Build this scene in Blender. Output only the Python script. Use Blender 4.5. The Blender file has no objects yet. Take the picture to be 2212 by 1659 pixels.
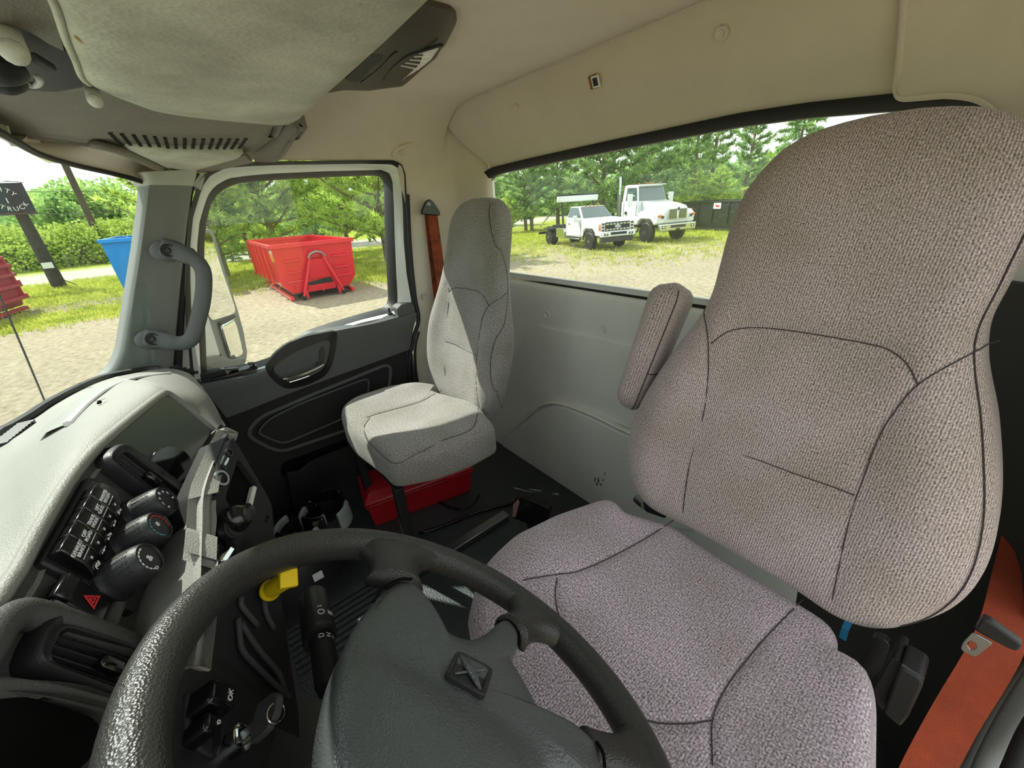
import bpy, bmesh, math, random
from mathutils import Vector, Matrix

# ------------------------------------------------------------------ scene, camera, light
SC = bpy.context.scene
COL = SC.collection
H = 2.4                      # eye height above the yard; cab coordinates have the eye at (0,0,0), +x passenger side, +y forward
SC.view_settings.view_transform = 'Standard'
SC.view_settings.look = 'None'
SC.view_settings.exposure = 0.9
SC.view_settings.gamma = 1.0
SC.view_settings.use_curve_mapping = False

cam_data = bpy.data.cameras.new('camera')
cam_data.sensor_fit = 'HORIZONTAL'
cam_data.sensor_width = 36.0
cam_data.lens = 36.0 * 848.0 / 2212.0
cam_data.clip_start = 0.02
cam_data.clip_end = 2000
camera = bpy.data.objects.new('camera', cam_data)
COL.objects.link(camera)
camera.matrix_world = Matrix(((-0.630212, 0.290259, -0.720127, 0), (-0.774217, -0.304802, 0.554693, 0), (-0.058491, 0.907109, 0.416813, H), (0, 0, 0, 1)))
SC.camera = camera

world = bpy.data.worlds.new('overcast_sky')
SC.world = world
world.use_nodes = True
wn, wl = world.node_tree.nodes, world.node_tree.links
wn.clear()
w_out = wn.new('ShaderNodeOutputWorld')
w_bg = wn.new('ShaderNodeBackground')
w_tc = wn.new('ShaderNodeTexCoord')
w_map = wn.new('ShaderNodeMapping')
w_map.inputs['Scale'].default_value = (1.0, 1.0, 3.0)
w_noise = wn.new('ShaderNodeTexNoise')
w_noise.inputs['Scale'].default_value = 2.2
w_noise.inputs['Detail'].default_value = 7
w_noise.inputs['Roughness'].default_value = 0.55
w_ramp = wn.new('ShaderNodeValToRGB')
w_ramp.color_ramp.elements[0].position = 0.36
w_ramp.color_ramp.elements[0].color = (0.40, 0.46, 0.47, 1)
w_ramp.color_ramp.elements[1].position = 0.62
w_ramp.color_ramp.elements[1].color = (0.97, 1.0, 0.98, 1)
wl.new(w_tc.outputs['Generated'], w_map.inputs['Vector'])
wl.new(w_map.outputs['Vector'], w_noise.inputs['Vector'])
wl.new(w_noise.outputs['Fac'], w_ramp.inputs['Fac'])
wl.new(w_ramp.outputs['Color'], w_bg.inputs['Color'])
w_bg.inputs['Strength'].default_value = 1.18
wl.new(w_bg.outputs['Background'], w_out.inputs['Surface'])

sun_data = bpy.data.lights.new('sun', 'SUN')
sun_data.energy = 4.3
sun_data.angle = math.radians(0.6)
sun_data.color = (1.0, 0.95, 0.86)
sun = bpy.data.objects.new('sun', sun_data)
COL.objects.link(sun)
sun.location = (6, 3, 12)
sun.rotation_euler = Vector((0.664, 0.242, 0.707)).to_track_quat('Z', 'Y').to_euler()
SC.cycles.use_denoising = True
SC.cycles.max_bounces = 10
SC.cycles.diffuse_bounces = 8
SC.cycles.transparent_max_bounces = 24
SC.cycles.sample_clamp_indirect = 8.0

# ------------------------------------------------------------------ materials
def C(r, g, b):
    f = lambda c: (c / 255 / 12.92) if c / 255 <= 0.04045 else ((c / 255 + 0.055) / 1.055) ** 2.4
    return (f(r), f(g), f(b), 1.0)

def mat(name, rgb, rough=0.5, metal=0.0, bump=0.0, bscale=300.0, var=0.0, vscale=12.0, spec=0.5, emit=0.0, vtint=None, coat=0.0):
    m = bpy.data.materials.new(name)
    m.use_nodes = True
    n, l = m.node_tree.nodes, m.node_tree.links
    p = n['Principled BSDF']
    c = C(*rgb)
    p.inputs['Base Color'].default_value = c
    p.inputs['Roughness'].default_value = rough
    p.inputs['Metallic'].default_value = metal
    p.inputs['Specular IOR Level'].default_value = spec
    p.inputs['Coat Weight'].default_value = coat
    if emit:
        p.inputs['Emission Color'].default_value = c
        p.inputs['Emission Strength'].default_value = emit
    tc = n.new('ShaderNodeTexCoord')
    if var:
        t = n.new('ShaderNodeTexNoise')
        t.inputs['Scale'].default_value = vscale
        t.inputs['Detail'].default_value = 6
        t.inputs['Roughness'].default_value = 0.62
        l.new(tc.outputs['Object'], t.inputs['Vector'])
        r = n.new('ShaderNodeValToRGB')
        r.color_ramp.elements[0].position = 0.3
        r.color_ramp.elements[1].position = 0.7
        t2 = vtint or rgb
        r.color_ramp.elements[0].color = tuple(x * (1 - var) for x in C(*t2)[:3]) + (1,)
        r.color_ramp.elements[1].color = tuple(min(1, x * (1 + var)) for x in c[:3]) + (1,)
        l.new(t.outputs['Fac'], r.inputs['Fac'])
        l.new(r.outputs['Color'], p.inputs['Base Color'])
    if bump:
        v = n.new('ShaderNodeTexVoronoi')
        v.inputs['Scale'].default_value = bscale
        l.new(tc.outputs['Object'], v.inputs['Vector'])
        b = n.new('ShaderNodeBump')
        b.inputs['Strength'].default_value = bump
        b.inputs['Distance'].default_value = 0.001
        l.new(v.outputs['Distance'], b.inputs['Height'])
        l.new(b.outputs['Normal'], p.inputs['Normal'])
    return m

def fabric(name, light, dark, pu, pv, groove, speck=0.6, vs=7.0, sscale=430.0):
    """Woven upholstery; UVs are in metres. Ribs run along v with pitch pu, beads have pitch pv."""
    m = bpy.data.materials.new(name)
    m.use_nodes = True
    n, l = m.node_tree.nodes, m.node_tree.links
    p = n['Principled BSDF']
    p.inputs['Roughness'].default_value = 0.95
    p.inputs['Specular IOR Level'].default_value = 0.12
    p.inputs['Sheen Weight'].default_value = 0.2
    p.inputs['Sheen Roughness'].default_value = 0.5
    uv = n.new('ShaderNodeTexCoord')
    wob = n.new('ShaderNodeTexNoise')
    wob.inputs['Scale'].default_value = 170
    l.new(uv.outputs['UV'], wob.inputs['Vector'])
    mx = n.new('ShaderNodeMix')
    mx.data_type = 'VECTOR'
    mx.inputs[0].default_value = 0.0022
    l.new(uv.outputs['UV'], mx.inputs[4])
    l.new(wob.outputs['Color'], mx.inputs[5])
    sw = n.new('ShaderNodeSeparateXYZ')
    l.new(mx.outputs[1], sw.inputs[0])
    def math_(op, a, b=None, c=None):
        k = n.new('ShaderNodeMath')
        k.operation = op
        for i_, q in enumerate((a, b, c)):
            if q is None: continue
            if isinstance(q, (int, float)): k.inputs[i_].default_value = q
            else: l.new(q, k.inputs[i_])
        return k.outputs[0]
    rib = math_('PINGPONG', math_('MULTIPLY', sw.outputs['X'], 2.0 / pu), 1.0)
    cb = n.new('ShaderNodeCombineXYZ')
    l.new(math_('MULTIPLY', sw.outputs['X'], 1.0 / pu), cb.inputs['X'])
    l.new(math_('MULTIPLY', sw.outputs['Y'], 1.0 / pv), cb.inputs['Y'])
    bead = n.new('ShaderNodeTexNoise')
    bead.inputs['Scale'].default_value = 1.4
    bead.inputs['Detail'].default_value = 1
    l.new(cb.outputs[0], bead.inputs['Vector'])
    hgt = math_('ADD', math_('MULTIPLY', rib, groove), math_('MULTIPLY', bead.outputs['Fac'], 1.0))
    br = n.new('ShaderNodeValToRGB')
    br.color_ramp.elements[0].position = 0.22 + 0.12 * groove
    br.color_ramp.elements[0].color = C(*dark)
    br.color_ramp.elements[1].position = 0.62 + 0.75 * groove
    br.color_ramp.elements[1].color = C(*light)
    l.new(hgt, br.inputs['Fac'])
    cur = br.outputs['Color']
    for sc, det, lo, hi in ((sscale, 2, (1 - speck * 0.7,) * 3, (1 + speck * 0.45,) * 3), (vs, 4, (0.86, 0.84, 0.80), (1.06, 1.03, 1.07))):
        t = n.new('ShaderNodeTexNoise')
        t.inputs['Scale'].default_value = sc
        t.inputs['Detail'].default_value = det
        l.new(uv.outputs['UV'], t.inputs['Vector'])
        r = n.new('ShaderNodeValToRGB')
        r.color_ramp.elements[0].position = 0.36
        r.color_ramp.elements[0].color = (*lo, 1)
        r.color_ramp.elements[1].position = 0.64
        r.color_ramp.elements[1].color = (*hi, 1)
        l.new(t.outputs['Fac'], r.inputs['Fac'])
        k = n.new('ShaderNodeMix')
        k.data_type = 'RGBA'
        k.blend_type = 'MULTIPLY'
        k.inputs[0].default_value = 1.0
        l.new(cur, k.inputs[6])
        l.new(r.outputs['Color'], k.inputs[7])
        cur = k.outputs[2]
    l.new(cur, p.inputs['Base Color'])
    b = n.new('ShaderNodeBump')
    b.inputs['Strength'].default_value = 0.4
    b.inputs['Distance'].default_value = 0.001
    l.new(hgt, b.inputs['Height'])
    l.new(b.outputs['Normal'], p.inputs['Normal'])
    return m

def glass(name, tint=(0.93, 0.97, 0.95), dirt=0.05, dscale=40.0, refl=0.02):
    m = bpy.data.materials.new(name)
    m.use_nodes = True
    n, l = m.node_tree.nodes, m.node_tree.links
    n.clear()
    out = n.new('ShaderNodeOutputMaterial')
    tr = n.new('ShaderNodeBsdfTransparent')
    tr.inputs['Color'].default_value = (*tint, 1)
    gl = n.new('ShaderNodeBsdfGlossy')
    gl.inputs['Roughness'].default_value = 0.0
    mx = n.new('ShaderNodeMixShader')
    mx.inputs['Fac'].default_value = refl
    l.new(tr.outputs['BSDF'], mx.inputs[1])
    l.new(gl.outputs['BSDF'], mx.inputs[2])
    df = n.new('ShaderNodeBsdfDiffuse')
    df.inputs['Color'].default_value = (0.75, 0.78, 0.74, 1)
    tl = n.new('ShaderNodeBsdfTranslucent')
    tl.inputs['Color'].default_value = (0.75, 0.78, 0.74, 1)
    ad = n.new('ShaderNodeMixShader')
    l.new(df.outputs['BSDF'], ad.inputs[1])
    l.new(tl.outputs['BSDF'], ad.inputs[2])
    tc = n.new('ShaderNodeTexCoord')
    no = n.new('ShaderNodeTexNoise')
    no.inputs['Scale'].default_value = dscale
    no.inputs['Detail'].default_value = 6
    no.inputs['Roughness'].default_value = 0.7
    l.new(tc.outputs['Object'], no.inputs['Vector'])
    rp = n.new('ShaderNodeValToRGB')
    rp.color_ramp.elements[0].position = 0.6
    rp.color_ramp.elements[0].color = (dirt * 0.5,) * 3 + (1,)
    rp.color_ramp.elements[1].position = 0.78
    rp.color_ramp.elements[1].color = (min(1, dirt * 6),) * 3 + (1,)
    l.new(no.outputs['Fac'], rp.inputs['Fac'])
    m2 = n.new('ShaderNodeMixShader')
    l.new(rp.outputs['Color'], m2.inputs['Fac'])
    l.new(mx.outputs['Shader'], m2.inputs[1])
    l.new(ad.outputs['Shader'], m2.inputs[2])
    l.new(m2.outputs['Shader'], out.inputs['Surface'])
    return m

# ------------------------------------------------------------------ vectors
def V(p): return Vector(p)
def lerp(a, b, t): return tuple(x + (y - x) * t for x, y in zip(a, b))
def add(a, b): return tuple(x + y for x, y in zip(a, b))
def mul(a, s): return tuple(x * s for x in a)

def cr(pts, k, closed=False):
    """Catmull-Rom smoothing of a polyline, k steps per span."""
    n = len(pts)
    if n < 3 or k < 2: return list(pts)
    out = []
    rng = range(n) if closed else range(n - 1)
    for i in rng:
        if closed: p0, p1, p2, p3 = pts[i - 1], pts[i], pts[(i + 1) % n], pts[(i + 2) % n]
        else:
            p1, p2 = pts[i], pts[i + 1]
            p0 = pts[i - 1] if i else tuple(2 * a - b for a, b in zip(p1, p2))
            p3 = pts[i + 2] if i + 2 < n else tuple(2 * b - a for a, b in zip(p1, p2))
        for j in range(k):
            t = j / k
            out.append(tuple(0.5 * (2 * b + (c - a) * t + (2 * a - 5 * b + 4 * c - d) * t * t + (3 * b - a - 3 * c + d) * t ** 3)
                             for a, b, c, d in zip(p0, p1, p2, p3)))
    if not closed: out.append(tuple(pts[-1]))
    return out

def fil(poly, r, k=5, closed=True):
    """Round the corners of a polygon with radius about r."""
    n = len(poly)
    out = []
    for i in range(n):
        if not closed and i in (0, n - 1):
            out.append(tuple(poly[i])); continue
        p, a, b = V(poly[i]), V(poly[i - 1]), V(poly[(i + 1) % n])
        da, db = (a - p), (b - p)
        ra, rb = min(r, da.length * 0.48), min(r, db.length * 0.48)
        s, e = p + da.normalized() * ra, p + db.normalized() * rb
        for j in range(k + 1):
            t = j / k
            out.append(tuple(s * (1 - t) ** 2 + p * 2 * t * (1 - t) + e * t * t))
    return out

def resamp(pts, n, closed=False):
    q = [V(p) for p in pts] + ([V(pts[0])] if closed else [])
    d = [0.0]
    for a, b in zip(q, q[1:]): d.append(d[-1] + (b - a).length)
    m = n if closed else n - 1
    out, i = [], 0
    for k in range(n):
        s = d[-1] * k / m
        while i < len(d) - 2 and d[i + 1] < s: i += 1
        t = (s - d[i]) / max(1e-9, d[i + 1] - d[i])
        out.append(tuple(q[i].lerp(q[i + 1], min(1, t))))
    return out

def interp(tab, x):
    """Smooth table lookup: tab = [(x, a, b, ...)] sorted by x."""
    n = len(tab)
    if x <= tab[0][0]: return tab[0][1:]
    if x >= tab[-1][0]: return tab[-1][1:]
    for i in range(n - 1):
        if x <= tab[i + 1][0]:
            p1, p2 = tab[i], tab[i + 1]
            h = p2[0] - p1[0]
            t = (x - p1[0]) / h
            out = []
            for j in range(1, len(p1)):
                s = (p2[j] - p1[j]) / h
                m1 = s if i == 0 else 0.5 * (s + (p1[j] - tab[i - 1][j]) / (p1[0] - tab[i - 1][0]))
                m2 = s if i + 2 >= n else 0.5 * (s + (tab[i + 2][j] - p2[j]) / (tab[i + 2][0] - p2[0]))
                t2, t3 = t * t, t * t * t
                out.append((2 * t3 - 3 * t2 + 1) * p1[j] + (t3 - 2 * t2 + t) * h * m1 + (-2 * t3 + 3 * t2) * p2[j] + (t3 - t2) * h * m2)
            return tuple(out)

# ------------------------------------------------------------------ objects
ORG = {}
def tag(o, label=None, cat=None, group=None, kind=None):
    if label: o['label'] = label
    if cat: o['category'] = cat
    if group: o['group'] = group
    if kind: o['kind'] = kind
    return o

def thing(name, label, cat, base, rotz=0.0, group=None, kind=None):
    """An Empty at the thing's base (cab coordinates) that parents its parts."""
    o = bpy.data.objects.new(name, None)
    o.empty_display_size = 0.1
    COL.objects.link(o)
    o.location = (base[0], base[1], base[2] + H)
    o.rotation_euler = (0, 0, rotz)
    ORG[o.name] = V(base)
    return tag(o, label, cat, group, kind)

def dup(o, loc=None, rotz=None, label=None, parent=None, scale=None):
    c = o.copy()
    COL.objects.link(c)
    if parent: c.parent = parent
    for ch in o.children: dup(ch, parent=c)
    if loc: c.location = (loc[0], loc[1], loc[2] + H)
    if rotz is not None: c.rotation_euler = (0, 0, rotz)
    if scale: c.scale = scale
    if label: c['label'] = label
    return c

class MB:
    """Collects shapes; build() links them as one mesh object."""
    def __init__(s): s.v, s.f, s.uv = [], [], {}
    def add(s, v, f):
        o = len(s.v)
        s.v += [tuple(p) for p in v]
        s.f += [tuple(i + o for i in q) for q in f]
        return s
    def quad(s, *p): return s.add(p, [tuple(range(len(p)))])
    def box(s, c, size, ax=None):
        X, Y, Z = [V(a) for a in (ax or ((1, 0, 0), (0, 1, 0), (0, 0, 1)))]
        c = V(c)
        pts = [c + X * (size[0] / 2 * i) + Y * (size[1] / 2 * j) + Z * (size[2] / 2 * k) for i in (-1, 1) for j in (-1, 1) for k in (-1, 1)]
        return s.add(pts, [(0, 1, 3, 2), (4, 6, 7, 5), (0, 4, 5, 1), (2, 3, 7, 6), (0, 2, 6, 4), (1, 5, 7, 3)])
    def bar(s, a, b, w, h, up=(0, 0, 1)):
        a, b = V(a), V(b)
        d = (b - a); L = d.length; d.normalize()
        side = d.cross(V(up))
        if side.length < 1e-5: side = d.cross(Vector((1, 0, 0)))
        side.normalize(); u = side.cross(d)
        return s.box((a + b) / 2, (L, w, h), (d, side, u))
    def tube(s, pts, r, n=8, closed=False, cap=True, up=None, flat=1.0):
        P = [V(p) for p in pts]
        m = len(P)
        R = r if isinstance(r, (list, tuple)) else [r] * m
        vs = []
        prev = V(up) if up else None
        for i in range(m):
            d = (P[(i + 1) % m] - P[i - 1]) if closed else (P[min(i + 1, m - 1)] - P[max(i - 1, 0)])
            d.normalize()
            if prev is None: prev = Vector((0, 0, 1)) if abs(d.z) < 0.9 else Vector((1, 0, 0))
            a = prev - d * prev.dot(d)
            if a.length < 1e-6: a = d.orthogonal()
            a.normalize(); b = d.cross(a); prev = a
            for k in range(n):
                t = 2 * math.pi * k / n
                vs.append(P[i] + a * (R[i] * math.cos(t) * flat) + b * (R[i] * math.sin(t)))
        fs = []
        for i in range(m if closed else m - 1):
            j = (i + 1) % m
            for k in range(n): fs.append((i * n + k, i * n + (k + 1) % n, j * n + (k + 1) % n, j * n + k))
        if cap and not closed:
            fs.append(tuple(range(n - 1, -1, -1))); fs.append(tuple((m - 1) * n + k for k in range(n)))
        return s.add(vs, fs)
    def ribbon(s, pts, side, w, t):
        """Flat strap along pts; side = width direction."""
        sd = V(side).normalized()
        rows = []
        P = [V(p) for p in pts]
        for i, p in enumerate(P):
            d = (P[min(i + 1, len(P) - 1)] - P[max(i - 1, 0)]).normalized()
            nn = d.cross(sd).normalized()
            rows.append([p - sd * w / 2 - nn * t / 2, p + sd * w / 2 - nn * t / 2, p + sd * w / 2 + nn * t / 2, p - sd * w / 2 + nn * t / 2])
        return s.grid(rows, closeu=True, cap=True)
    def grid(s, rows, closeu=False, closev=False, cap=False):
        m, n = len(rows), len(rows[0])
        vs = [tuple(p) for r in rows for p in r]
        fs = []
        for i in range(m if closev else m - 1):
            for j in range(n if closeu else n - 1):
                a, b = i * n + j, i * n + (j + 1) % n
                c, d = ((i + 1) % m) * n + (j + 1) % n, ((i + 1) % m) * n + j
                fs.append((a, b, c, d))
        if cap: fs += [tuple(range(n - 1, -1, -1)), tuple((m - 1) * n + k for k in range(n))]
        return s.add(vs, fs)
    def sheet(s, rows, ku=4, kv=4, thick=0.0, toward=None):
        """Smooth panel through rows of points; thick gives it depth away from `toward`."""
        R = [cr(r, ku) for r in rows]
        cols = [cr([R[i][j] for i in range(len(R))], kv) for j in range(len(R[0]))]
        R = [[cols[j][i] for j in range(len(cols))] for i in range(len(cols[0]))]
        if not thick: return s.grid(R)
        m, n = len(R), len(R[0])
        back = []
        for i in range(m):
            br = []
            for j in range(n):
                du = V(R[i][min(j + 1, n - 1)]) - V(R[i][max(j - 1, 0)])
                dv = V(R[min(i + 1, m - 1)][j]) - V(R[max(i - 1, 0)][j])
                nn = du.cross(dv)
                if nn.length < 1e-9: nn = Vector((0, 0, 1e-6))
                nn.normalize()
                t = V(toward if toward else (0, 0, 0)) - V(R[i][j])
                if nn.dot(t) > 0: nn = -nn
                br.append(tuple(V(R[i][j]) + nn * thick))
            back.append(br)
        o = len(s.v)
        s.grid(R); s.grid(back)
        N = m * n
        edge = [j for j in range(n)] + [i * n + n - 1 for i in range(1, m)] + [(m - 1) * n + j for j in range(n - 2, -1, -1)] + [i * n for i in range(m - 2, 0, -1)]
        for a, b in zip(edge, edge[1:] + edge[:1]): s.f.append((o + a, o + b, o + N + b, o + N + a))
        return s
    def prism(s, poly, vec):
        n = len(poly)
        a = [tuple(p) for p in poly]
        b = [add(p, vec) for p in poly]
        return s.add(a + b, [tuple(range(n)), tuple(range(2 * n - 1, n - 1, -1))] + [(i, n + i, n + (i + 1) % n, (i + 1) % n) for i in range(n)])
    def ring(s, outer, inner, vec=None):
        """Band between two closed outlines of equal length; vec gives it depth."""
        n = len(outer)
        if vec is None: return s.add(list(outer) + list(inner), [(i, (i + 1) % n, n + (i + 1) % n, n + i) for i in range(n)])
        return s.grid([outer, inner, [add(p, vec) for p in inner], [add(p, vec) for p in outer]], closeu=True, closev=True)
    def lathe(s, prof, o, axis, n=24, up=None):
        ax = V(axis).normalized()
        a = (V(up) - ax * V(up).dot(ax)).normalized() if up else ax.orthogonal().normalized()
        b = ax.cross(a)
        rows = [[tuple(V(o) + ax * h + (a * math.cos(2 * math.pi * k / n) + b * math.sin(2 * math.pi * k / n)) * r) for k in range(n)] for r, h in prof]
        return s.grid(rows, closeu=True, cap=True)
    def ball(s, c, r, ax=None, n=12, m=8):
        X, Y, Z = [V(a) for a in (ax or ((1, 0, 0), (0, 1, 0), (0, 0, 1)))]
        r = r if isinstance(r, (tuple, list)) else (r, r, r)
        rows = []
        for i in range(m + 1):
            p = math.pi * (i / m - 0.5)
            rows.append([tuple(V(c) + X * (r[0] * math.cos(p) * math.cos(2 * math.pi * k / n)) + Y * (r[1] * math.cos(p) * math.sin(2 * math.pi * k / n)) + Z * (r[2] * math.sin(p))) for k in range(n)])
        return s.grid(rows, closeu=True)
    def build(s, name, m, parent=None, local=False, smooth=40, bevel=0.0, seg=2, sub=0, label=None, cat=None, group=None, kind=None, uvs=None, flip=False):
        me = bpy.data.meshes.new(name)
        if local: org = Vector((0, 0, 0))
        elif parent is not None: org = ORG[parent.name]
        else:
            xs, ys, zs = zip(*s.v)
            org = Vector(((min(xs) + max(xs)) / 2, (min(ys) + max(ys)) / 2, min(zs)))
        me.from_pydata([(p[0] - org.x, p[1] - org.y, p[2] - org.z) for p in s.v], [], s.f)
        if not uvs:
            b = bmesh.new(); b.from_mesh(me)
            bmesh.ops.recalc_face_normals(b, faces=b.faces)
            b.to_mesh(me); b.free()
        if uvs:
            lay = me.uv_layers.new(name='UVMap')
            for lp in me.loops: lay.data[lp.index].uv = uvs[lp.vertex_index]
        me.materials.append(m)
        if smooth:
            for p in me.polygons: p.use_smooth = True
            if smooth < 180: me.set_sharp_from_angle(angle=math.radians(smooth))
        o = bpy.data.objects.new(name, me)
        COL.objects.link(o)
        if parent is not None:
            o.parent = parent
            if not local: ORG[o.name] = ORG[parent.name]
        else:
            o.location = (org.x, org.y, org.z + H)
            ORG[o.name] = org
        if bevel:
            bv = o.modifiers.new('bevel', 'BEVEL')
            bv.width = bevel; bv.segments = seg; bv.limit_method = 'ANGLE'; bv.angle_limit = math.radians(35)
        if sub:
            sb = o.modifiers.new('sub', 'SUBSURF')
            sb.levels = sb.render_levels = sub
        return tag(o, label, cat, group, kind)

def text(name, body, o, xd, yd, size, m, parent, align='CENTER', local=False, extrude=0.0003):
    """Raised lettering, lying in the plane of xd (reading direction) and yd (up)."""
    cu = bpy.data.curves.new(name, 'FONT')
    cu.body = body; cu.size = size; cu.align_x = align; cu.align_y = 'CENTER'; cu.extrude = extrude; cu.space_line = 0.85; cu.resolution_u = 3
    tmp = bpy.data.objects.new(name, cu)
    COL.objects.link(tmp)
    me = bpy.data.meshes.new_from_object(tmp.evaluated_get(bpy.context.evaluated_depsgraph_get()))
    bpy.data.objects.remove(tmp); bpy.data.curves.remove(cu)
    X, Y = V(xd).normalized(), V(yd)
    Y = (Y - X * Y.dot(X)).normalized()
    Z = X.cross(Y)
    org = V(o) - (Vector((0, 0, 0)) if local else ORG[parent.name])
    me.transform(Matrix(((X.x, Y.x, Z.x, org.x), (X.y, Y.y, Z.y, org.y), (X.z, Y.z, Z.z, org.z), (0, 0, 0, 1))))
    me.materials.clear(); me.materials.append(m)
    ob = bpy.data.objects.new(name, me)
    COL.objects.link(ob)
    ob.parent = parent
    return ob

# ------------------------------------------------------------------ palette
m_head = mat('headliner_cloth', (212, 203, 187), 0.9, bump=0.15, bscale=900, var=0.05, vscale=5)
m_trim = mat('grey_moulded_trim', (190, 190, 184), 0.55, bump=0.25, bscale=700, var=0.04, vscale=6)
m_wall = mat('grey_wall_trim', (226, 227, 221), 0.6, bump=0.3, bscale=800, var=0.05, vscale=6)
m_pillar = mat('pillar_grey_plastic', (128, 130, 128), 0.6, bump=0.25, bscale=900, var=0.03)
m_visor = mat('visor_vinyl', (196, 198, 178), 0.6, bump=0.5, bscale=260, var=0.12, vscale=9, vtint=(160, 158, 140))
m_shelf = mat('overhead_shelf_plastic', (116, 110, 100), 0.7, bump=0.45, bscale=420, var=0.08, vscale=14)
m_dash = mat('dash_soft_grey', (128, 127, 122), 0.6, bump=0.4, bscale=700, var=0.06, vscale=8)
m_door = mat('door_dark_grey', (84, 87, 86), 0.55, bump=0.3, bscale=800, var=0.04, spec=0.35)
m_doorlow = mat('door_charcoal', (42, 43, 43), 0.6, bump=0.3, bscale=800, var=0.05, spec=0.25)
m_black = mat('black_plastic', (34, 34, 35), 0.45, bump=0.15, bscale=900, spec=0.35)
m_black_gloss = mat('black_gloss_plastic', (16, 16, 17), 0.18)
m_panel = mat('charcoal_panel_plastic', (66, 66, 64), 0.6, bump=0.3, bscale=900, var=0.05, vscale=30, spec=0.25)
m_rubber = mat('black_rubber_seal', (20, 20, 20), 0.55)
m_mat = mat('black_rubber_floor', (52, 58, 60), 0.45, bump=0.9, bscale=190, spec=0.6)
m_white = mat('white_truck_paint', (232, 236, 234), 0.25, coat=0.5)
m_chrome = mat('chrome', (205, 207, 208), 0.14, metal=1.0)
m_steel = mat('worn_steel', (150, 152, 155), 0.32, metal=1.0)
m_seam = mat('dark_thread', (58, 50, 52), 0.9)
m_print = mat('white_print', (225, 228, 228), 0.6)
m_print_red = mat('red_print', (200, 40, 46), 0.6)
m_print_blue = mat('blue_print', (70, 165, 175), 0.6)
m_fab_d = fabric('driver_cloth', (206, 192, 189), (66, 55, 55), 0.0036, 0.0042, 0.5, 0.45)
m_fab_c = fabric('cushion_cloth', (200, 187, 195), (72, 62, 68), 0.0036, 0.0042, 0.18, 0.65, sscale=380)
m_fab_p = fabric('passenger_cloth', (176, 173, 168), (64, 62, 60), 0.0034, 0.0040, 0.12, 0.65, sscale=330)
m_belt = mat('rust_webbing', (150, 66, 30), 0.85, bump=0.4, bscale=700, var=0.25, vscale=18, vtint=(96, 48, 28))
m_belt2 = mat('orange_webbing', (164, 66, 34), 0.85, bump=0.4, bscale=700, var=0.12, vscale=12, vtint=(136, 58, 34))
m_glass = glass('window_glass', dirt=0.012, dscale=60)
m_rwglass = glass('rear_window_glass', dirt=0.07, dscale=90)
m_wsglass = glass('windscreen_glass', dirt=0.014, dscale=26)
m_rim = mat('steering_rim_vinyl', (44, 43, 41), 0.38, bump=0.5, bscale=640, var=0.12, vscale=18, spec=0.55)
m_hub = mat('steering_hub_vinyl', (74, 78, 79), 0.36, bump=0.55, bscale=520, spec=0.55)
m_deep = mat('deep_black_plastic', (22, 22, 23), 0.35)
m_stack = mat('stack_black_plastic', (36, 36, 36), 0.65, bump=0.2, bscale=900, spec=0.2)
m_handle = mat('handle_grey_plastic', (84, 86, 86), 0.55, bump=0.2, bscale=900, spec=0.35)
m_dome = mat('dome_console_brown', (74, 67, 59), 0.55, bump=0.3, bscale=600)
m_trim_shade = mat('dark_trim_shade', (58, 57, 54), 0.6)
m_discblack = mat('disc_gloss_black', (8, 8, 9), 0.12)
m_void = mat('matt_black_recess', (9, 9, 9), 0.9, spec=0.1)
m_yellow = mat('yellow_plastic', (235, 200, 20), 0.4)
m_redbox = mat('red_plastic', (168, 16, 30), 0.38, var=0.08)

# ------------------------------------------------------------------ cab shell
def slab(name, rows, m, ku=4, kv=4, thick=0.025, toward=None, kind='structure', parent=None, **k):
    return MB().sheet(rows, ku, kv, thick, toward).build(name, m, parent, smooth=60, kind=kind, **k)

floor = MB()
floor.box((0.76, -0.42, -1.175), (1.86, 1.4, 0.05))
for i in range(9):      # ribs of the mat by the passenger's feet
    floor.bar((0.9 + 0.022 * i, -0.2, -1.149), (0.9 + 0.022 * i, 0.1, -1.149), 0.010, 0.008)
floor.build('floor', m_mat, smooth=30, kind='structure')
slab('wall_front', [[(-0.15, 0.34, -1.15), (0.7, 0.34, -1.15), (1.66, 0.34, -1.15)], [(-0.15, 0.4, -0.8), (0.7, 0.4, -0.8), (1.66, 0.4, -0.8)], [(-0.15, 0.38, -0.42), (0.7, 0.38, -0.42), (1.6, 0.3, -0.45)]], m_doorlow)

# ceiling: flat headliner that rolls down to the door header on the passenger side
crow = []
for y in (0.16, -0.1, -0.4, -0.7, -0.955):
    crow.append([(-0.2, y, 0.30), (-0.1, y, 0.335), (0.3, y, 0.34), (0.9, y, 0.34), (1.38, y, 0.338), (1.5, y, 0.315), (1.575, y, 0.25), (1.60, y, 0.172)])
slab('ceiling', crow, m_head, toward=(0.7, -0.4, -0.5), thick=0.03)

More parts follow.
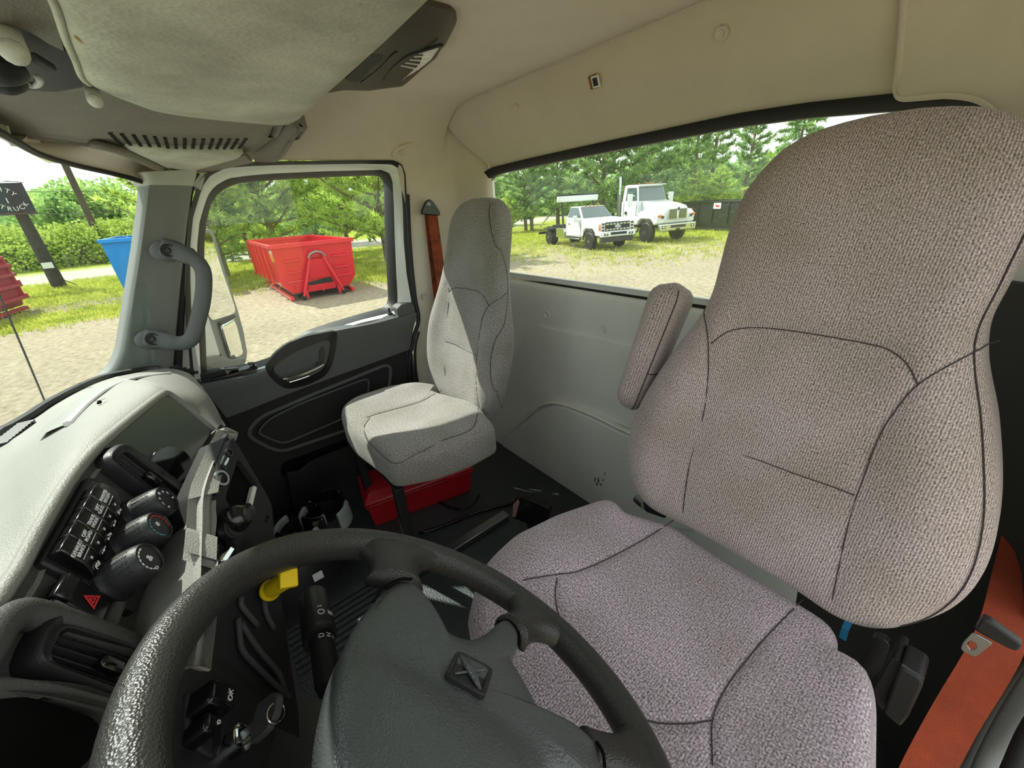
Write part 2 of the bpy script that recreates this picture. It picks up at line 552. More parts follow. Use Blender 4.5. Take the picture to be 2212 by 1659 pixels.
# header over the rear window: seam to window top
top = [(1.405, -1.05, 0.1296), (1.215, -1.05, 0.1339), (1.052, -1.05, 0.1369), (0.8615, -1.05, 0.14), (0.7083, -1.05, 0.1424), (0.5823, -1.05, 0.1445), (0.4767, -1.05, 0.1453), (0.3455, -1.05, 0.14), (0.2384, -1.05, 0.1307), (0.1827, -1.05, 0.1239)]
seam = [(1.60 - 0.19 * i, -0.955, 0.34) for i in range(10)]
rows = []
for a, b in zip(seam, top):
    rows.append([a, lerp(a, b, 0.03), add(lerp(a, b, 0.25), (0, 0.018, 0)), add(lerp(a, b, 0.5), (0, 0.022, 0)), add(lerp(a, b, 0.78), (0, 0.012, 0)), lerp(a, b, 0.95), add(b, (0, -0.008, -0.002)), add(b, (0, -0.03, -0.002))])
hdr = slab('wall_rear', rows, m_head, 3, 2, toward=(0.7, -0.3, -0.2))
MB().tube([add(p, (0, 0.001, -0.001)) for p in seam], 0.0022, 6).build('trim_20', m_head, kind='structure')
# right hand corner moulding of the header, above the driver
cr1 = [(0.2128, -1.03, 0.1359), (0.2015, -1.03, 0.1239), (0.1763, -1.03, 0.121), (0.146, -1.03, 0.1175), (0.1127, -1.03, 0.1061), (0.0882, -1.03, 0.0874), (0.0702, -1.03, 0.0613), (0.0511, -1.03, 0.0255), (0.0291, -1.03, -0.0328), (-0.0023, -1.03, -0.1272)]
cr0 = [(0.2215, -0.9664, 0.2445), (0.207, -0.9623, 0.2496), (0.10, -0.93, 0.335), (0.06, -0.93, 0.335), (0.02, -0.93, 0.33), (-0.03, -0.93, 0.3), (-0.07, -0.92, 0.25), (-0.11, -0.9, 0.18), (-0.13, -0.86, 0.05), (-0.14, -0.82, -0.2)]
rows = [[add(a, (0, -0.012, 0)), a, add(lerp(a, b, 0.3), (0, 0.010, 0)), add(lerp(a, b, 0.62), (0, 0.012, 0.0)), add(lerp(a, b, 0.92), (0, 0.012, 0)), add(b, (0, 0.004, 0)), add(b, (0, -0.03, 0))] for a, b in zip(cr0, cr1)]
slab('trim_1', rows, m_head, 3, 4, toward=(0.7, -0.3, -0.2))
# rolled lip along the moulding's edge
MB().tube(cr([(0.2226, -0.9604, 0.2543), (0.2185, -0.9732, 0.2232), (0.2147, -0.9868, 0.1903), (0.2121, -1.005, 0.156), (0.2124, -1.026, 0.1367), (0.2025, -1.028, 0.1246), (0.176, -1.028, 0.1207), (0.1457, -1.028, 0.1172), (0.1125, -1.028, 0.1059), (0.088, -1.028, 0.0872), (0.0701, -1.028, 0.0612)], 5), 0.006, 8).build('trim_2', m_head, kind='structure', smooth=180)

# lower rear wall
sill = [(1.463, -1.05, -0.3042), (1.29, -1.05, -0.2988), (1.059, -1.05, -0.2973), (0.8412, -1.05, -0.2971), (0.6733, -1.05, -0.298)]
zb = -0.287
lw = MB()
xs = [1.62, 1.45, 1.25, 1.05, 0.85, 0.6, 0.35, 0.1, -0.2]
rows = []
for x in xs:
    rows.append([(x, -1.075, zb - 0.002), (x, -1.056, zb), (x, -1.044, zb - 0.006), (x, -1.037, zb - 0.022), (x, -1.035, zb - 0.06), (x, -1.035, -0.45), (x, -1.03, -0.7), (x, -1.02, -0.95), (x, -1.01, -1.16)])
lwo = slab('wall_rear_1', rows, m_wall, 2, 3, toward=(0.7, 0, -0.5))
# raised fields pressed into the lower wall
def wallplate(name, pix, off, r=0.03):
    o = MB()
    o.prism(fil(pix, r), (0, -0.02, 0))
    return o.build(name, m_wall, smooth=50, bevel=0.007, seg=3, parent=lwo)  
wallplate('pressed_panel', [(1.143, -1.024, -0.4502), (0.8919, -1.024, -0.4453), (0.6341, -1.024, -0.4409), (0.4861, -1.024, -0.443), (0.4517, -1.024, -0.6889), (0.7075, -1.024, -0.7332), (0.9133, -1.024, -0.737), (1.046, -1.024, -0.761), (1.191, -1.024, -0.8658), (1.44, -1.024, -1.087), (1.456, -1.024, -0.7362)], 0)
wallplate('pressed_panel', [(1.064, -1.006, -0.7805), (0.9964, -1.006, -0.753), (0.8505, -1.006, -0.7459), (0.6736, -1.006, -0.752), (0.4351, -1.006, -0.7386), (0.3998, -1.006, -0.9904), (0.8889, -1.006, -1.236), (1.062, -1.006, -1.241), (1.322, -1.006, -1.301), (1.444, -1.006, -1.334), (1.419, -1.006, -1.112), (1.171, -1.006, -0.8627)], 0)
band = MB()
band.tube(cr([(1.408, -1.014, -1.097), (1.18, -1.014, -0.8573), (1.087, -1.014, -0.7785), (0.9912, -1.014, -0.7456), (0.8353, -1.014, -0.7331), (0.6862, -1.014, -0.7385), (0.515, -1.014, -0.7404)], 5), 0.012, 8, flat=0.6)
band.build('pressed_rib', m_wall, lwo)
def plug(px, m, r=0.012, nrm=(0, 1, 0), name='screw_plug', parent=None):
    o = MB()
    o.lathe([(0.0, 0.0015), (r * 0.7, 0.0015), (r * 0.78, 0.0032), (r * 0.98, 0.003), (r * 1.05, 0.0), (r * 1.05, -0.004)], px, nrm, 20)
    return o.build(name, m, parent, smooth=60)
plug((1.093, -1.034, -0.4003), m_wall, 0.016, parent=lwo)
plug((0.8212, -1.034, -0.4048), m_wall, 0.017, parent=lwo)
scuff = mat('dark_scuff', (96, 92, 86), 0.8)
for (dx, dz, w, h, r_) in ((0.0, 0.0, 0.010, 0.026, 0.5), (0.016, -0.006, 0.008, 0.022, -0.3), (-0.014, -0.012, 0.014, 0.008, 0.2), (0.006, -0.022, 0.012, 0.010, 0.8), (-0.022, 0.016, 0.006, 0.014, 0.9), (-0.03, 0.05, 0.006, 0.012, 0.6)):
    o = MB(); o.prism([(0.79 + dx + w * math.cos(a + r_) * (0.7 + 0.3 * math.sin(3 * a)) * 0.6, -1.0058, -1.01 + dz + h * math.sin(a + r_) * 0.6) for a in [2 * math.pi * k / 10 for k in range(10)]], (0, 0.0003, 0)); o.build('scuff_mark', scuff, lwo, smooth=0)

# rear window
rw = [(1.475, -1.06, 0.0892), (1.453, -1.06, 0.1077), (1.407, -1.06, 0.1202), (1.227, -1.06, 0.1264), (1.062, -1.06, 0.1302), (0.8694, -1.06, 0.1342), (0.7144, -1.06, 0.1363), (0.5868, -1.06, 0.1381), (0.48, -1.06, 0.1395), (0.3473, -1.06, 0.1341), (0.2388, -1.06, 0.1247), (0.1766, -1.06, 0.117), (0.1424, -1.06, 0.1118), (0.1134, -1.06, 0.1001), (0.0916, -1.06, 0.0816)] + [(0.075, -1.06, 0.0), (0.075, -1.06, -0.25), (0.1, -1.06, zb + 0.004), (0.4, -1.06, zb + 0.002), (0.75, -1.06, zb), (1.1, -1.06, zb), (1.293, -1.06, -0.2949), (1.483, -1.06, -0.2995), (1.526, -1.06, -0.2722), (1.537, -1.06, -0.2218), (1.512, -1.06, -0.0657), (1.492, -1.06, 0.0421)]
n_r = 120
rwo = resamp(rw, n_r, True)
cx, cz = 0.75, -0.08
def inset(poly, d, c, y=None, keep=0):
    out = []
    n = len(poly)
    for i in range(n):
        a, b = V(poly[i - 1]), V(poly[(i + 1) % n])
        t = (b - a).normalized()
        nrm = Vector((t.z, 0, -t.x)) if abs(t.x) + abs(t.z) > 0.5 and not keep else Vector((0, t.z, -t.y))
        p = V(poly[i])
        if nrm.dot(V(c) - p) < 0: nrm = -nrm
        q = p + nrm * d
        out.append(tuple(q))
    return out
seal_o = [(p[0], -1.045, p[2]) for p in inset(rwo, -0.012, (cx, -1.06, cz))]
seal_i = inset(rwo, 0.012, (cx, -1.06, cz))
MB().ring(seal_o, seal_i, (0, -0.03, 0)).build('trim_3', m_rubber, kind='structure', smooth=60)
g = MB(); g.prism([(p[0], -1.072, p[2]) for p in rwo], (0, -0.004, 0))
win_rear = g.build('window_2', m_rwglass, smooth=0, kind='structure')
# outer steel skin behind the trim so that daylight only enters through the openings
sk = MB()
sk.box((0.775, -1.13, -0.75), (1.85, 0.02, 0.85)); sk.box((0.775, -1.13, 0.27), (1.85, 0.02, 0.24)); sk.box((1.66, -1.12, -0.1), (0.32, 0.02, 0.6)); sk.box((-0.045, -1.12, -0.1), (0.21, 0.02, 0.6))
sk.box((0.775, -0.5, 0.39), (1.85, 1.3, 0.02)); sk.box((1.72, -0.98, -0.3), (0.02, 0.3, 1.4))
sk.build('wall_outer', m_white, kind='structure')

# passenger B pillar: side face, corner, face beside the rear window
rows = []
for z, yd, xa in ((0.335, -0.80, 1.58), (0.26, -0.755, 1.592), (0.19, -0.752, 1.598), (0.1, -0.758, 1.6), (-0.05, -0.752, 1.6), (-0.25, -0.738, 1.6), (-0.4, -0.728, 1.6), (-0.55, -0.70, 1.6), (-0.8, -0.63, 1.6), (-1.15, -0.6, 1.6)):
    rows.append([(xa + 0.03, yd + 0.006, z), (xa + 0.006, yd, z), (xa, yd - 0.012, z), (xa - 0.002, -0.86, z), (xa - 0.004, -0.945, z), (xa - 0.02, -0.985, z), (1.53, -1.01, z), (1.475, -1.033, z), (1.447, -1.05, z), (1.44, -1.075, z)])
bp = slab('trim_4', rows, m_head, 3, 3, toward=(0.5, -0.3, 0))
# raised corner moulding where pillar, header and ceiling meet
pc = cr([(1.592, -0.7308, 0.1868), (1.592, -0.7519, 0.2098), (1.592, -0.8144, 0.2297)][:2] + [(1.585, -0.8149, 0.2303), (1.67, -0.97, 0.279), (1.608, -0.985, 0.2978), (1.54, -1, 0.3003), (1.487, -1.01, 0.2773), (1.429, -1.02, 0.2238), (1.415, -1.035, 0.1686), (1.407, -1.043, 0.133)], 4)
MB().tube(pc, 0.006, 8).build('trim_5', m_head, kind='structure')
plug((1.594, -0.7755, -0.3463), m_trim, 0.013, (-1, 0, 0), parent=bp)
plug((1.588, -0.7687, 0.1991), m_head, 0.008, (-1, 0, 0), parent=bp)
def headplug(px, r):
    plug(px, m_head, r, (0, 0.9, -0.42), parent=hdr)
headplug((0.4972, -0.9581, 0.2793), 0.0125)
headplug((1.138, -0.9605, 0.2734), 0.010)
headplug((1.489, -0.99, 0.26), 0.007)

# open clip hole in the header
ch = thing('coat_hook_socket', 'small rust-stained square hole left open in the grey header above the rear window', 'socket', (0.8115, -0.9592, 0.2716))
o = (0.8115, -0.9592, 0.2716)
X, Y = (1, 0.0, 0.0), (0, -0.42, -0.9)
b = MB(); b.box(add(o, (0.008, 0.001, 0)), (0.026, 0.03, 0.006), (X, Y, (0, 0.9, -0.42))); b.build('rust_stain', mat('rust', (150, 92, 40), 0.8, var=0.3, vscale=90), ch, bevel=0.002)
b = MB(); q = lambda i, j: add(add(o, mul(X, i)), add(mul(Y, j), (0, 0.004, -0.002)))
b.ring([q(-.011, -.013), q(.011, -.013), q(.011, .013), q(-.011, .013)], [q(-.0065, -.0085), q(.0065, -.0085), q(.0065, .0085), q(-.0065, .0085)], (0, -0.004, 0.001)); b.build('white_clip', m_print, ch)
b = MB(); b.box(add(o, (0, 0.0015, -0.001)), (0.015, 0.018, 0.006), (X, Y, (0, 0.9, -0.42))); b.build('opening', m_black, ch)

# driver side of the rear wall and B pillar (right edge of view), door left open
rows = []
for z in (0.3, 0.2, 0.1, 0.0, -0.1, -0.16):
    rows.append([(0.07, -1.07, z), (0.06, -1.045, z), (0.0, -1.0, z), (-0.06, -0.97, z), (-0.13, -0.9, z), (-0.15, -0.78, z)])
slab('trim_6', rows, m_wall, 3, 3, toward=(0.7, -0.4, 0))
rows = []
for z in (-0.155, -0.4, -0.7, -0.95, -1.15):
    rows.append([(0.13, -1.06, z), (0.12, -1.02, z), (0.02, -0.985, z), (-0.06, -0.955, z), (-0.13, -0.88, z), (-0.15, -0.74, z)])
slab('trim_21', rows, m_trim_shade, 3, 3, toward=(0.7, -0.4, 0))  # dark lower trim; its colour also stands in for shade behind the seat

# passenger A pillar
rows = []
L = [(1.5, 0.0051, 0.1163), (1.5, 0.0163, 0.0893), (1.5, 0.0457, 0.0237), (1.5, 0.0874, -0.0658), (1.5, 0.1321, -0.1574), (1.5, 0.181, -0.2573), (1.5, 0.2088, -0.311), (1.5, 0.2386, -0.3507), (1.5, 0.2657, -0.3702)]
Rr = [(1.585, -0.1022, 0.1215), (1.585, -0.0848, 0.0916), (1.585, -0.051, 0.0187), (1.585, -0.0082, -0.0812), (1.585, 0.0349, -0.1845), (1.585, 0.0817, -0.2981), (1.585, 0.107, -0.3599), (1.585, 0.1268, -0.4089), (1.585, 0.1386, -0.4371)]
for a, b in zip(L, Rr):
    c = lerp(a, b, 0.5)
    rows.append([add(a, (0.05, 0.02, 0)), a, add(lerp(a, b, 0.25), (-0.012, 0.008, 0)), add(lerp(a, b, 0.62), (-0.016, 0.004, 0)), add(lerp(a, b, 0.9), (-0.008, 0, 0)), b, add(b, (0.03, -0.004, 0))])
pil = slab('trim_7', rows, m_pillar, 3, 3, toward=(0.5, 0, 0), thick=0.02)
rows = []
for a, b in zip([(1.49, 0.0096, 0.1294), (1.49, 0.0062, 0.1177), (1.49, 0.0106, 0.0995)], [(1.575, -0.1124, 0.1409), (1.575, -0.1019, 0.122), (1.575, -0.0895, 0.1006)]):
    rows.append([add(a, (0.05, 0.03, 0)), a, add(lerp(a, b, 0.3), (-0.016, 0.006, 0)), add(lerp(a, b, 0.7), (-0.018, 0.0, 0)), b, add(b, (0.03, 0, 0))])
slab('trim_8', rows, m_trim, 3, 3, toward=(0.5, 0, 0), thick=0.02)

# ------------------------------------------------------------------ passenger door
door = thing('door_1', None, None, (1.6, -0.3, -1.1), kind='structure')
g_in = [(1.66, 0.0505, -0.4655), (1.66, 0.0054, -0.3071), (1.66, -0.0386, -0.1611), (1.66, -0.0751, -0.0502), (1.66, -0.0979, 0.0059), (1.66, -0.1258, 0.0555), (1.66, -0.151, 0.0811), (1.66, -0.1817, 0.1001), (1.66, -0.2187, 0.1126), (1.66, -0.2786, 0.1183), (1.66, -0.3625, 0.1227), (1.66, -0.4872, 0.127), (1.66, -0.6053, 0.1304), (1.66, -0.6867, 0.1312), (1.66, -0.7135, 0.1246), (1.66, -0.7192, 0.105), (1.66, -0.7024, 0.0123), (1.66, -0.6821, -0.1089), (1.66, -0.6627, -0.2365), (1.66, -0.65, -0.3322), (1.66, -0.6422, -0.3608), (1.66, -0.6176, -0.3783), (1.66, -0.5086, -0.3858), (1.66, -0.3805, -0.3965), (1.66, -0.2957, -0.4069), (1.66, -0.2319, -0.434), (1.66, -0.1784, -0.4644), (1.66, -0.1449, -0.4773), (1.66, -0.0976, -0.4819), (1.66, -0.0189, -0.4764)]
NG = 150
gi = resamp(g_in, NG, True)
g_seal = resamp([(1.63, 0.0704, -0.4694), (1.63, 0.0228, -0.2975), (1.63, -0.0204, -0.1555), (1.63, -0.0509, -0.0608), (1.63, -0.0778, 0.0044), (1.63, -0.1039, 0.0489), (1.63, -0.1245, 0.0804), (1.63, -0.1483, 0.1028), (1.63, -0.1913, 0.1239), (1.63, -0.2516, 0.1311), (1.63, -0.3169, 0.1359), (1.63, -0.4827, 0.142), (1.63, -0.6153, 0.1445), (1.63, -0.6962, 0.1459), (1.63, -0.7254, 0.1332), (1.63, -0.7315, 0.1059), (1.63, -0.7186, 0.0106), (1.63, -0.6991, -0.1098), (1.63, -0.6807, -0.2366), (1.63, -0.6686, -0.3316), (1.63, -0.6584, -0.3738), (1.63, -0.629, -0.3941), (1.63, -0.4953, -0.3974), (1.63, -0.3692, -0.4071), (1.63, -0.2922, -0.4185), (1.63, -0.2291, -0.4449), (1.63, -0.1763, -0.4748), (1.63, -0.1375, -0.4856), (1.63, -0.091, -0.4899), (1.63, -0.0136, -0.4839)], NG, True)
g_wht = resamp([(1.612, 0.0836, -0.4681), (1.612, 0.0385, -0.2906), (1.612, -0.0033, -0.1512), (1.612, -0.0335, -0.0584), (1.612, -0.0653, 0.0182), (1.612, -0.0997, 0.0752), (1.612, -0.1203, 0.1073), (1.612, -0.1467, 0.1318), (1.612, -0.1904, 0.1503), (1.612, -0.2564, 0.1554), (1.612, -0.3631, 0.1597), (1.612, -0.4826, 0.1617), (1.612, -0.6131, 0.1638), (1.612, -0.7292, 0.1629), (1.612, -0.7587, 0.1489), (1.612, -0.76, 0.1154), (1.612, -0.7477, 0.0085), (1.612, -0.7291, -0.1122), (1.612, -0.7178, -0.2404), (1.612, -0.7189, -0.3646), (1.612, -0.6945, -0.3904), (1.612, -0.6274, -0.4049), (1.612, -0.4874, -0.404), (1.612, -0.3626, -0.4133), (1.612, -0.2863, -0.4243), (1.612, -0.2239, -0.4503), (1.612, -0.1715, -0.4798), (1.612, -0.1331, -0.4904), (1.612, -0.0871, -0.4945), (1.612, -0.0106, -0.4882)], NG, True)
g_blk = resamp([(1.595, 0.0959, -0.4656), (1.595, 0.0514, -0.2846), (1.595, 0.0111, -0.1475), (1.595, -0.0189, -0.0563), (1.595, -0.0513, 0.0188), (1.595, -0.088, 0.0798), (1.595, -0.1101, 0.1137), (1.595, -0.136, 0.1378), (1.595, -0.1819, 0.1585), (1.595, -0.257, 0.1652), (1.595, -0.3622, 0.1687), (1.595, -0.4803, 0.1711), (1.595, -0.6093, 0.1738), (1.595, -0.7335, 0.175), (1.595, -0.765, 0.1629), (1.595, -0.7743, 0.1299), (1.595, -0.7595, 0.0074), (1.595, -0.7456, -0.1133), (1.595, -0.7391, -0.242), (1.595, -0.7347, -0.3653), (1.595, -0.7099, -0.4052), (1.595, -0.6178, -0.4161), (1.595, -0.4794, -0.4126), (1.595, -0.3557, -0.4212), (1.595, -0.2802, -0.4319), (1.595, -0.2183, -0.4575), (1.595, -0.1665, -0.4865), (1.595, -0.1284, -0.4969), (1.595, -0.0828, -0.5008), (1.595, -0.0071, -0.4942)], NG, True)
MB().ring(g_seal, gi, (0.03, 0, 0)).build('window_gasket', m_rubber, door, smooth=60)
MB().ring(g_wht, g_seal, (0.02, 0, 0)).build('painted_frame', m_white, door, smooth=60)
MB().ring(g_blk, g_wht, (0.02, 0, 0)).build('weatherstrip', m_rubber, door, smooth=60)
gp = MB(); gp.prism([(1.672, p[1], p[2]) for p in gi], (0.004, 0, 0))
gp.build('window_1', m_glass, kind='structure', smooth=0)
# second strip on the body side, from the pillar down past the seat
MB().tube(cr([(1.6, -0.1116, 0.1383), (1.6, -0.0851, 0.1047), (1.6, -0.046, 0.0192), (1.6, -0.0018, -0.0947), (1.6, 0.042, -0.2136), (1.6, 0.0877, -0.3377), (1.6, 0.1186, -0.4237)], 4), 0.011, 8).build('trim_9', m_rubber, kind='structure')
MB().tube(cr([(1.585, -0.7639, 0.0568), (1.585, -0.7385, -0.1483), (1.585, -0.7261, -0.3362), (1.585, -0.7259, -0.438), (1.585, -0.6878, -0.5136), (1.585, -0.6459, -0.6336), (1.585, -0.6348, -0.7451)], 4), 0.009, 8).build('trim_10', m_rubber, kind='structure')
for k, dx in enumerate((0, 9, 18)):
    MB().tube(cr([add(p, (0.0, -0.018 * k, 0)) for p in [(1.59, -0.683, -0.4921), (1.59, -0.651, -0.57), (1.59, -0.6361, -0.7004), (1.59, -0.6473, -0.8482)]], 4), 0.007, 6).build('trim_%d' % (11 + k), m_rubber, kind='structure')

# door panel: ledge under the glass, face, crease, lower part
e_gl = [(1.662, 0.0776, -0.4802), (1.662, -0.0159, -0.4868), (1.662, -0.0957, -0.4893), (1.662, -0.1513, -0.4834), (1.662, -0.1806, -0.4693), (1.662, -0.2343, -0.4388), (1.662, -0.2984, -0.4117), (1.662, -0.38, -0.4006), (1.662, -0.5084, -0.39), (1.662, -0.6216, -0.3834), (1.662, -0.6843, -0.359)]
e_ed = [(1.585, 0.0777, -0.4853), (1.585, -0.0137, -0.4915), (1.585, -0.0904, -0.4948), (1.585, -0.1295, -0.4872), (1.585, -0.1574, -0.4684), (1.585, -0.2278, -0.4376), (1.585, -0.3149, -0.4164), (1.585, -0.3816, -0.4105), (1.585, -0.5251, -0.4154), (1.585, -0.6395, -0.411), (1.585, -0.72, -0.4077)]
e_cr = [(1.578, 0.0479, -0.6195), (1.578, -0.0258, -0.6132), (1.578, -0.1029, -0.6043), (1.578, -0.1993, -0.5942), (1.578, -0.2697, -0.5886), (1.578, -0.3421, -0.5821), (1.578, -0.4176, -0.5773), (1.578, -0.477, -0.5725), (1.578, -0.5388, -0.5675), (1.578, -0.6031, -0.5624), (1.578, -0.6585, -0.5582)]
rows = [[add(a, (0.0, 0, 0)) for a in e_gl], [lerp(a, b, 0.8) for a, b in zip(e_gl, e_ed)], [add(b, (-0.004, 0, -0.004)) for b in e_ed], [lerp(b, c, 0.5) for b, c in zip(e_ed, e_cr)], e_cr]
slab('upper_panel', rows, m_door, 3, 3, toward=(0.5, -0.3, 0), thick=0.012, kind=None, parent=door)
lo = [(1.6, p[1], -1.12) for p in e_cr]
rows = [[add(p, (0.004, 0, 0.003)) for p in e_cr], [add(p, (0.012, 0, -0.008)) for p in e_cr], [add(lerp(p, q, 0.5), (0.0, 0, 0)) for p, q in zip(e_cr, lo)], lo]
slab('lower_panel', rows, m_doorlow, 3, 3, toward=(0.5, -0.3, 0), thick=0.012, kind=None, parent=door)
b = MB(); b.box((1.625, 0.18, -0.78), (0.03, 0.36, 0.64)); b.build('door_leading_edge', m_doorlow, door)
# recessed padded field
fo = [(1.585, 0.0013, -0.6935), (1.585, -0.0466, -0.6568), (1.585, -0.2454, -0.6307), (1.585, -0.5438, -0.5986), (1.585, -0.5629, -0.6195), (1.585, -0.5278, -0.7309), (1.585, -0.3431, -0.8308), (1.585, -0.0785, -0.8225), (1.585, -0.0455, -0.7962), (1.585, 0.0044, -0.7239)]
fi = [(1.579, -0.0253, -0.7064), (1.579, -0.0684, -0.673), (1.579, -0.1846, -0.6507), (1.579, -0.4451, -0.6302), (1.579, -0.4574, -0.6471), (1.579, -0.4314, -0.721), (1.579, -0.316, -0.7718), (1.579, -0.0962, -0.7894), (1.579, -0.07, -0.7732), (1.579, -0.0285, -0.7218)]
b = MB(); b.tube(fil(fo, 0.03, 5), 0.008, 8, closed=True); b.tube(fil(fi, 0.03, 5), 0.004, 8, closed=True); b.build('field_bead', m_door, door)
b = MB(); b.prism(fil(fi, 0.03, 5), (0.02, 0, 0)); b.build('padded_field', m_doorlow, door, bevel=0.006, seg=3)
# map pocket
pk = MB()
rows = []
for (u, w) in zip([(1.545, -0.0633, -0.9097), (1.545, -0.1066, -0.9238), (1.545, -0.1494, -0.9055), (1.545, -0.2224, -0.9012), (1.545, -0.3141, -0.8991), (1.545, -0.4579, -0.8983)], [(1.565, -0.0402, -1.125), (1.565, -0.0758, -1.161), (1.565, -0.1351, -1.187), (1.565, -0.2091, -1.208), (1.565, -0.2876, -1.23), (1.565, -0.4172, -1.254)]):
    rows.append([add(u, (0.035, 0, 0.0)), add(u, (0.004, 0, 0.004)), u, lerp(u, w, 0.5), w, add(w, (0.03, 0, -0.03))])
pk.sheet(rows, 3, 3, 0.01, toward=(0.4, -0.3, 0)); pk.build('map_pocket', m_doorlow, door, smooth=60)
b = MB(); b.prism(fil([(1.572, -0.0443, -0.908), (1.572, -0.0632, -0.8692), (1.572, -0.1442, -0.8698), (1.572, -0.3293, -0.8722), (1.572, -0.4727, -0.8805), (1.572, -0.4567, -0.9593), (1.572, -0.2311, -0.9594), (1.572, -0.1052, -0.9521), (1.572, -0.0606, -0.9394)], 0.02), (0.02, 0, 0)); b.build('pocket_opening', m_black_gloss, door)
# handle bowl
bz_o = resamp(fil([(1.577, -0.1098, -0.4789), (1.577, -0.1523, -0.4382), (1.577, -0.2021, -0.4111), (1.577, -0.268, -0.3994), (1.577, -0.3282, -0.4016), (1.577, -0.3826, -0.4036), (1.577, -0.3657, -0.4594), (1.577, -0.3351, -0.528), (1.577, -0.2985, -0.5699), (1.577, -0.2277, -0.586), (1.577, -0.1622, -0.5811), (1.577, -0.1392, -0.5617), (1.577, -0.1208, -0.5239)], 0.02), 60, True)
bz_i = resamp(fil([(1.574, -0.1221, -0.4908), (1.574, -0.1553, -0.4685), (1.574, -0.2235, -0.4447), (1.574, -0.3255, -0.4296), (1.574, -0.3512, -0.4362), (1.574, -0.3372, -0.4796), (1.574, -0.311, -0.5298), (1.574, -0.2854, -0.5492), (1.574, -0.2243, -0.5644), (1.574, -0.1695, -0.5635), (1.574, -0.1517, -0.5481)], 0.02), 60, True)
b = MB(); b.ring(bz_o, bz_i, (0.02, 0, 0)); b.build('handle_bezel', m_deep, door, smooth=60)
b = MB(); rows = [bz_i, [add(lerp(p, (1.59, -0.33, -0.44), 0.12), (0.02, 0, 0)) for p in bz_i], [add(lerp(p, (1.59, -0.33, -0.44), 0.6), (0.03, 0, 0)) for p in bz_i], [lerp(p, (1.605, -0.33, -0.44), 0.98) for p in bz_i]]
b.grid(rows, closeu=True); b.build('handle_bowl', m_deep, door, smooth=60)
lev = MB(); lv = cr([(1.56, -0.1523, -0.5308), (1.56, -0.1812, -0.5328), (1.56, -0.23, -0.5296), (1.56, -0.2733, -0.5221), (1.56, -0.2988, -0.5146)], 4)
lev.tube(lv, [0.004] + [0.0085] * (len(lv) - 2) + [0.006], 10, flat=0.75); lev.build('door_lever', m_chrome, door, label='chrome inside door lever')
lev2 = MB(); lev2.tube(cr([(1.572, -0.1702, -0.5536), (1.572, -0.2024, -0.5528), (1.572, -0.2408, -0.5499)], 4), 0.004, 8); lev2.build('lever_link', m_chrome, door)
b = MB(); b.prism(fil([(1.575, -0.2989, -0.4693), (1.575, -0.3153, -0.4513), (1.575, -0.3183, -0.4596), (1.575, -0.306, -0.5092), (1.575, -0.2919, -0.5243), (1.575, -0.2721, -0.5221), (1.575, -0.2752, -0.5097), (1.575, -0.2901, -0.5046)], 0.004), (0.02, 0, 0)); b.build('lever_bracket', m_panel, door, bevel=0.002)
for px in ((1.59, -0.1953, -0.4919), (1.59, -0.2297, -0.489)):
    b = MB(); b.lathe([(0.0, 0.002), (0.006, 0.002), (0.006, 0.006), (0.011, 0.006), (0.012, 0.0)], px, (-1, 0, 0), 18); b.build('screw_boss', m_black, door)
# pull scoop behind the bezel
b = MB(); b.prism(fil([(1.603, -0.1643, -0.4607), (1.603, -0.1946, -0.4348), (1.603, -0.242, -0.4111), (1.603, -0.2865, -0.4022), (1.603, -0.332, -0.4078), (1.603, -0.3216, -0.4219), (1.603, -0.2661, -0.43), (1.603, -0.2133, -0.4471), (1.603, -0.1734, -0.4724)], 0.010), (0.02, 0, 0)); b.build('pull_scoop', m_deep, door)
# window switch plate and lock button on the ledge
sw = MB(); sw.prism(fil([add(p, (0, 0, 0.004)) for p in [(1.6, 0.0478, -0.483), (1.6, -0.0921, -0.4764)] + [(1.64, -0.0923, -0.4749), (1.64, 0.0477, -0.478)]], 0.008), (0, 0, -0.012)); sw.build('switch_plate', m_black_gloss, door, bevel=0.002)
for A, w in (((1.62, -0.0198, -0.4741), 0.034), ((1.62, -0.079, -0.4708), 0.02)):
    b = MB(); b.box(add(A, (0, 0, 0.007)), (0.02, w, 0.008), ((1, 0, 0), (0, 0.95, 0.2), (0, -0.2, 0.95))); b.build('window_switch', m_black_gloss, door, bevel=0.002)
b = MB(); pxl = (1.63, -0.6198, -0.3982); b.lathe([(0.013, 0.0), (0.012, 0.004), (0.005, 0.006)], pxl, (0, 0, 1), 16); b.lathe([(0.0035, 0.004), (0.0035, 0.014), (0.005, 0.016), (0.005, 0.022), (0.003, 0.025)], pxl, (0, 0, 1), 12); b.build('lock_button', m_black, door)
# stepped end cap of the ledge
b = MB(); b.prism([(1.585, -0.6395, -0.411), (1.585, -0.7221, -0.4082), (1.585, -0.7188, -0.3648), (1.585, -0.6622, -0.3579), (1.585, -0.638, -0.3748)], (0.07, 0, 0)); b.build('ledge_cap', m_door, door, bevel=0.006)
# sill below the door
MB().bar((1.6, 0.3, -1.13), (1.6, -0.75, -1.13), 0.08, 0.05).build('trim_14', m_doorlow, kind='structure', bevel=0.01)
# quarter panel triangle ahead of the glass
b = MB(); b.prism([(1.605, 0.1319, -0.421), (1.605, 0.0693, -0.2824), (1.605, 0.0134, -0.148), (1.605, 0.0676, -0.4409), (1.605, 0.0734, -0.4829), (1.605, 0.1128, -0.4466)], (0.02, 0, 0)); b.build('mirror_gusset', m_trim, door, bevel=0.004)

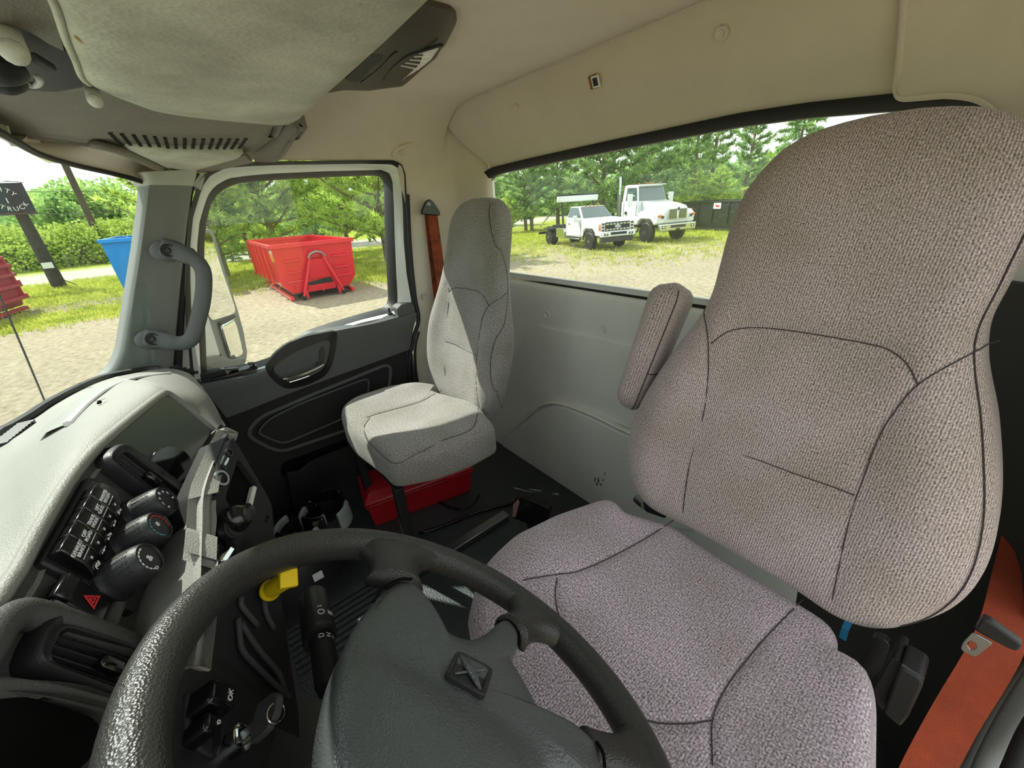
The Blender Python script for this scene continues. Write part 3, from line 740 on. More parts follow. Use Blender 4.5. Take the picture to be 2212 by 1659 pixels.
# ------------------------------------------------------------------ windscreen
t = (0.9511, 0.1432, 0.132); 
ws_top = [(0.45, 0.1282, 0.0896), (0.95, 0.1428, 0.1324), (1.18, 0.1448, 0.1336), (1.35, 0.1182, 0.132), (1.45, 0.0689, 0.1242), (1.5, 0.0237, 0.1112), (1.52, 0.0126, 0.0993)]
ws_bot = [(0.55, 0.40, -0.335), (1.05, 0.36, -0.345), (1.25, 0.315, -0.355), (1.36, 0.275, -0.365), (1.44, 0.235, -0.372), (1.49, 0.19, -0.375), (1.51, 0.15, -0.36)]
ws_top = [(0.0, 0.17, 0.14), (0.45, 0.165, 0.14)] + ws_top[1:]
ws_bot = [(0.0, 0.40, -0.33)] + ws_bot
rows = [ws_bot, [add(lerp(a, b, 0.5), (0.0, 0.012, 0)) for a, b in zip(ws_bot, ws_top)], ws_top]
MB().sheet(rows, 4, 6, 0.004).build('window_3', m_wsglass, kind='structure', smooth=180)
MB().tube(cr(ws_top, 4), 0.006, 6).build('trim_15', m_rubber, kind='structure')
# ------------------------------------------------------------------ seats
class Back:
    """High-back seat squab: horizontal superellipse sections, bolsters, sewn grooves."""
    def __init__(s, prof, yfun, thick, xc, n=3.4, bol=0.02, bolz=(-0.62, -0.2)):
        s.prof, s.yf, s.T, s.xc, s.n, s.bol, s.bz = prof, yfun, thick, xc, n, bol, bolz
        s.z0, s.z1 = prof[0][0], prof[-1][0]
    def hw(s, z): return interp(s.prof, z)[0]
    def th(s, z):
        k = min(1.0, max(0.0, (s.z1 - z) / 0.07), )
        k2 = min(1.0, max(0.0, (z - s.z0) / 0.06))
        return s.T * (0.35 + 0.65 * math.sqrt(max(0, 1 - (1 - k) ** 2))) * (0.6 + 0.4 * math.sqrt(max(0, 1 - (1 - k2) ** 2)))
    def bulge(s, x, z):
        u = (x - s.xc) / max(0.02, s.hw(z))
        w = math.exp(-((z - (s.bz[0] + s.bz[1]) / 2) / ((s.bz[1] - s.bz[0]) * 0.55)) ** 2)
        return s.bol * w * (math.exp(-((abs(u) - 0.78) / 0.22) ** 2) - 0.25 * math.exp(-(u / 0.5) ** 2)) 
    def front(s, x, z):
        h, T = s.hw(z), s.th(z)
        u = min(0.999, abs((x - s.xc) / h))
        return s.yf(z) - s.T / 2 + T / 2 * (1 - u ** s.n) ** (1 / s.n) + s.bulge(x, z)
    def mesh(s, name, m, parent, seams=(), nz=110, na=150, groove=0.004):
        rows, uv = [], []
        zs = [s.z0 + (s.z1 - s.z0) * (0.5 - 0.5 * math.cos(math.pi * i / nz)) * 0.35 + (s.z1 - s.z0) * i / nz * 0.65 for i in range(nz + 1)]
        dense = [resamp([(q[0], q[1], 0.0) for q in cr(sm, 6)], 90) for sm in seams]
        mb = MB()
        for z in zs:
            h, T = s.hw(z), s.th(z)
            yc = s.yf(z) - s.T / 2
            row = []
            for k in range(na):
                a = 2 * math.pi * k / na - math.pi / 2
                ca, sa = math.cos(a), math.sin(a)
                x = s.xc + h * math.copysign(abs(ca) ** (2 / s.n), ca)
                y = yc + T / 2 * math.copysign(abs(sa) ** (2 / s.n), sa)
                if sa > 0: y += s.bulge(x, z) * min(1, sa * 2)
                if sa > 0.15:
                    d2 = min((min((x - q[0]) ** 2 + (z - q[1]) ** 2 for q in sm) for sm in dense), default=1)
                    y -= groove * math.exp(-d2 / 0.006 ** 2)
                row.append((x, y, z))
            half = na // 2
            acc = [0.0] * na
            for k in range(half + 1, na): acc[k] = acc[k - 1] - (V(row[k]) - V(row[k - 1])).length
            for k in range(half - 1, -1, -1): acc[k] = acc[k + 1] + (V(row[k]) - V(row[k + 1])).length
            uv += [(q + s.xc, z * 1.05) for q in acc]
            rows.append(row)
        mb.grid(rows, closeu=True, cap=True)
        o = mb.build(name, m, parent, smooth=180, uvs=uv)
        for sm in dense:
            st = MB(); st.tube([(q[0], s.front(q[0], q[1]) - groove * 0.55, q[1]) for q in sm], 0.0009, 6)
            st.build('seam', m_seam, o)
        return o

class Pad:
    """Seat cushion: plan outline, crowned top, rounded rim, sewn grooves."""
    def __init__(s, outline, zfun, thick, rim=0.035): 
        s.o, s.zf, s.T, s.rim = resamp(outline, 160, True), zfun, thick, rim
        n = len(s.o)
        s.c = (sum(p[0] for p in s.o) / n, sum(p[1] for p in s.o) / n)
    def mesh(s, name, m, parent, seams=(), groove=0.004, seamz=None):
        prof = [(0.0, 0.0)]
        rows, uv = [], []
        dense = [resamp([(q[0], q[1], 0.0) for q in cr(sm, 6)], 90) for sm in seams]
        steps = [(k / 40.0, None) for k in range(1, 37)]
        def top(x, y, d): return s.zf(x, y)
        mb = MB()
        seq = []
        per = [0.0]
        for a_, b_ in zip(s.o, s.o[1:]): per.append(per[-1] + (V(b_) - V(a_)).length)
        for k in range(1, 47): seq.append(('t', k / 46.0))
        for k in range(1, 9): seq.append(('r', k / 8.0))
        seq.append(('s', 0.5)); seq.append(('s', 1.0))
        for k in range(1, 4): seq.append(('b', k / 3.0))
        for kind, t in seq:
            row = []
            for i, p in enumerate(s.o):
                d = Vector((p[0] - s.c[0], p[1] - s.c[1]))
                L = d.length; d.normalize()
                Lr = L - s.rim
                if kind == 't': r, dz = Lr * (0.02 + 0.98 * t), 0.0
                elif kind == 'r': r, dz = Lr + s.rim * math.sin(t * math.pi / 2), -s.rim * (1 - math.cos(t * math.pi / 2))
                elif kind == 's': r, dz = L, -s.rim - (s.T - 1.5 * s.rim) * t
                else: r, dz = L - s.rim * 0.6 * (1 - math.cos(t * math.pi / 2)) - (L * 0.5 if t == 1 else 0), -s.T + s.rim * 0.5 * (1 - math.sin(t * math.pi / 2))
                x, y = s.c[0] + d.x * r, s.c[1] + d.y * r
                z = s.zf(x, y) + dz
                if kind == 't':
                    d2 = min((min((x - q[0]) ** 2 + (y - q[1]) ** 2 for q in sm) for sm in dense), default=1)
                    z -= groove * math.exp(-d2 / 0.006 ** 2)
                row.append((x, y, z))
                uv.append((x, y) if kind == 't' or (kind == 'r' and t < 0.6) else (per[i], z))
            rows.append(row)
        mb.grid(rows, closeu=True)
        n0 = len(rows[0])
        mb.v.append((s.c[0], s.c[1], s.zf(*s.c))); uv.append((s.c[0], s.c[1])); ci = len(mb.v) - 1
        mb.f += [((k + 1) % n0, k, ci) for k in range(n0)]
        mb.f.append(tuple((len(rows) - 1) * n0 + k for k in range(n0)))
        o = mb.build(name, m, parent, smooth=180, uvs=uv)
        for sm in dense:
            st = MB(); st.tube([(q[0], q[1], s.zf(q[0], q[1]) - groove * 0.5) for q in sm], 0.0009, 6)
            st.build('seam', m_seam, o)
        return o

# driver's seat
ds = thing('driver_chair', 'large purple-grey ribbed cloth high-back driver seat filling the right of the cab', 'seat', (0.178, -0.5, -1.15))
dprof = [(-0.615, 0.205), (-0.58, 0.235), (-0.53, 0.262), (-0.48, 0.270), (-0.415, 0.262), (-0.306, 0.226), (-0.227, 0.191), (-0.183, 0.180), (-0.13, 0.181), (-0.07, 0.183), (-0.01, 0.175), (0.035, 0.152), (0.068, 0.118), (0.083, 0.078), (0.090, 0.035)]
DB = Back(dprof, lambda z: -0.62 - 0.33 * (z + 0.6) + 0.01, 0.14, 0.178, n=4.6, bol=0.022)
DB.mesh('backrest', m_fab_d, ds, seams=[
    [(0.3613, -0.2065), (0.3353, -0.2313), (0.3193, -0.2622), (0.3026, -0.3263), (0.2922, -0.3985), (0.2903, -0.4869), (0.2752, -0.5806)],
    [(0.316, -0.259), (0.2914, -0.2326), (0.2507, -0.2205), (0.1924, -0.2167), (0.1087, -0.2164), (0.0783, -0.2191), (0.0548, -0.2315), (0.036, -0.2537)],
    [(-0.0161, -0.1985), (0.0074, -0.2153), (0.036, -0.2537), (0.0484, -0.3036), (0.0516, -0.3394), (0.0502, -0.39), (0.0456, -0.4628), (0.0282, -0.5806)],
    [(0.2276, -0.4337), (0.1836, -0.4317), (0.1246, -0.4299), (0.0517, -0.4243)],
    [(0.178 - 0.955 * DB.hw(z), z) for z in (0.02, -0.04, -0.12, -0.2, -0.3, -0.4, -0.48, -0.54, -0.58)]])
def dz(x, y):
    u = (x - 0.178) / 0.28
    t = (y + 0.25) / -0.4
    return -0.612 + 0.020 * math.exp(-((abs(u) - 0.8) / 0.25) ** 2) - 0.012 * math.exp(-(u / 0.45) ** 2) - 0.03 * max(0, -t + 0.12) + 0.008 * math.exp(-((t - 0.15) / 0.25) ** 2)
dout = [(0.4197, -0.2026, -0.612), (0.4588, -0.2417, -0.612), (0.4708, -0.268, -0.612), (0.4892, -0.3569, -0.612), (0.4749, -0.4584, -0.612), (0.4309, -0.5657, -0.612), (0.4087, -0.5764, -0.612), (0.3776, -0.5676, -0.612), (0.358, -0.5827, -0.612), (0.2956, -0.6284, -0.612), (0.1625, -0.6282, -0.612), (0.061, -0.6227, -0.612), (0.0159, -0.6118, -0.612), (-0.0008, -0.5838, -0.612), (-0.0003, -0.5641, -0.612), (-0.0233, -0.5673, -0.612), (-0.0394, -0.5576, -0.612), (-0.0534, -0.5235, -0.612)] + [(-0.10, -0.70 + 0.42, -0.6), (-0.105, -0.25, -0.6), (-0.085, -0.19, -0.6), (0.0, -0.165, -0.6), (0.15, -0.16, -0.6), (0.3, -0.165, -0.6), (0.4, -0.18, -0.6)]
dout = [(p[0], p[1], 0) for p in dout]
DP_ = Pad(fil(dout, 0.02, 3), dz, 0.15, 0.035)
DP_.mesh('cushion', m_fab_c, ds, seams=[
    [(0.3769, -0.2878), (0.3496, -0.3447), (0.3316, -0.3878), (0.3119, -0.4904), (0.3004, -0.5669), (0.2942, -0.6261)],
    [(0.0601, -0.6199), (0.0719, -0.5339), (0.0775, -0.4771), (0.0812, -0.4038), (0.0754, -0.3469), (0.0534, -0.2999)],
    [(0.3461, -0.3388), (0.3261, -0.3144), (0.2953, -0.2941), (0.2511, -0.2787), (0.1807, -0.2665), (0.1286, -0.285), (0.0959, -0.3154), (0.0752, -0.3441)]])
# suspension base below the cushion
b = MB(); b.box((0.178, -0.47, -0.80), (0.40, 0.46, 0.06)); b.build('seat_pan', m_black, ds, bevel=0.01)
b = MB(); b.box((0.178, -0.47, -1.12), (0.42, 0.5, 0.06)); b.build('seat_base', m_black, ds, bevel=0.01)
b = MB()
for k in range(7):
    z = -0.83 - 0.04 * k
    b.box((0.178, -0.47, z - 0.012), (0.36 - 0.02 * (k % 2), 0.42 - 0.02 * (k % 2), 0.03))
b.build('bellows', m_rubber, ds, bevel=0.008)
# recliner hardware on the door side
b = MB(); b.prism(fil([(-0.0257, -0.6, -0.5899), (-0.0389, -0.6, -0.5845), (-0.0455, -0.6, -0.5929), (-0.0487, -0.6, -0.6421), (-0.0432, -0.6, -0.6723), (-0.0288, -0.6, -0.6576)], 0.006), (0, -0.012, 0)); b.build('recliner_bracket', m_black_gloss, ds, bevel=0.003)
b = MB(); b.prism(fil([(-0.0506, -0.6, -0.6052), (-0.0613, -0.6, -0.6059), (-0.0664, -0.6, -0.662), (-0.0676, -0.6, -0.7144), (-0.0497, -0.6, -0.6983), (-0.0508, -0.6, -0.6504)], 0.006), (0, -0.05, 0)); b.build('recline_hub', m_black, ds, bevel=0.004)
b = MB(); b.prism(fil([(-0.0668, -0.585, -0.6999), (-0.0871, -0.585, -0.705), (-0.0883, -0.585, -0.677), (-0.0844, -0.585, -0.6084), (-0.0803, -0.585, -0.5997), (-0.0593, -0.585, -0.5995)], 0.006), (0, -0.05, 0)); kn = b.build('recline_knob', m_black, ds, bevel=0.004, seg=3)
for k in range(5):
    b = MB(); b.tube([lerp((-0.0604, -0.59, -0.5997), (-0.065, -0.635, -0.6455), k / 4), lerp((-0.0818, -0.59, -0.6016), (-0.0881, -0.635, -0.6474), k / 4)], 0.0022, 6); b.build('grip_ridge', m_panel, kn)
# small bracket seen between cushion and squab on the passenger side
b = MB(); b.tube([(0.3787, -0.66, -0.6539), (0.4125, -0.68, -0.6683)], 0.012, 10); b.build('hinge_tube', m_steel, ds)
b = MB(); b.bar((0.3781, -0.665, -0.6566), (0.33, -0.665, -0.6435), 0.02, 0.024); b.build('hinge_bracket', m_black, ds, bevel=0.003)
# raised armrest beside the squab
ax0, ax1 = V((0.4891, -0.735, -0.4661)), V((0.4426, -0.8, -0.1743))
rows = []
dax = (ax1 - ax0).normalized()
sx = Vector((1, 0.25, 0)); sx = (sx - dax * sx.dot(dax)).normalized(); sy = dax.cross(sx)
L_ = (ax1 - ax0).length
uva = []
for i in range(31):
    t = i / 30
    e = 0.05
    s_ = t * L_
    k = math.sqrt(max(0.02, 1 - (1 - min(1, s_ / e)) ** 2)) if s_ < e else (math.sqrt(max(0.02, 1 - (1 - min(1, (L_ - s_) / 0.035)) ** 2)) if L_ - s_ < 0.035 else 1)
    w = (0.034 + 0.008 * t) * k
    h = (0.062 - 0.004 * t) * k
    c0 = ax0.lerp(ax1, t)
    row = []
    for j in range(40):
        a = 2 * math.pi * j / 40
        ca, sa = math.cos(a), math.sin(a)
        row.append(tuple(c0 + sx * (w * math.copysign(abs(ca) ** 0.6, ca)) + sy * (h * math.copysign(abs(sa) ** 0.6, sa))))
        uva.append((a * 0.05, s_))
    rows.append(row)
b = MB(); b.grid(rows, closeu=True, cap=True); arm = b.build('armrest', m_fab_d, ds, smooth=180, uvs=uva)
for j in (13, 27):
    b = MB(); b.tube([rows[i][j] for i in range(1, 30)], 0.0013, 6); b.build('seam', m_seam, arm)
b = MB(); b.tube(cr([rows[11][j] for j in range(13, 28, 2)], 3), 0.0013, 6); b.build('seam', m_seam, arm)

# passenger seat
ps = thing('passenger_chair', 'smaller grey cloth high-back passenger seat by the far door, partly sunlit', 'seat', (1.23, -0.5, -1.15))
pprof = [(-0.70, 0.2), (-0.66, 0.215), (-0.60, 0.232), (-0.53, 0.245), (-0.47, 0.247), (-0.40, 0.235), (-0.33, 0.207), (-0.24, 0.176), (-0.17, 0.163), (-0.11, 0.158), (-0.06, 0.15), (-0.02, 0.13), (0.005, 0.10), (0.018, 0.07), (0.024, 0.035)]
PBK = Back(pprof, lambda z: -0.66 - 0.25 * (z + 0.62), 0.092, 1.228, n=5.0, bol=0.018, bolz=(-0.62, -0.25))
PBK.mesh('backrest', m_fab_p, ps, seams=[
    [(1.337, -0.2661), (1.319, -0.2908), (1.32, -0.4034), (1.319, -0.5132), (1.296, -0.6062), (1.269, -0.6391)],
    [(1.319, -0.2908), (1.295, -0.2732), (1.208, -0.2653), (1.099, -0.2695), (1.056, -0.3008)],
    [(1.009, -0.2587), (1.056, -0.3008), (1.08, -0.3662), (1.09, -0.4414), (1.085, -0.5257), (1.047, -0.6456)],
    [(1.315, -0.4729), (1.25, -0.4713), (1.178, -0.4758), (1.095, -0.4745)],
    [(1.135, 0.0033), (1.081, -0.1111), (1.019, -0.2109), (1, -0.3245), (1.009, -0.4665), (0.9904, -0.584), (0.9596, -0.6316)]], nz=70, na=110)
def pz(x, y):
    u = (x - 1.2) / 0.22
    return -0.632 + 0.012 * math.exp(-((abs(u) - 0.8) / 0.3) ** 2) - 0.06 * max(0.0, y + 0.30) - 0.02 * (1 - math.exp(-max(0, (y + 0.36)) ** 2 / 0.01)) 
pout = [(1.335, -0.2613, -0.65), (1.408, -0.284, -0.65), (1.449, -0.3476, -0.65), (1.449, -0.4783, -0.65), (1.391, -0.5823, -0.65), (1.312, -0.6452, -0.65)] + [(1.3, -0.6, 0), (1.1, -0.66, 0), (0.8946, -0.6178, -0.65), (0.8858, -0.4974, -0.66), (0.9078, -0.3799, -0.68), (0.9433, -0.308, -0.7), (0.9692, -0.2807, -0.7), (1.111, -0.2742, -0.69), (1.231, -0.2609, -0.67)]
PP = Pad(fil([(p[0], p[1], 0) for p in pout], 0.03, 4), pz, 0.115, 0.035)
PP.mesh('cushion', m_fab_p, ps, seams=[
    [(1.25, -0.3236), (1.237, -0.4015), (1.219, -0.5085), (1.236, -0.5751), (1.247, -0.6208)],
    [(1.238, -0.3334), (1.192, -0.2939), (1.079, -0.2731), (0.9377, -0.2858), (0.9224, -0.3495), (0.9295, -0.4452), (0.9255, -0.5433), (1.01, -0.6286)]])
b = MB(); b.box((1.19, -0.47, -0.77), (0.36, 0.36, 0.03)); b.build('seat_pan', m_black, ps, bevel=0.005)
for lx, ly in ((1.0, -0.30), (1.38, -0.30)):
    b = MB(); b.bar((lx, ly, -0.77), (lx, ly, -1.15), 0.03, 0.03); b.build('leg', m_black, ps, bevel=0.003)
b = MB(); b.bar((1.0, -0.24, -1.135), (1.0, -0.70, -1.135), 0.04, 0.022); b.build('floor_rail', m_steel, ps, bevel=0.003)
# ------------------------------------------------------------------ steering wheel and column
WO, WA, WB, WN = V((0.21500, -0.06600, -0.38600)), V((1.00000, 0.00000, 0.00000)), V((0.00000, 0.78850, 0.61500)), V((0.00000, -0.61500, 0.78850))
def W(a, b, n=0.0): return tuple(WO + WA * a + WB * b + WN * n)
col = thing('steering_column', 'dark plastic steering column shroud with gear stalk below the wheel', 'steering column', W(0, 0.05, -0.3))
wh = thing('steering_wheel', 'black textured four spoke truck steering wheel with embossed emblem pad', 'steering wheel', W(0, 0, -0.05))
b = MB()
RR = 0.2125
rows = []
for i in range(120):
    a = 2 * math.pi * i / 120
    row = []
    for k in range(18):
        t = 2 * math.pi * k / 18
        rr = 0.0172 - 0.0012 * math.cos(2 * t)
        row.append(W((RR + rr * math.cos(t)) * math.cos(a), (RR + rr * math.cos(t)) * math.sin(a), rr * 1.06 * math.sin(t)))
    rows.append(row)
b.grid(rows, closeu=True, closev=True)
b.build('rim', m_rim, wh, smooth=180)
# hub pad
vis = [(-0.037, 0.1165), (-0.023, 0.112), (0.0062, 0.102), (0.0458, 0.0816), (0.075, 0.0601), (0.1117, 0.0196), (0.1309, -0.0133), (0.1318, -0.0327), (0.0958, -0.0195), (0.066, -0.0141), (0.0448, -0.0254), (0.0292, -0.0463), (0.0332, -0.075), (0.0493, -0.1145), (0.0586, -0.1393), (0.043, -0.1428), (0.0242, -0.1325), (0.0097, -0.1126), (-0.0015, -0.0859), (-0.0111, -0.0861), (-0.0425, -0.0791), (-0.0691, -0.0704), (-0.0863, -0.0656), (-0.094, -0.0822), (-0.1011, -0.1115), (-0.1102, -0.1087), (-0.1184, -0.0969)]
hub = vis + [(-0.165, -0.10), (-0.125, -0.075), (-0.1, -0.04), (-0.115, -0.005), (-0.15, 0.01), (-0.16, 0.06), (-0.12, 0.09), (-0.075, 0.108)]
hub = resamp(fil([(p[0], p[1], 0) for p in hub], 0.012, 4), 220, True)
hc = (-0.02, -0.005)
rows = []
def crown(a, b):
    d = (a - hc[0]) * 0.80 + (b - hc[1]) * 0.60
    e = -(a - hc[0]) * 0.6 + (b - hc[1]) * 0.8
    return 0.006 * math.exp(-((e - 0.055) / 0.03) ** 2) - 0.004 * math.exp(-((e - 0.015) / 0.02) ** 2) + 0.004 * math.exp(-((e + 0.05) / 0.05) ** 2)
for s_, n_ in ((1.0, -0.03), (1.0, -0.004), (0.995, 0.001), (0.98, 0.005), (0.955, 0.008), (0.92, 0.0105), (0.87, 0.0125), (0.8, 0.0145), (0.72, 0.016), (0.62, 0.0172), (0.52, 0.018), (0.4, 0.0185), (0.28, 0.0188), (0.15, 0.019), (0.02, 0.019)):
    rows.append([W(hc[0] + (p[0] - hc[0]) * s_, hc[1] + (p[1] - hc[1]) * s_, n_ + crown(hc[0] + (p[0] - hc[0]) * s_, hc[1] + (p[1] - hc[1]) * s_) * (1 - s_ ** 6)) for p in hub])
b = MB(); b.grid(rows, closeu=True, cap=True); b.build('hub_pad', m_hub, wh, smooth=180)
# emblem: sunk diamond with a raised bar, no lettering
ec = [V(p) for p in [(0.2254, -0.087, -0.3783), (0.1974, -0.108, -0.3946), (0.1747, -0.0834, -0.3754), (0.2041, -0.0639, -0.3603)]]
em = sum(ec, Vector()) / 4
q = lambda i, j, h=0.0: tuple(em + (ec[0] - ec[2]) / 2 * i + (ec[1] - ec[3]) / 2 * j + WN * h)
sqr = lambda s_, h: [tuple(em + (ec[k] - em) * s_ + WN * h) for k in range(4)]
b = MB(); b.grid([fil(sqr(1.0, -0.006), 0.006), fil(sqr(1.0, 0.0022), 0.006), fil(sqr(0.93, 0.0032), 0.006), fil(sqr(0.80, 0.003), 0.005), fil(sqr(0.74, 0.0012), 0.005), fil(sqr(0.02, 0.0012), 0.0001)], closeu=True); b.build('emblem', m_black, wh, smooth=30)
a0, a1 = em + (ec[0] - em) * 0.80, em + (ec[2] - em) * 0.80
b = MB(); b.tube([tuple(a0.lerp(a1, t) + WN * (0.0015 + 0.0022 * math.sin(math.pi * t))) for t in [k / 12 for k in range(13)]], [0.0008 + 0.0026 * math.sin(math.pi * k / 12) for k in range(13)], 10)
for side in (ec[1], ec[3]):
    b.tube([tuple(em + WN * 0.0026), tuple(em + (side - em) * 0.62 + WN * 0.0022)], 0.0010, 6)
b.build('emblem_relief', m_hub, wh, smooth=60)
b = MB(); b.bar((0.1984, -0.1308, -0.4213), (0.1905, -0.1275, -0.4187), 0.002, 0.002, WN); b.build('pad_mark', m_black, wh)
def spoke(p0, w0, ang, w1, n0=-0.012):
    c1 = (RR * math.cos(ang), RR * math.sin(ang))
    d = Vector((c1[0] - p0[0], c1[1] - p0[1])); L = d.length; d.normalize()
    sd = Vector((-d.y, d.x))
    b = MB(); rows = []
    for i in range(17):
        t = i / 16
        c = (p0[0] + d.x * L * t, p0[1] + d.y * L * t)
        w = w0 * 0.5 + (w1 * 0.5 - w0 * 0.5) * (t ** 3.2) - 0.08 * w0 * math.sin(math.pi * min(1, t * 1.3))
        h = 0.013 + 0.0035 * t
        row = []
        for k in range(20):
            a = 2 * math.pi * k / 20
            ca, sa = math.cos(a), math.sin(a)
            u = w * math.copysign(abs(ca) ** 0.7, ca)
            rr = u / (w1 * 0.5)
            curve = -0.014 * (t ** 3) * rr * rr       # ends follow the rim's curve
            row.append(W(c[0] + sd.x * u + d.x * curve, c[1] + sd.y * u + d.y * curve, n0 * (1 - t) + h * math.copysign(abs(sa) ** 0.8, sa) - 0.004 * math.cos(2 * a) * (1 - t) ))
        rows.append(row)
    b.grid(rows, closeu=True, cap=True)
    b.build('spoke', m_rim, wh, smooth=180)
R_ = math.radians
s1 = (0.1329, -0.0152)
spoke(s1, 0.070, R_(-12.5), 0.15, 0.0)
s2 = (0.0391, -0.1329)
spoke(s2, 0.048, R_(-74.5), 0.125, 0.0)
spoke((-0.098, -0.105), 0.05, R_(-131), 0.11, -0.006)
spoke((-0.15, 0.045), 0.06, R_(166), 0.12, -0.006)
# dark gap between pad and spokes
for pts_ in ([(0.3062, -0.0437, -0.3521), (0.3271, -0.0612, -0.3658), (0.3383, -0.0805, -0.3808), (0.3384, -0.0946, -0.3919)], [(0.2587, -0.1564, -0.4401), (0.2584, -0.1706, -0.4511), (0.2392, -0.1703, -0.4509), (0.2214, -0.1574, -0.4408)], [(0.112, -0.1549, -0.4388), (0.1031, -0.1528, -0.4372), (0.0947, -0.1445, -0.4307)]):
    b = MB(); b.tube(cr(pts_, 4), 0.0016, 6); b.build('pad_gap', m_void, wh)
# column shroud
b = MB()
def wbox(a0, a1, b0, b1, n0, n1): return [W(a, bb, n) for a in (a0, a1) for bb in (b0, b1) for n in (n0, n1)]
b.grid([[W(*p) for p in fil(o_, 0.03, 5)] for o_ in (
    [(-0.10, 0.130, -0.155), (0.010, 0.130, -0.155), (0.035, 0.03, -0.155), (0.02, -0.08, -0.155), (-0.11, -0.08, -0.155)],
    [(-0.10, 0.135, -0.11), (-0.002, 0.137, -0.11), (0.036, 0.06, -0.11), (0.03, -0.08, -0.11), (-0.11, -0.08, -0.11)],
    [(-0.09, 0.120, -0.06), (-0.012, 0.120, -0.06), (0.034, 0.075, -0.06), (0.03, -0.07, -0.06), (-0.10, -0.07, -0.06)],
    [(-0.07, 0.10, -0.032), (-0.02, 0.10, -0.032), (0.02, 0.065, -0.032), (0.02, -0.05, -0.032), (-0.08, -0.05, -0.032)])], closeu=True, cap=True)
b.build('shroud', m_handle, col, smooth=50)
b = MB(); b.tube([W(-0.03, 0.02, -0.15), W(-0.03, 0.06, -0.45)], 0.06, 20); b.build('column_tube', m_black, col)
# gear stalk
st = [V(p) for p in [(0.2994, 0.0161, -0.417), (0.3264, 0.0135, -0.4191), (0.3598, 0.0099, -0.422), (0.4211, 0.0016, -0.4284), (0.4336, 0.0003, -0.4294)]]
dx_ = (st[3] - st[0]).normalized()
b = MB(); b.lathe([(0.0105, 0.0), (0.0125, 0.008), (0.0128, (st[2] - st[0]).length)], st[0], dx_, 24); b.build('stalk', m_black, col, smooth=50)
p2, L2 = st[2], (st[4] - st[2]).length
b = MB(); b.lathe([(0.0, 0.0), (0.0165, 0.0), (0.0175, 0.003), (0.0175, 0.006), (0.0168, 0.008), (0.0172, 0.012), (0.0158, L2 - 0.004), (0.0135, L2), (0.0, L2 + 0.001)], p2, dx_, 28)
stc = V((0, 0, 0)) - p2; stc = (stc - dx_ * stc.dot(dx_)).normalized(); sts = dx_.cross(stc)
for k in range(-7, 8):
    a = math.radians(12 * k - 95)
    r_ = stc * math.cos(a) + sts * math.sin(a)
    b.bar(tuple(p2 + dx_ * 0.012 + r_ * 0.0172), tuple(p2 + dx_ * (L2 - 0.005) + r_ * 0.016), 0.0012, 0.0014, tuple(r_))
knob = b.build('stalk_grip', m_black, col, smooth=50)
tan_ = lambda ang: (stc * math.cos(ang) + sts * math.sin(ang))
for s_, al, ang, sz in (('D', -0.006, 0.15, 0.008), ('N', -0.006, 0.75, 0.008), ('R', 0.006 - 0.012, 1.35, 0.008), ('O', 0.024, 0.35, 0.011), ('2', 0.033, 0.3, 0.006), ('|||', 0.024, 0.95, 0.008)):
    r_ = tan_(1 * ang)
    rad = 0.0133 if al < 0 else 0.0172
    text('print', s_, tuple(p2 + dx_ * al + r_ * rad), tuple(dx_), tuple(r_.cross(dx_)), sz, m_print, col)
# ------------------------------------------------------------------ dashboard
DK, D1, D2, DN = V((0.45000, 0.11500, -0.28000)), V((0.98163, -0.19081, 0.00000)), V((-0.06657, -0.34246, -0.93717)), V((-0.17882, -0.91995, 0.34887))
def D(a, b, h=0.0): return tuple(DK + D1 * a + D2 * b + DN * h)
dn = lambda h: tuple(DN * h)
dash = thing('dashboard', 'grey wrap-around truck dashboard with black switch and vent panel under the windscreen', 'dashboard', (0.75, 0.2, -0.9))
brow = [D(-0.42, -0.075), D(-0.25, -0.075)] + [(0.3524, 0.1589, -0.2143), (0.4119, 0.1493, -0.209), (0.4558, 0.1424, -0.2048), (0.4944, 0.1357, -0.2026), (0.5428, 0.126, -0.2034), (0.6236, 0.1075, -0.2109), (0.6983, 0.0899, -0.2191), (0.731, 0.0819, -0.2232), (0.7457, 0.0777, -0.2267)]
far = [(0.0, 0.40, -0.325), (0.7, 0.385, -0.328), (1.05, 0.3493, -0.33), (1.108, 0.3376, -0.333), (1.16, 0.322, -0.335), (1.213, 0.3133, -0.338), (1.251, 0.3033, -0.34), (1.308, 0.2926, -0.346), (1.358, 0.2756, -0.35), (1.401, 0.2604, -0.355), (1.439, 0.2318, -0.36)]
rows = []
for a, b in zip(far, brow):
    a1 = add(a, (0, 0, 0))
    rows.append([add(a, (0, 0.012, -0.02)), a, lerp(a, b, 0.2), add(lerp(a, b, 0.5), (0, 0, 0.004)), add(lerp(a, b, 0.75), (0, 0, 0.012)), add(lerp(a, b, 0.93), (0, 0, 0.010)), b, add(b, mul(DN, -0.012))])
b = MB(); b.sheet(rows, 3, 3, 0.015, toward=(0.4, 0, 0.4)); b.build('top_pad', m_dash, dash, smooth=60)
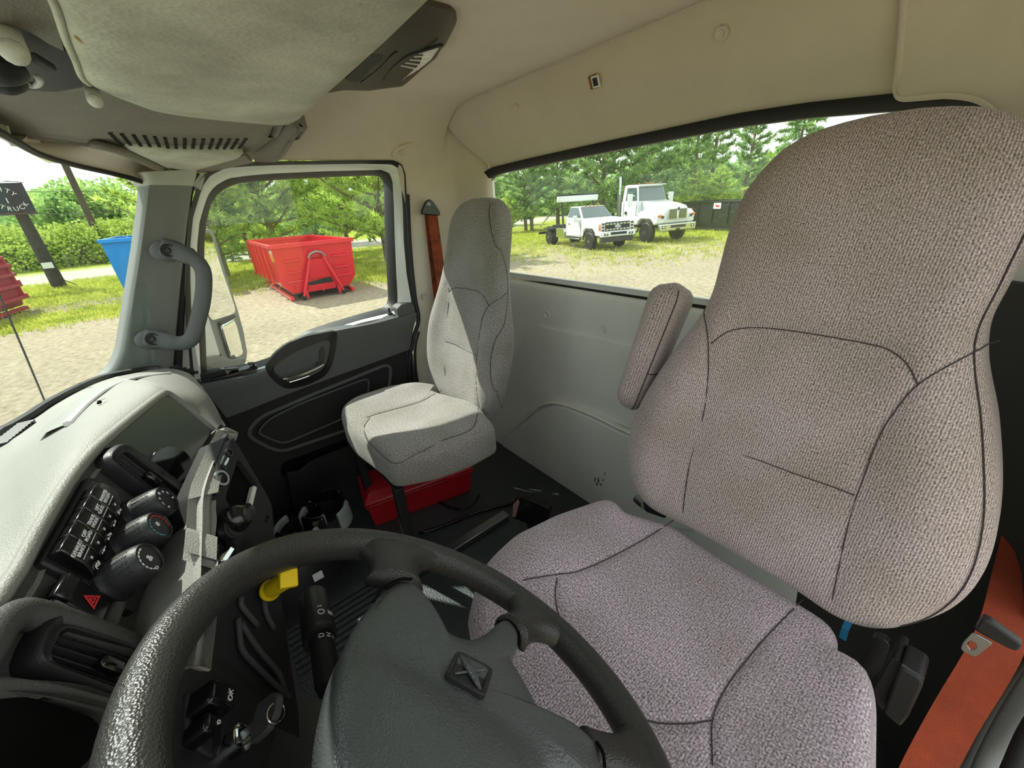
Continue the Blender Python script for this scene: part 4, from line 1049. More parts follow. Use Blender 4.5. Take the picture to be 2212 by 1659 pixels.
# passenger side of the pad, lower, with its lid line
rowsB = [[(1.439, 0.2318, -0.36), (1.456, 0.1985, -0.366), (1.469, 0.1702, -0.37), (1.479, 0.1232, -0.38), (1.5, 0.0993, -0.4024)],
         [(1.1, 0.154, -0.3095), (1.2, 0.1357, -0.3293), (1.3, 0.1176, -0.3533), (1.4, 0.0929, -0.3827), (1.47, 0.0818, -0.4159)],
         [(0.8, 0.0837, -0.2439), (0.95, 0.0779, -0.2982), (1.1, 0.0693, -0.3468), (1.3, 0.0651, -0.4087), (1.4, 0.0628, -0.4564)],
         [(0.8, 0.0704, -0.2751), (0.88, 0.0648, -0.3172), (1, 0.0567, -0.3581), (1.2, 0.0528, -0.4221), (1.33, 0.0525, -0.4912)],
         [(0.8, 0.0455, -0.3316), (0.86, 0.0447, -0.3522), (0.95, 0.045, -0.3853), (1.1, 0.0463, -0.446), (1.2, 0.0479, -0.5048)]]
b = MB(); b.sheet(rowsB, 3, 3, 0.012, toward=(0.6, 0, 0.5)); b.build('passenger_pad', m_dash, dash, smooth=60)
b = MB(); b.sheet([[lerp(far[-1], brow[-1], t) for t in (0.0, 0.33, 0.66, 1.0)], [add(rowsB[q][0], (0.0, 0, -0.002)) for q in (0, 1, 2, 3)]], 3, 1, 0.01, toward=(0.6, 0, 0.5)); b.build('pad_shoulder', m_dash, dash, smooth=60)
per = rowsB[0][:] + [r[-1] for r in rowsB[1:]] + rowsB[-1][-2::-1] + [r[0] for r in rowsB[-2:0:-1]]
b = MB(); b.grid([[add(p, (0, 0, -0.01)) for p in per], [(p[0], p[1] + 0.02, -0.62) for p in per], [(p[0], p[1] + 0.10, -0.95) for p in per]], closeu=True, cap=True); b.build('passenger_fascia', m_doorlow, dash, smooth=40)
b = MB(); b.tube(cr([(1.4, 0.0734, -0.433), (1.4, 0.0664, -0.4751)] + [(1.28, 0.0598, -0.4749), (1.28, 0.0528, -0.5225)], 4), 0.006, 8); b.build('end_trim', mat('trim_highlight', (178, 182, 180), 0.4), dash)  # pale colour paints the white highlight along the end cap
# tray in the far pad: grey sheet paints its shaded slope, bright lip
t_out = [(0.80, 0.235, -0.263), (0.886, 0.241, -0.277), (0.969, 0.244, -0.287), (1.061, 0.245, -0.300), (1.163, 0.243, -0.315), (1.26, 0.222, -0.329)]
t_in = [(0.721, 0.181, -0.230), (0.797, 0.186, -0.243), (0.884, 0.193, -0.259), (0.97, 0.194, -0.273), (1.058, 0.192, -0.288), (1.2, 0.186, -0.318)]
b = MB(); b.sheet([[add(p, (0, 0, 0.001)) for p in t_out], [add(lerp(p, q, 0.2), (0, 0, 0.0035)) for p, q in zip(t_out, t_in)], [add(lerp(p, q, 0.8), (0, 0, 0.0035)) for p, q in zip(t_out, t_in)], [add(p, (0, 0, 0.001)) for p in t_in]], 3, 2); b.build('slope_shade', m_pillar, dash, smooth=60)
b = MB(); b.tube(cr([add(p, (0, 0, 0.003)) for p in t_in + [(1.293, 0.173, -0.341), (1.346, 0.117, -0.362)]], 4), 0.005, 8, flat=0.7); b.build('tray_lip', mat('pale_lip', (206, 208, 206), 0.35), dash)
# demister slots along the screen
for (pa, pb, n_) in (((0.9742, 0.3294, -0.322), (1.074, 0.3152, -0.325), 9), ((1.47, 0.1175, -0.3822), (1.5, 0.074, -0.4274), 6)):
    for k in range(n_):
        p = lerp(pa, pb, (k + 0.5) / n_)
        b = MB(); b.box(add(p, (0, 0, 0.008)), (0.012, 0.022, 0.006)); b.build('demister_slot', m_black, dash)
MB().tube(cr([add(p, (0, 0.012, 0.004)) for p in far[1:]] + [(1.48, 0.1808, -0.37), (1.476, 0.1461, -0.375)], 3), 0.010, 8).build('cowl_seal', m_rubber, dash)

# driver-facing panel
pan = brow[1:] + [(0.7521, 0.0712, -0.2406), (0.7544, 0.0587, -0.2724), (0.7559, 0.0437, -0.3113), (0.6521, 0.0671, -0.3026), (0.5723, 0.085, -0.2965), (0.5157, 0.0948, -0.2996), (0.4347, 0.1116, -0.2968), (0.3627, 0.1233, -0.303)] + [D(-0.05, 0.30), D(-0.40, 0.30)]
b = MB(); b.prism([add(p, dn(-0.004)) for p in pan], dn(-0.03)); b.build('instrument_panel', m_panel, dash, smooth=30)
# flat blank field on the right of the panel
b = MB(); b.prism(fil([(0.721, 0.0812, -0.2245), (0.7309, 0.0778, -0.2284), (0.7372, 0.0716, -0.2414), (0.739, 0.0476, -0.3039), (0.5832, 0.0823, -0.2921), (0.5632, 0.0854, -0.2944), (0.562, 0.1157, -0.215), (0.5408, 0.1233, -0.206)], 0.008), dn(-0.008)); b.build('blank_field', mat('slate_panel', (58, 66, 65), 0.35, bump=0.15, bscale=900), dash, bevel=0.001)
# rolled brow over the panel
b = MB(); b.tube(cr([add(p, tuple(DN * -0.002)) for p in brow + [(0.7521, 0.0712, -0.2406), (0.7544, 0.0587, -0.2724), (0.7549, 0.0445, -0.3096)]], 3), 0.0055, 8); b.build('brow_roll', m_dash, dash, smooth=180)
def vent(name, outer, inner, ns, nc, tabpx, bezel_h=0.011, mb=m_black):
    """Louvred outlet: bezel, throat blackened for depth, slats along the long side, cross vanes, thumb tab."""
    o = resamp(fil(outer, 0.012), 60, True); i = resamp(fil(inner, 0.008), 60, True)
    if (V(outer[1]) - V(outer[0])).cross(V(outer[2]) - V(outer[1])).dot((V(inner[1]) - V(inner[0])).cross(V(inner[2]) - V(inner[1]))) < 0: i = i[::-1]
    k0 = min(range(60), key=lambda k: (V(i[k]) - V(o[0])).length); i = i[k0:] + i[:k0]
    v = MB(); v.grid([[add(p, dn(-0.006)) for p in o], [add(p, dn(bezel_h * 0.7)) for p in o], [add(lerp(p, q, 0.25), dn(bezel_h)) for p, q in zip(o, i)], [add(lerp(p, q, 0.6), dn(bezel_h * 0.8)) for p, q in zip(o, i)], [add(lerp(p, q, 0.85), dn(bezel_h * 0.95)) for p, q in zip(o, i)], [add(q, dn(bezel_h * 0.9)) for q in i], [add(q, dn(-0.002)) for q in i]], closeu=True)
    vo = v.build(name, mb, dash, smooth=40)
    s = MB(); s.prism([add(q, dn(0.0)) for q in i], dn(-0.003)); s.build('throat', m_void, vo)  # flat black cap: shade of the depth put into the colour
    A, B, Cc, Dd = [V(p) for p in (inner[0], inner[1], inner[2], inner[3])]
    for k in range(ns):
        t = (k + 1) / (ns + 1)
        s = MB(); s.bar(tuple(A.lerp(Dd, t) + DN * 0.0055), tuple(B.lerp(Cc, t) + DN * 0.0055), 0.0018, 0.006, tuple(DN + D1 * 0.3)); s.build('slat', m_black, vo)
    for k in range(nc):
        t = (k + 1) / (nc + 1)
        s = MB(); s.bar(tuple(A.lerp(B, t) + DN * 0.003), tuple(Dd.lerp(Cc, t) + DN * 0.003), 0.0016, 0.004, tuple(DN)); s.build('vane', m_black, vo)
    s = MB(); s.box(add(tabpx, dn(0.010)), (0.009, 0.018, 0.010), (tuple(D1), tuple(D2), tuple(DN))); s.build('thumb_tab', m_black_gloss, vo, bevel=0.003)
    return vo
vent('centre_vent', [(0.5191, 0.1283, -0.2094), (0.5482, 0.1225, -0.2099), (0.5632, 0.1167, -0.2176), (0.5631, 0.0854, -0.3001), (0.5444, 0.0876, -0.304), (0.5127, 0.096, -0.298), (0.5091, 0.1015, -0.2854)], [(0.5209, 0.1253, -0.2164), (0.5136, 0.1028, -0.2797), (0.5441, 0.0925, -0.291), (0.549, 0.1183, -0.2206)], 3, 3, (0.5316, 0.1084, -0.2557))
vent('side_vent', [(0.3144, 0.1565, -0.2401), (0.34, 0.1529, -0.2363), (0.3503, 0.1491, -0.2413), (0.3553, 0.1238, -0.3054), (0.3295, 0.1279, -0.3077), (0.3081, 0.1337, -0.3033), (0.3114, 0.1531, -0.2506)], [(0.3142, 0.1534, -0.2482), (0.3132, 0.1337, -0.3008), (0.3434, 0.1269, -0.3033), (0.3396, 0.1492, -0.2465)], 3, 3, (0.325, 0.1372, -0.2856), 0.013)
bz = [(0.299, 0.1583, -0.2147), (0.3265, 0.1524, -0.2161), (0.3405, 0.1479, -0.2206), (0.3455, 0.1433, -0.2301), (0.3477, 0.1184, -0.2949), (0.3439, 0.1182, -0.2973), (0.3194, 0.1213, -0.3016), (0.2987, 0.1289, -0.2921), (0.2974, 0.1479, -0.2427), (0.2914, 0.1582, -0.2188)]
i_ = [(0.2999, 0.1502, -0.2296), (0.3263, 0.1469, -0.225), (0.3363, 0.1431, -0.2299), (0.342, 0.1181, -0.2927)]
b = MB(); b.tube(cr([add(p, dn(-0.006)) for p in [(0.3002, 0.1566, -0.2183), (0.3161, 0.1537, -0.2179), (0.3286, 0.1516, -0.217), (0.3396, 0.1482, -0.2203), (0.3455, 0.1433, -0.2301), (0.3475, 0.1314, -0.2605), (0.3477, 0.1184, -0.2949)]], 4), 0.010, 8); b.build('vent_hood', m_panel, dash, smooth=180)
b = MB(); rws = []
for p in [(0.2937, 0.1684, -0.2079), (0.2999, 0.16, -0.2268), (0.3034, 0.1512, -0.2483), (0.3041, 0.1421, -0.2718), (0.3044, 0.1318, -0.2989)]: rws.append([add(p, dn(-0.01)), p, add(p, add(dn(0.006), mul(D2, 0.006))), add(p, add(dn(0.004), mul(D2, 0.02))), add(p, add(dn(-0.02), mul(D2, 0.045)))])
b.sheet(rws, 3, 3, 0.006, toward=(0.2, -0.2, 0.1)); b.build('cubby_lip', m_panel, dash, smooth=60)
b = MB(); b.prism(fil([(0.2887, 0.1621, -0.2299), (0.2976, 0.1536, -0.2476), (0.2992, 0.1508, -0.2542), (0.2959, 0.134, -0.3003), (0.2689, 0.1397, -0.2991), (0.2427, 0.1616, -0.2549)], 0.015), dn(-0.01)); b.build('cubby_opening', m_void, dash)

# rocker switch bank
bank = [(0.4941, 0.1326, -0.211), (0.4982, 0.1291, -0.218), (0.4916, 0.1186, -0.2492), (0.3866, 0.1356, -0.2582), (0.3893, 0.1498, -0.2192)]
b = MB(); b.prism([add(p, dn(0.002)) for p in fil(bank, 0.004)], dn(-0.012)); b.build('switch_bank', m_black, dash, bevel=0.002)
la, lb = V((0.3933, 0.1489, -0.2195)), V((0.4933, 0.132, -0.2131))
ra, rb = V((0.3909, 0.136, -0.255)), V((0.488, 0.1201, -0.2472))
labels = ['EXHAUST\nBRAKE', 'OFF\nROAD', 'TRANS\nMODE', 'LIFT\nGATE', 'PARKED\nREGEN', None]
glyph = ['(O)', '~o~', 'oTo', 'o-=', '%-o', None]
for k in range(6):
    t0, t1 = (k + 0.04) / 6, (k + 0.96) / 6
    c = [la.lerp(lb, t0), la.lerp(lb, t1), ra.lerp(rb, t1), ra.lerp(rb, t0)]
    rws = []
    for j in range(9):
        s_ = j / 8
        h = 0.004 + 0.008 * math.sin(math.pi * (0.08 + 0.84 * s_)) + (0.006 * (1 - s_ / 0.35) if (s_ < 0.35 and labels[k]) else 0) - (0.004 if labels[k] is None else 0)
        a, d_ = c[0].lerp(c[3], 0.03 + 0.94 * s_), c[1].lerp(c[2], 0.03 + 0.94 * s_)
        rws.append([tuple(a + DN * -0.003), tuple(a + DN * h), tuple(d_ + DN * h), tuple(d_ + DN * -0.003)])
    b = MB(); b.grid(rws, closeu=True, cap=True)
    so_ = b.build('rocker_switch' if labels[k] else 'blank_plate', m_black_gloss if labels[k] else m_panel, dash, bevel=0.0012, smooth=35)
    if labels[k]:
        mid = lambda s_, h: tuple((c[0].lerp(c[3], s_) + c[1].lerp(c[2], s_)) / 2 + DN * h)
        hh = lambda s_: 0.004 + 0.008 * math.sin(math.pi * (0.08 + 0.84 * s_)) + (0.006 * (1 - s_ / 0.35) if s_ < 0.35 else 0) + 0.0006
        rd = tuple(c[1] - c[0])
        dn_ = lambda s_: (V(mid(s_ + 0.05, hh(s_ + 0.05))) - V(mid(s_ - 0.05, hh(s_ - 0.05))))
        text('print', labels[k], mid(0.34, hh(0.34) + 0.0004), rd, tuple(-dn_(0.34)), 0.0043, m_print, so_)
        text('print', 'x', mid(0.62, hh(0.62)), rd, tuple(-dn_(0.62)), 0.0045, m_print, so_)
        text('print', glyph[k], mid(0.84, hh(0.84)), rd, tuple(-dn_(0.84)), 0.0052, m_print, so_)
        b = MB(); b.bar(tuple(V(mid(0.49, hh(0.49))) - V(rd) * 0.42), tuple(V(mid(0.49, hh(0.49))) + V(rd) * 0.42), 0.0005, 0.0004, tuple(DN)); b.build('print', m_print, so_)
# climate knobs
b = MB(); b.prism(fil([(0.4861, 0.1161, -0.2471), (0.5028, 0.0942, -0.2963), (0.3804, 0.1193, -0.2928), (0.3817, 0.1333, -0.2554)], 0.004), dn(-0.012)); b.build('knob_plate', m_black, dash, bevel=0.0015)
def knob(base, cap, kind):
    ax = (V(cap) - V(base)).normalized(); Lk = (V(cap) - V(base)).length
    up = D1
    b = MB(); b.lathe([(r * 0.86, h) for r, h in ((0.0225, -0.004), (0.0225, 0.002), (0.0205, 0.004), (0.0200, 0.008), (0.0188, Lk * 0.75), (0.0172, Lk - 0.002), (0.0160, Lk), (0.0150, Lk), (0.0145, Lk - 0.0012), (0.0, Lk - 0.0008))], base, tuple(ax), 36, tuple(up))
    a0 = (D1 - ax * D1.dot(ax)).normalized(); b0 = ax.cross(a0)
    for k in range(20):
        an = 2 * math.pi * k / 20
        r_ = a0 * math.cos(an) + b0 * math.sin(an)
        b.bar(tuple(V(base) + ax * 0.009 + r_ * 0.0171), tuple(V(base) + ax * (Lk - 0.006) + r_ * 0.0155), 0.0016, 0.0012, tuple(r_))
    ko = b.build('climate_knob', m_black, dash, smooth=35)
    top = V(base) + ax * (Lk - 0.0006)
    upv = -(D2 - ax * D2.dot(ax)).normalized(); rt = upv.cross(ax) if True else None
    pt_ = lambda r, deg: tuple(top + (upv * math.cos(math.radians(deg)) + rt * math.sin(math.radians(deg))) * r)
    ang = lambda deg: tuple(upv * math.cos(math.radians(deg)) + rt * math.sin(math.radians(deg)))
    if kind == 'mode':
        for dg, s_ in ((-120, 'o'), (-80, '/'), (-40, 'x'), (0, '8'), (40, 'x'), (80, '/'), (120, 'o')):
            text('print', s_, pt_(0.0093, dg), ang(90), ang(0), 0.0047, m_print, ko)
    else:
        for k in range(14):
            dg = -135 + 270 * k / 13
            m_ = (m_print if kind == 'fan' else (m_print_blue if dg < 10 else m_print_red))
            if kind == 'fan' and dg > 20: continue
            b = MB(); b.box(pt_(0.0105, dg), (0.0009 + 0.0010 * (kind == 'fan') * k / 13, 0.0026, 0.0005), (ang(dg), ang(dg + 90), tuple(ax))); b.build('print', m_, ko)
        text('print', '*' if kind == 'temp' else '&', tuple(top), ang(90), ang(0), 0.011 if kind == 'temp' else 0.0085, m_print, ko)
        if kind == 'fan': text('print', 'O', pt_(0.0105, -150), ang(90), ang(0), 0.0045, m_print, ko)
    if kind != 'fan':
        dg = 120 if kind == 'mode' else 105
        b = MB(); b.box(tuple(V(base) + ax * (Lk - 0.006) + V(ang(dg)) * 0.0157), (0.0016, 0.0045, 0.009), (ang(dg), ang(dg + 90), tuple(ax))); b.build('print', m_print, ko)
KH = 0.030
for (bx, kd) in (((0.4794, 0.1129, -0.2619), 'mode'), ((0.441, 0.1192, -0.265), 'temp'), ((0.4, 0.1262, -0.2674), 'fan')):
    knob(bx, add(bx, dn(KH)), kd)
# hazard switch
hz = V((0.3695, 0.1406, -0.2538))
b = MB(); b.box(tuple(hz + DN * 0.002), (0.026, 0.040, 0.012), (tuple(D1), tuple(D2), tuple(DN))); ho = b.build('hazard_switch', m_black_gloss, dash, bevel=0.003)
b = MB(); b.box(tuple(hz - D2 * 0.016 + DN * 0.007), (0.022, 0.012, 0.008), (tuple(D1), tuple(D2), tuple(DN))); b.build('switch_ridge', m_black_gloss, ho, bevel=0.002)
tr_ = lambda r: [tuple(hz + D2 * 0.004 + DN * 0.0085 + (-D2 * math.cos(math.radians(120 * k)) + D1 * math.sin(math.radians(120 * k))) * r) for k in range(3)]
b = MB(); b.ring(tr_(0.0075), tr_(0.005), dn(0.0004)); b.ring(tr_(0.0035), tr_(0.0015), dn(0.0004)); b.build('print', m_print_red, ho)
b = MB(); b.box(tuple(hz + D2 * 0.024 + DN * 0.004), (0.026, 0.010, 0.010), (tuple(D1), tuple(D2 * 0.8 + DN * 0.6), tuple(DN))); b.build('switch_ramp', m_panel, ho, bevel=0.003)
# dead fly on the pad
fy = thing('dead_fly', 'tiny dark dead fly lying on the pale dashboard top near the tray', 'fly', (0.788, 0.157, -0.232))
b = MB(); b.ball((0.788, 0.157, -0.2285), (0.0042, 0.0026, 0.0024), None, 10, 6); b.ball((0.7835, 0.158, -0.2285), (0.0018, 0.0018, 0.0016), None, 8, 5); b.build('body', m_void, fy, smooth=180)
for sx_ in (-1, 1):
    b = MB(); b.prism([(0.788, 0.157, -0.2264), (0.796, 0.157 + sx_ * 0.007, -0.228), (0.798, 0.157 + sx_ * 0.003, -0.228)], (0, 0, 0.0002)); b.build('wing', m_panel, fy, smooth=0)
# round glossy mount disc stuck to the panel
dp = thing('mount_disc', 'round glossy black adhesive disc stuck on the dash panel beside the tall vent', 'disc', (0.5866, 0.0894, -0.2717))
c = V((0.5699, 0.0869, -0.264)); dax2 = (DN * 0.9 - D1 * 0.42 + D2 * 0.05).normalized()
b = MB(); b.lathe([(0.0, 0.0), (0.0250, 0.0), (0.0258, 0.001), (0.0258, 0.003), (0.0250, 0.004), (0.0, 0.0042)], tuple(c), tuple(dax2), 40); b.build('disc', m_discblack, dp, smooth=40)
b = MB(); b.lathe([(0.012, 0.0), (0.010, 0.012)], tuple(c - dax2 * 0.012), tuple(dax2), 16); b.build('sticky_foot', m_black, dp)

# sunlit ledge under the panel and the stack beyond it
l0 = [(0.7626, 0.0443, -0.3148), (0.659, 0.0678, -0.3058), (0.5783, 0.0858, -0.2997), (0.5212, 0.0958, -0.3027), (0.4393, 0.1128, -0.2999), (0.3665, 0.1246, -0.3062), (0.3284, 0.1313, -0.3079)]
l1 = [(0.6089, 0.0241, -0.2606), (0.5242, 0.0431, -0.2539), (0.4628, 0.0555, -0.2527), (0.4123, 0.0622, -0.2608), (0.36, 0.0689, -0.2701), (0.3196, 0.0737, -0.2781), (0.2808, 0.08, -0.2812)]
rws = []
for a, b_ in zip(l0, l1):
    rws.append([add(a, dn(-0.012)), a, add(lerp(a, b_, 0.15), dn(0.004)), add(lerp(a, b_, 0.4), dn(0.012)), add(lerp(a, b_, 0.75), dn(0.008)), add(lerp(a, b_, 0.93), dn(0.002)), b_, add(b_, add(mul(D1, 0.006), mul(DN, -0.008)))])
b = MB(); b.sheet(rws, 3, 4, 0.012, toward=(0.3, -0.2, 0.2)); b.build('ledge', m_dash, dash, smooth=60)
SK, S1, S2, SN_ = V((0.48780, 0.05847, -0.26637)), V((0.84800, -0.53000, 0.00000)), V((-0.17500, -0.27999, -0.94392)), V((-0.50028, -0.80044, 0.33018))
sn = lambda h: tuple(SN_ * h)
stk = [(0.4875, 0.0588, -0.266), (0.5616, 0.0226, -0.2416), (0.5437, 0.0131, -0.2915), (0.5305, 0.0067, -0.3271), (0.5214, 0.0061, -0.3425), (0.489, 0.0164, -0.3666), (0.4451, 0.0284, -0.4038), (0.4043, 0.0386, -0.441), (0.3493, 0.0517, -0.4928), (0.3137, 0.0647, -0.5151), (0.3046, 0.1086, -0.4224), (0.3711, 0.094, -0.357), (0.4006, 0.0866, -0.3304), (0.4562, 0.0692, -0.2883)]
b = MB(); b.prism(fil(stk, 0.006), sn(-0.04)); b.build('centre_stack', m_stack, dash, bevel=0.003)
po_ = resamp(fil([(0.5539, 0.0228, -0.2434), (0.518, 0.0115, -0.3254), (0.4614, 0.0369, -0.3496), (0.4556, 0.0655, -0.2891), (0.4834, 0.0572, -0.2669)], 0.005), 60, True)
pi_ = resamp(fil([(0.5349, 0.0256, -0.2656), (0.5234, 0.0172, -0.3032), (0.4731, 0.0406, -0.3228), (0.4776, 0.046, -0.303), (0.486, 0.0489, -0.2832)], 0.004), 60, True)
k0 = min(range(60), key=lambda k: (V(pi_[k]) - V(po_[0])).length); pi_ = pi_[k0:] + pi_[:k0]
b = MB(); b.grid([[add(p, sn(-0.003)) for p in po_], [add(p, sn(0.006)) for p in po_], [add(p, sn(0.006)) for p in pi_], [add(p, sn(-0.002)) for p in pi_]], closeu=True); b.build('accessory_plate', m_stack, dash, smooth=40)
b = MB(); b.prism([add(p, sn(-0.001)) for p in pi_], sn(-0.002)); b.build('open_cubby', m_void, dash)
b = MB(); b.bar((0.5183, 0.0174, -0.3015), (0.4689, 0.0404, -0.3206), 0.006, 0.008, sn(1)); b.build('cubby_edge', m_trim, dash, bevel=0.002)
def ring_on(px, r0, r1, h, m_, name):
    b = MB(); b.lathe([(r1, 0.0), (r1, h), (r0, h), (r0, -0.004), (0.0, -0.004)], px, sn(1), 24); return b.build(name, m_, dash, smooth=40)
ring_on((0.4981, 0.0419, -0.2637), 0.0066, 0.0092, 0.003, m_steel, 'power_socket')
for px in ((0.5299, 0.0271, -0.2515), (0.4836, 0.0496, -0.267)): ring_on(px, 0.003, 0.0055, 0.002, m_black_gloss, 'jack')
b = MB(); b.prism(fil([(0.5111, 0.0367, -0.2535), (0.5244, 0.0302, -0.2492), (0.5262, 0.0269, -0.2544), (0.5072, 0.0351, -0.2633)], 0.002), sn(-0.003)); b.build('usb_plate', m_black_gloss, dash)
b = MB(); b.bar((0.5149, 0.0321, -0.2558), (0.521, 0.0291, -0.2539), 0.002, 0.001, sn(1)); b.bar((0.512, 0.0338, -0.2561), (0.5163, 0.0317, -0.2548), 0.002, 0.001, sn(1)); b.build('print', m_print, dash)
for px in ((0.5149, 0.0159, -0.3193), (0.5004, 0.0164, -0.3402), (0.4693, 0.0364, -0.3387)): ring_on(px, 0.002, 0.0045, 0.0015, m_black_gloss, 'screw_hole')
for pa, pb in (((0.5192, 0.0166, -0.3113), (0.4691, 0.0392, -0.3322)), ((0.5176, 0.0119, -0.3249), (0.4639, 0.036, -0.3479)), ((0.4616, 0.0475, -0.3234), (0.4488, 0.051, -0.3346))):
    b = MB(); b.bar(pa, pb, 0.0012, 0.002, sn(1)); b.build('panel_seam', m_trim, dash)
b = MB(); b.bar((0.4504, 0.0659, -0.287), (0.386, 0.0863, -0.3351), 0.007, 0.006, sn(1)); b.build('bright_strip', m_chrome, dash, bevel=0.001)
b = MB(); b.prism([(0.4532, 0.0658, -0.2949), (0.454, 0.0633, -0.2999), (0.4428, 0.0644, -0.3141), (0.424, 0.0712, -0.3262), (0.4151, 0.0764, -0.327), (0.4174, 0.077, -0.3221)], sn(-0.003)); b.build('radio_face', mat('dark_walnut', (58, 44, 42), 0.4), dash)
for k, (px, w) in enumerate((((0.4453, 0.0624, -0.303), 0.006), ((0.4427, 0.062, -0.3078), 0.008), ((0.4377, 0.0643, -0.31), 0.006), ((0.4419, 0.0609, -0.3119), 0.005))):
    b = MB(); b.box(px, (w, 0.003, 0.002), (tuple(S1), tuple(S2), tuple(SN_))); b.build('radio_key', m_steel, dash)
b = MB(); b.box((0.429, 0.0608, -0.3134), (0.022, 0.010, 0.014), (tuple(S1), tuple((S2 + SN_ * 0.3).normalized()), tuple(SN_))); b.build('radio_button', m_chrome, dash, bevel=0.003)
# phone arm clipped to the stack
pm = thing('phone_mount', 'black ball-jointed phone mount arm sticking out of the centre stack', 'phone mount', (0.469, 0.0477, -0.3088))
b = MB(); b.ball((0.4537, 0.0411, -0.2935), 0.0155, None, 20, 14); b.build('ball_joint', m_black_gloss, pm, smooth=180)
b = MB(); b.lathe([(0.0175, -0.006), (0.019, 0.0), (0.0175, 0.006)], (0.4584, 0.0401, -0.2948), (0.25, 0.1, 0.95), 28); b.build('collar', m_black, pm)
b = MB(); b.tube([(0.4541, 0.0425, -0.2955), (0.4497, 0.0456, -0.3128), (0.448, 0.0494, -0.3365)], [0.010, 0.012, 0.013], 12); b.build('arm', m_black, pm)
b = MB(); b.lathe([(0.0, 0.0), (0.011, 0.0), (0.012, 0.002), (0.012, 0.010), (0.009, 0.011), (0.0, 0.0105)], (0.4492, 0.0517, -0.2989), sn(1), 28); b.lathe([(0.009, 0.0), (0.010, 0.0012), (0.0085, 0.0012)], add((0.4492, 0.0517, -0.2989), sn(0.0105)), sn(1), 24); b.build('clamp_screw', m_black, pm)
# lower stack trims and the yellow park brake button
for pts_ in ([(0.3975, 0.0675, -0.3692), (0.3858, 0.0704, -0.3799), (0.376, 0.0722, -0.3904), (0.3678, 0.0663, -0.417), (0.3555, 0.0538, -0.466)], [(0.3951, 0.0668, -0.3744), (0.381, 0.0618, -0.408), (0.3708, 0.055, -0.4399), (0.3568, 0.0558, -0.4592)], [(0.4347, 0.0411, -0.3768), (0.4136, 0.0468, -0.3949), (0.4028, 0.0457, -0.414)], [(0.4144, 0.0602, -0.3612), (0.4077, 0.062, -0.3672), (0.399, 0.0561, -0.3945)]):
    b = MB(); b.tube(cr(pts_, 4), 0.0028, 8); b.build('trim_rib', m_panel, dash, smooth=180)
b = MB(); b.prism(fil([(0.3946, 0.0632, -0.3901), (0.3809, 0.0666, -0.4026), (0.3735, 0.0582, -0.4341), (0.3648, 0.0566, -0.4513), (0.3769, 0.0538, -0.4396), (0.3881, 0.0604, -0.4067)], 0.004), sn(-0.004)); b.build('ash_tray_face', m_doorlow, dash)
y0, y1 = V((0.4231, 0.0372, -0.3796)), V((0.3976, 0.0163, -0.3539))
ya = (y1 - y0).normalized()
b = MB(); b.lathe([(0.0115, 0.0), (0.0115, 0.004), (0.0095, 0.006), (0.0095, (y1 - y0).length)], tuple(y0), tuple(ya), 20)
yu = (Vector((0, 0, 1)) - ya * ya.z).normalized(); ys = ya.cross(yu)
b.box(tuple(y1), (0.007, 0.019, 0.019), (tuple(ya), tuple((yu + ys).normalized()), tuple((yu - ys).normalized())))
b.build('park_brake_button', m_yellow, dash, bevel=0.002, label='yellow pull button')
b = MB(); b.tube([tuple(y0), tuple(y0 - ya * 0.04)], 0.006, 10); b.build('button_shaft', m_steel, dash)
# lower dash under the wheel: menu keys and lock
low = [D(-0.28, 0.05, 0.012), D(-0.02, 0.05, 0.012), D(0.02, 0.30, 0.012), D(-0.28, 0.30, 0.012)]
b = MB(); b.prism(fil([(0.3423, 0.116, -0.3155), (0.3778, 0.0875, -0.3724), (0.3495, 0.0721, -0.4275), (0.3212, 0.0678, -0.4534), (0.2672, 0.0859, -0.4333), (0.2571, 0.1228, -0.341)], 0.01), dn(-0.02)); b.build('knee_panel', m_black, dash, bevel=0.003)
b = MB(); b.prism(fil([(0.3266, 0.1045, -0.3451), (0.3372, 0.0882, -0.3827), (0.3086, 0.091, -0.3901), (0.2834, 0.0982, -0.3838), (0.291, 0.1073, -0.356)], 0.006), dn(-0.006)); b.build('menu_pod', m_black, dash, bevel=0.002)
for px, w, l_, s_ in (((0.3131, 0.0923, -0.3585), 0.020, 0.026, 'OK'), ((0.294, 0.1005, -0.358), 0.014, 0.014, 'o')):
    b = MB(); b.box(px, (w, l_, 0.022), (tuple(D1), tuple(D2), tuple(DN))); bo = b.build('menu_key', m_black_gloss, dash, bevel=0.003)
    text('print', s_, add(px, add(dn(0.0115), mul(D2, l_ * 0.25))), tuple(D1), tuple(-D2), 0.007, m_print, bo)
b = MB(); b.bar((0.3066, 0.0934, -0.3761), (0.289, 0.0962, -0.3777), 0.002, 0.004, tuple(DN)); b.build('pod_edge', m_chrome, dash)
lk = V((0.2978, 0.0868, -0.3981))
b = MB(); b.lathe([(0.011, -0.01), (0.011, 0.004), (0.0085, 0.006), (0.0075, 0.006), (0.0075, 0.003), (0.0, 0.003)], tuple(lk), tuple(DN), 24); b.build('ignition_lock', m_chrome, dash, smooth=40)
ky = thing('ignition_key', 'black-headed ignition key with split ring hanging in the dash lock', 'key', tuple(lk))
kd_ = (V((0.3027, 0.0637, -0.3934)) - lk).normalized(); kd_ = (V((0.2844, 0.067, -0.3768)) - lk); kd_.normalize()
ks = kd_.cross(D1).normalized(); kt = kd_.cross(ks)
b = MB(); b.box(tuple(lk + kd_ * 0.016), (0.026, 0.0085, 0.0022), (tuple(kd_), tuple(kt), tuple(ks))); b.build('blade', m_steel, ky, bevel=0.0005)
kp = lambda l_, w: tuple(lk + kd_ * l_ + kt * w - ks * 0.003)
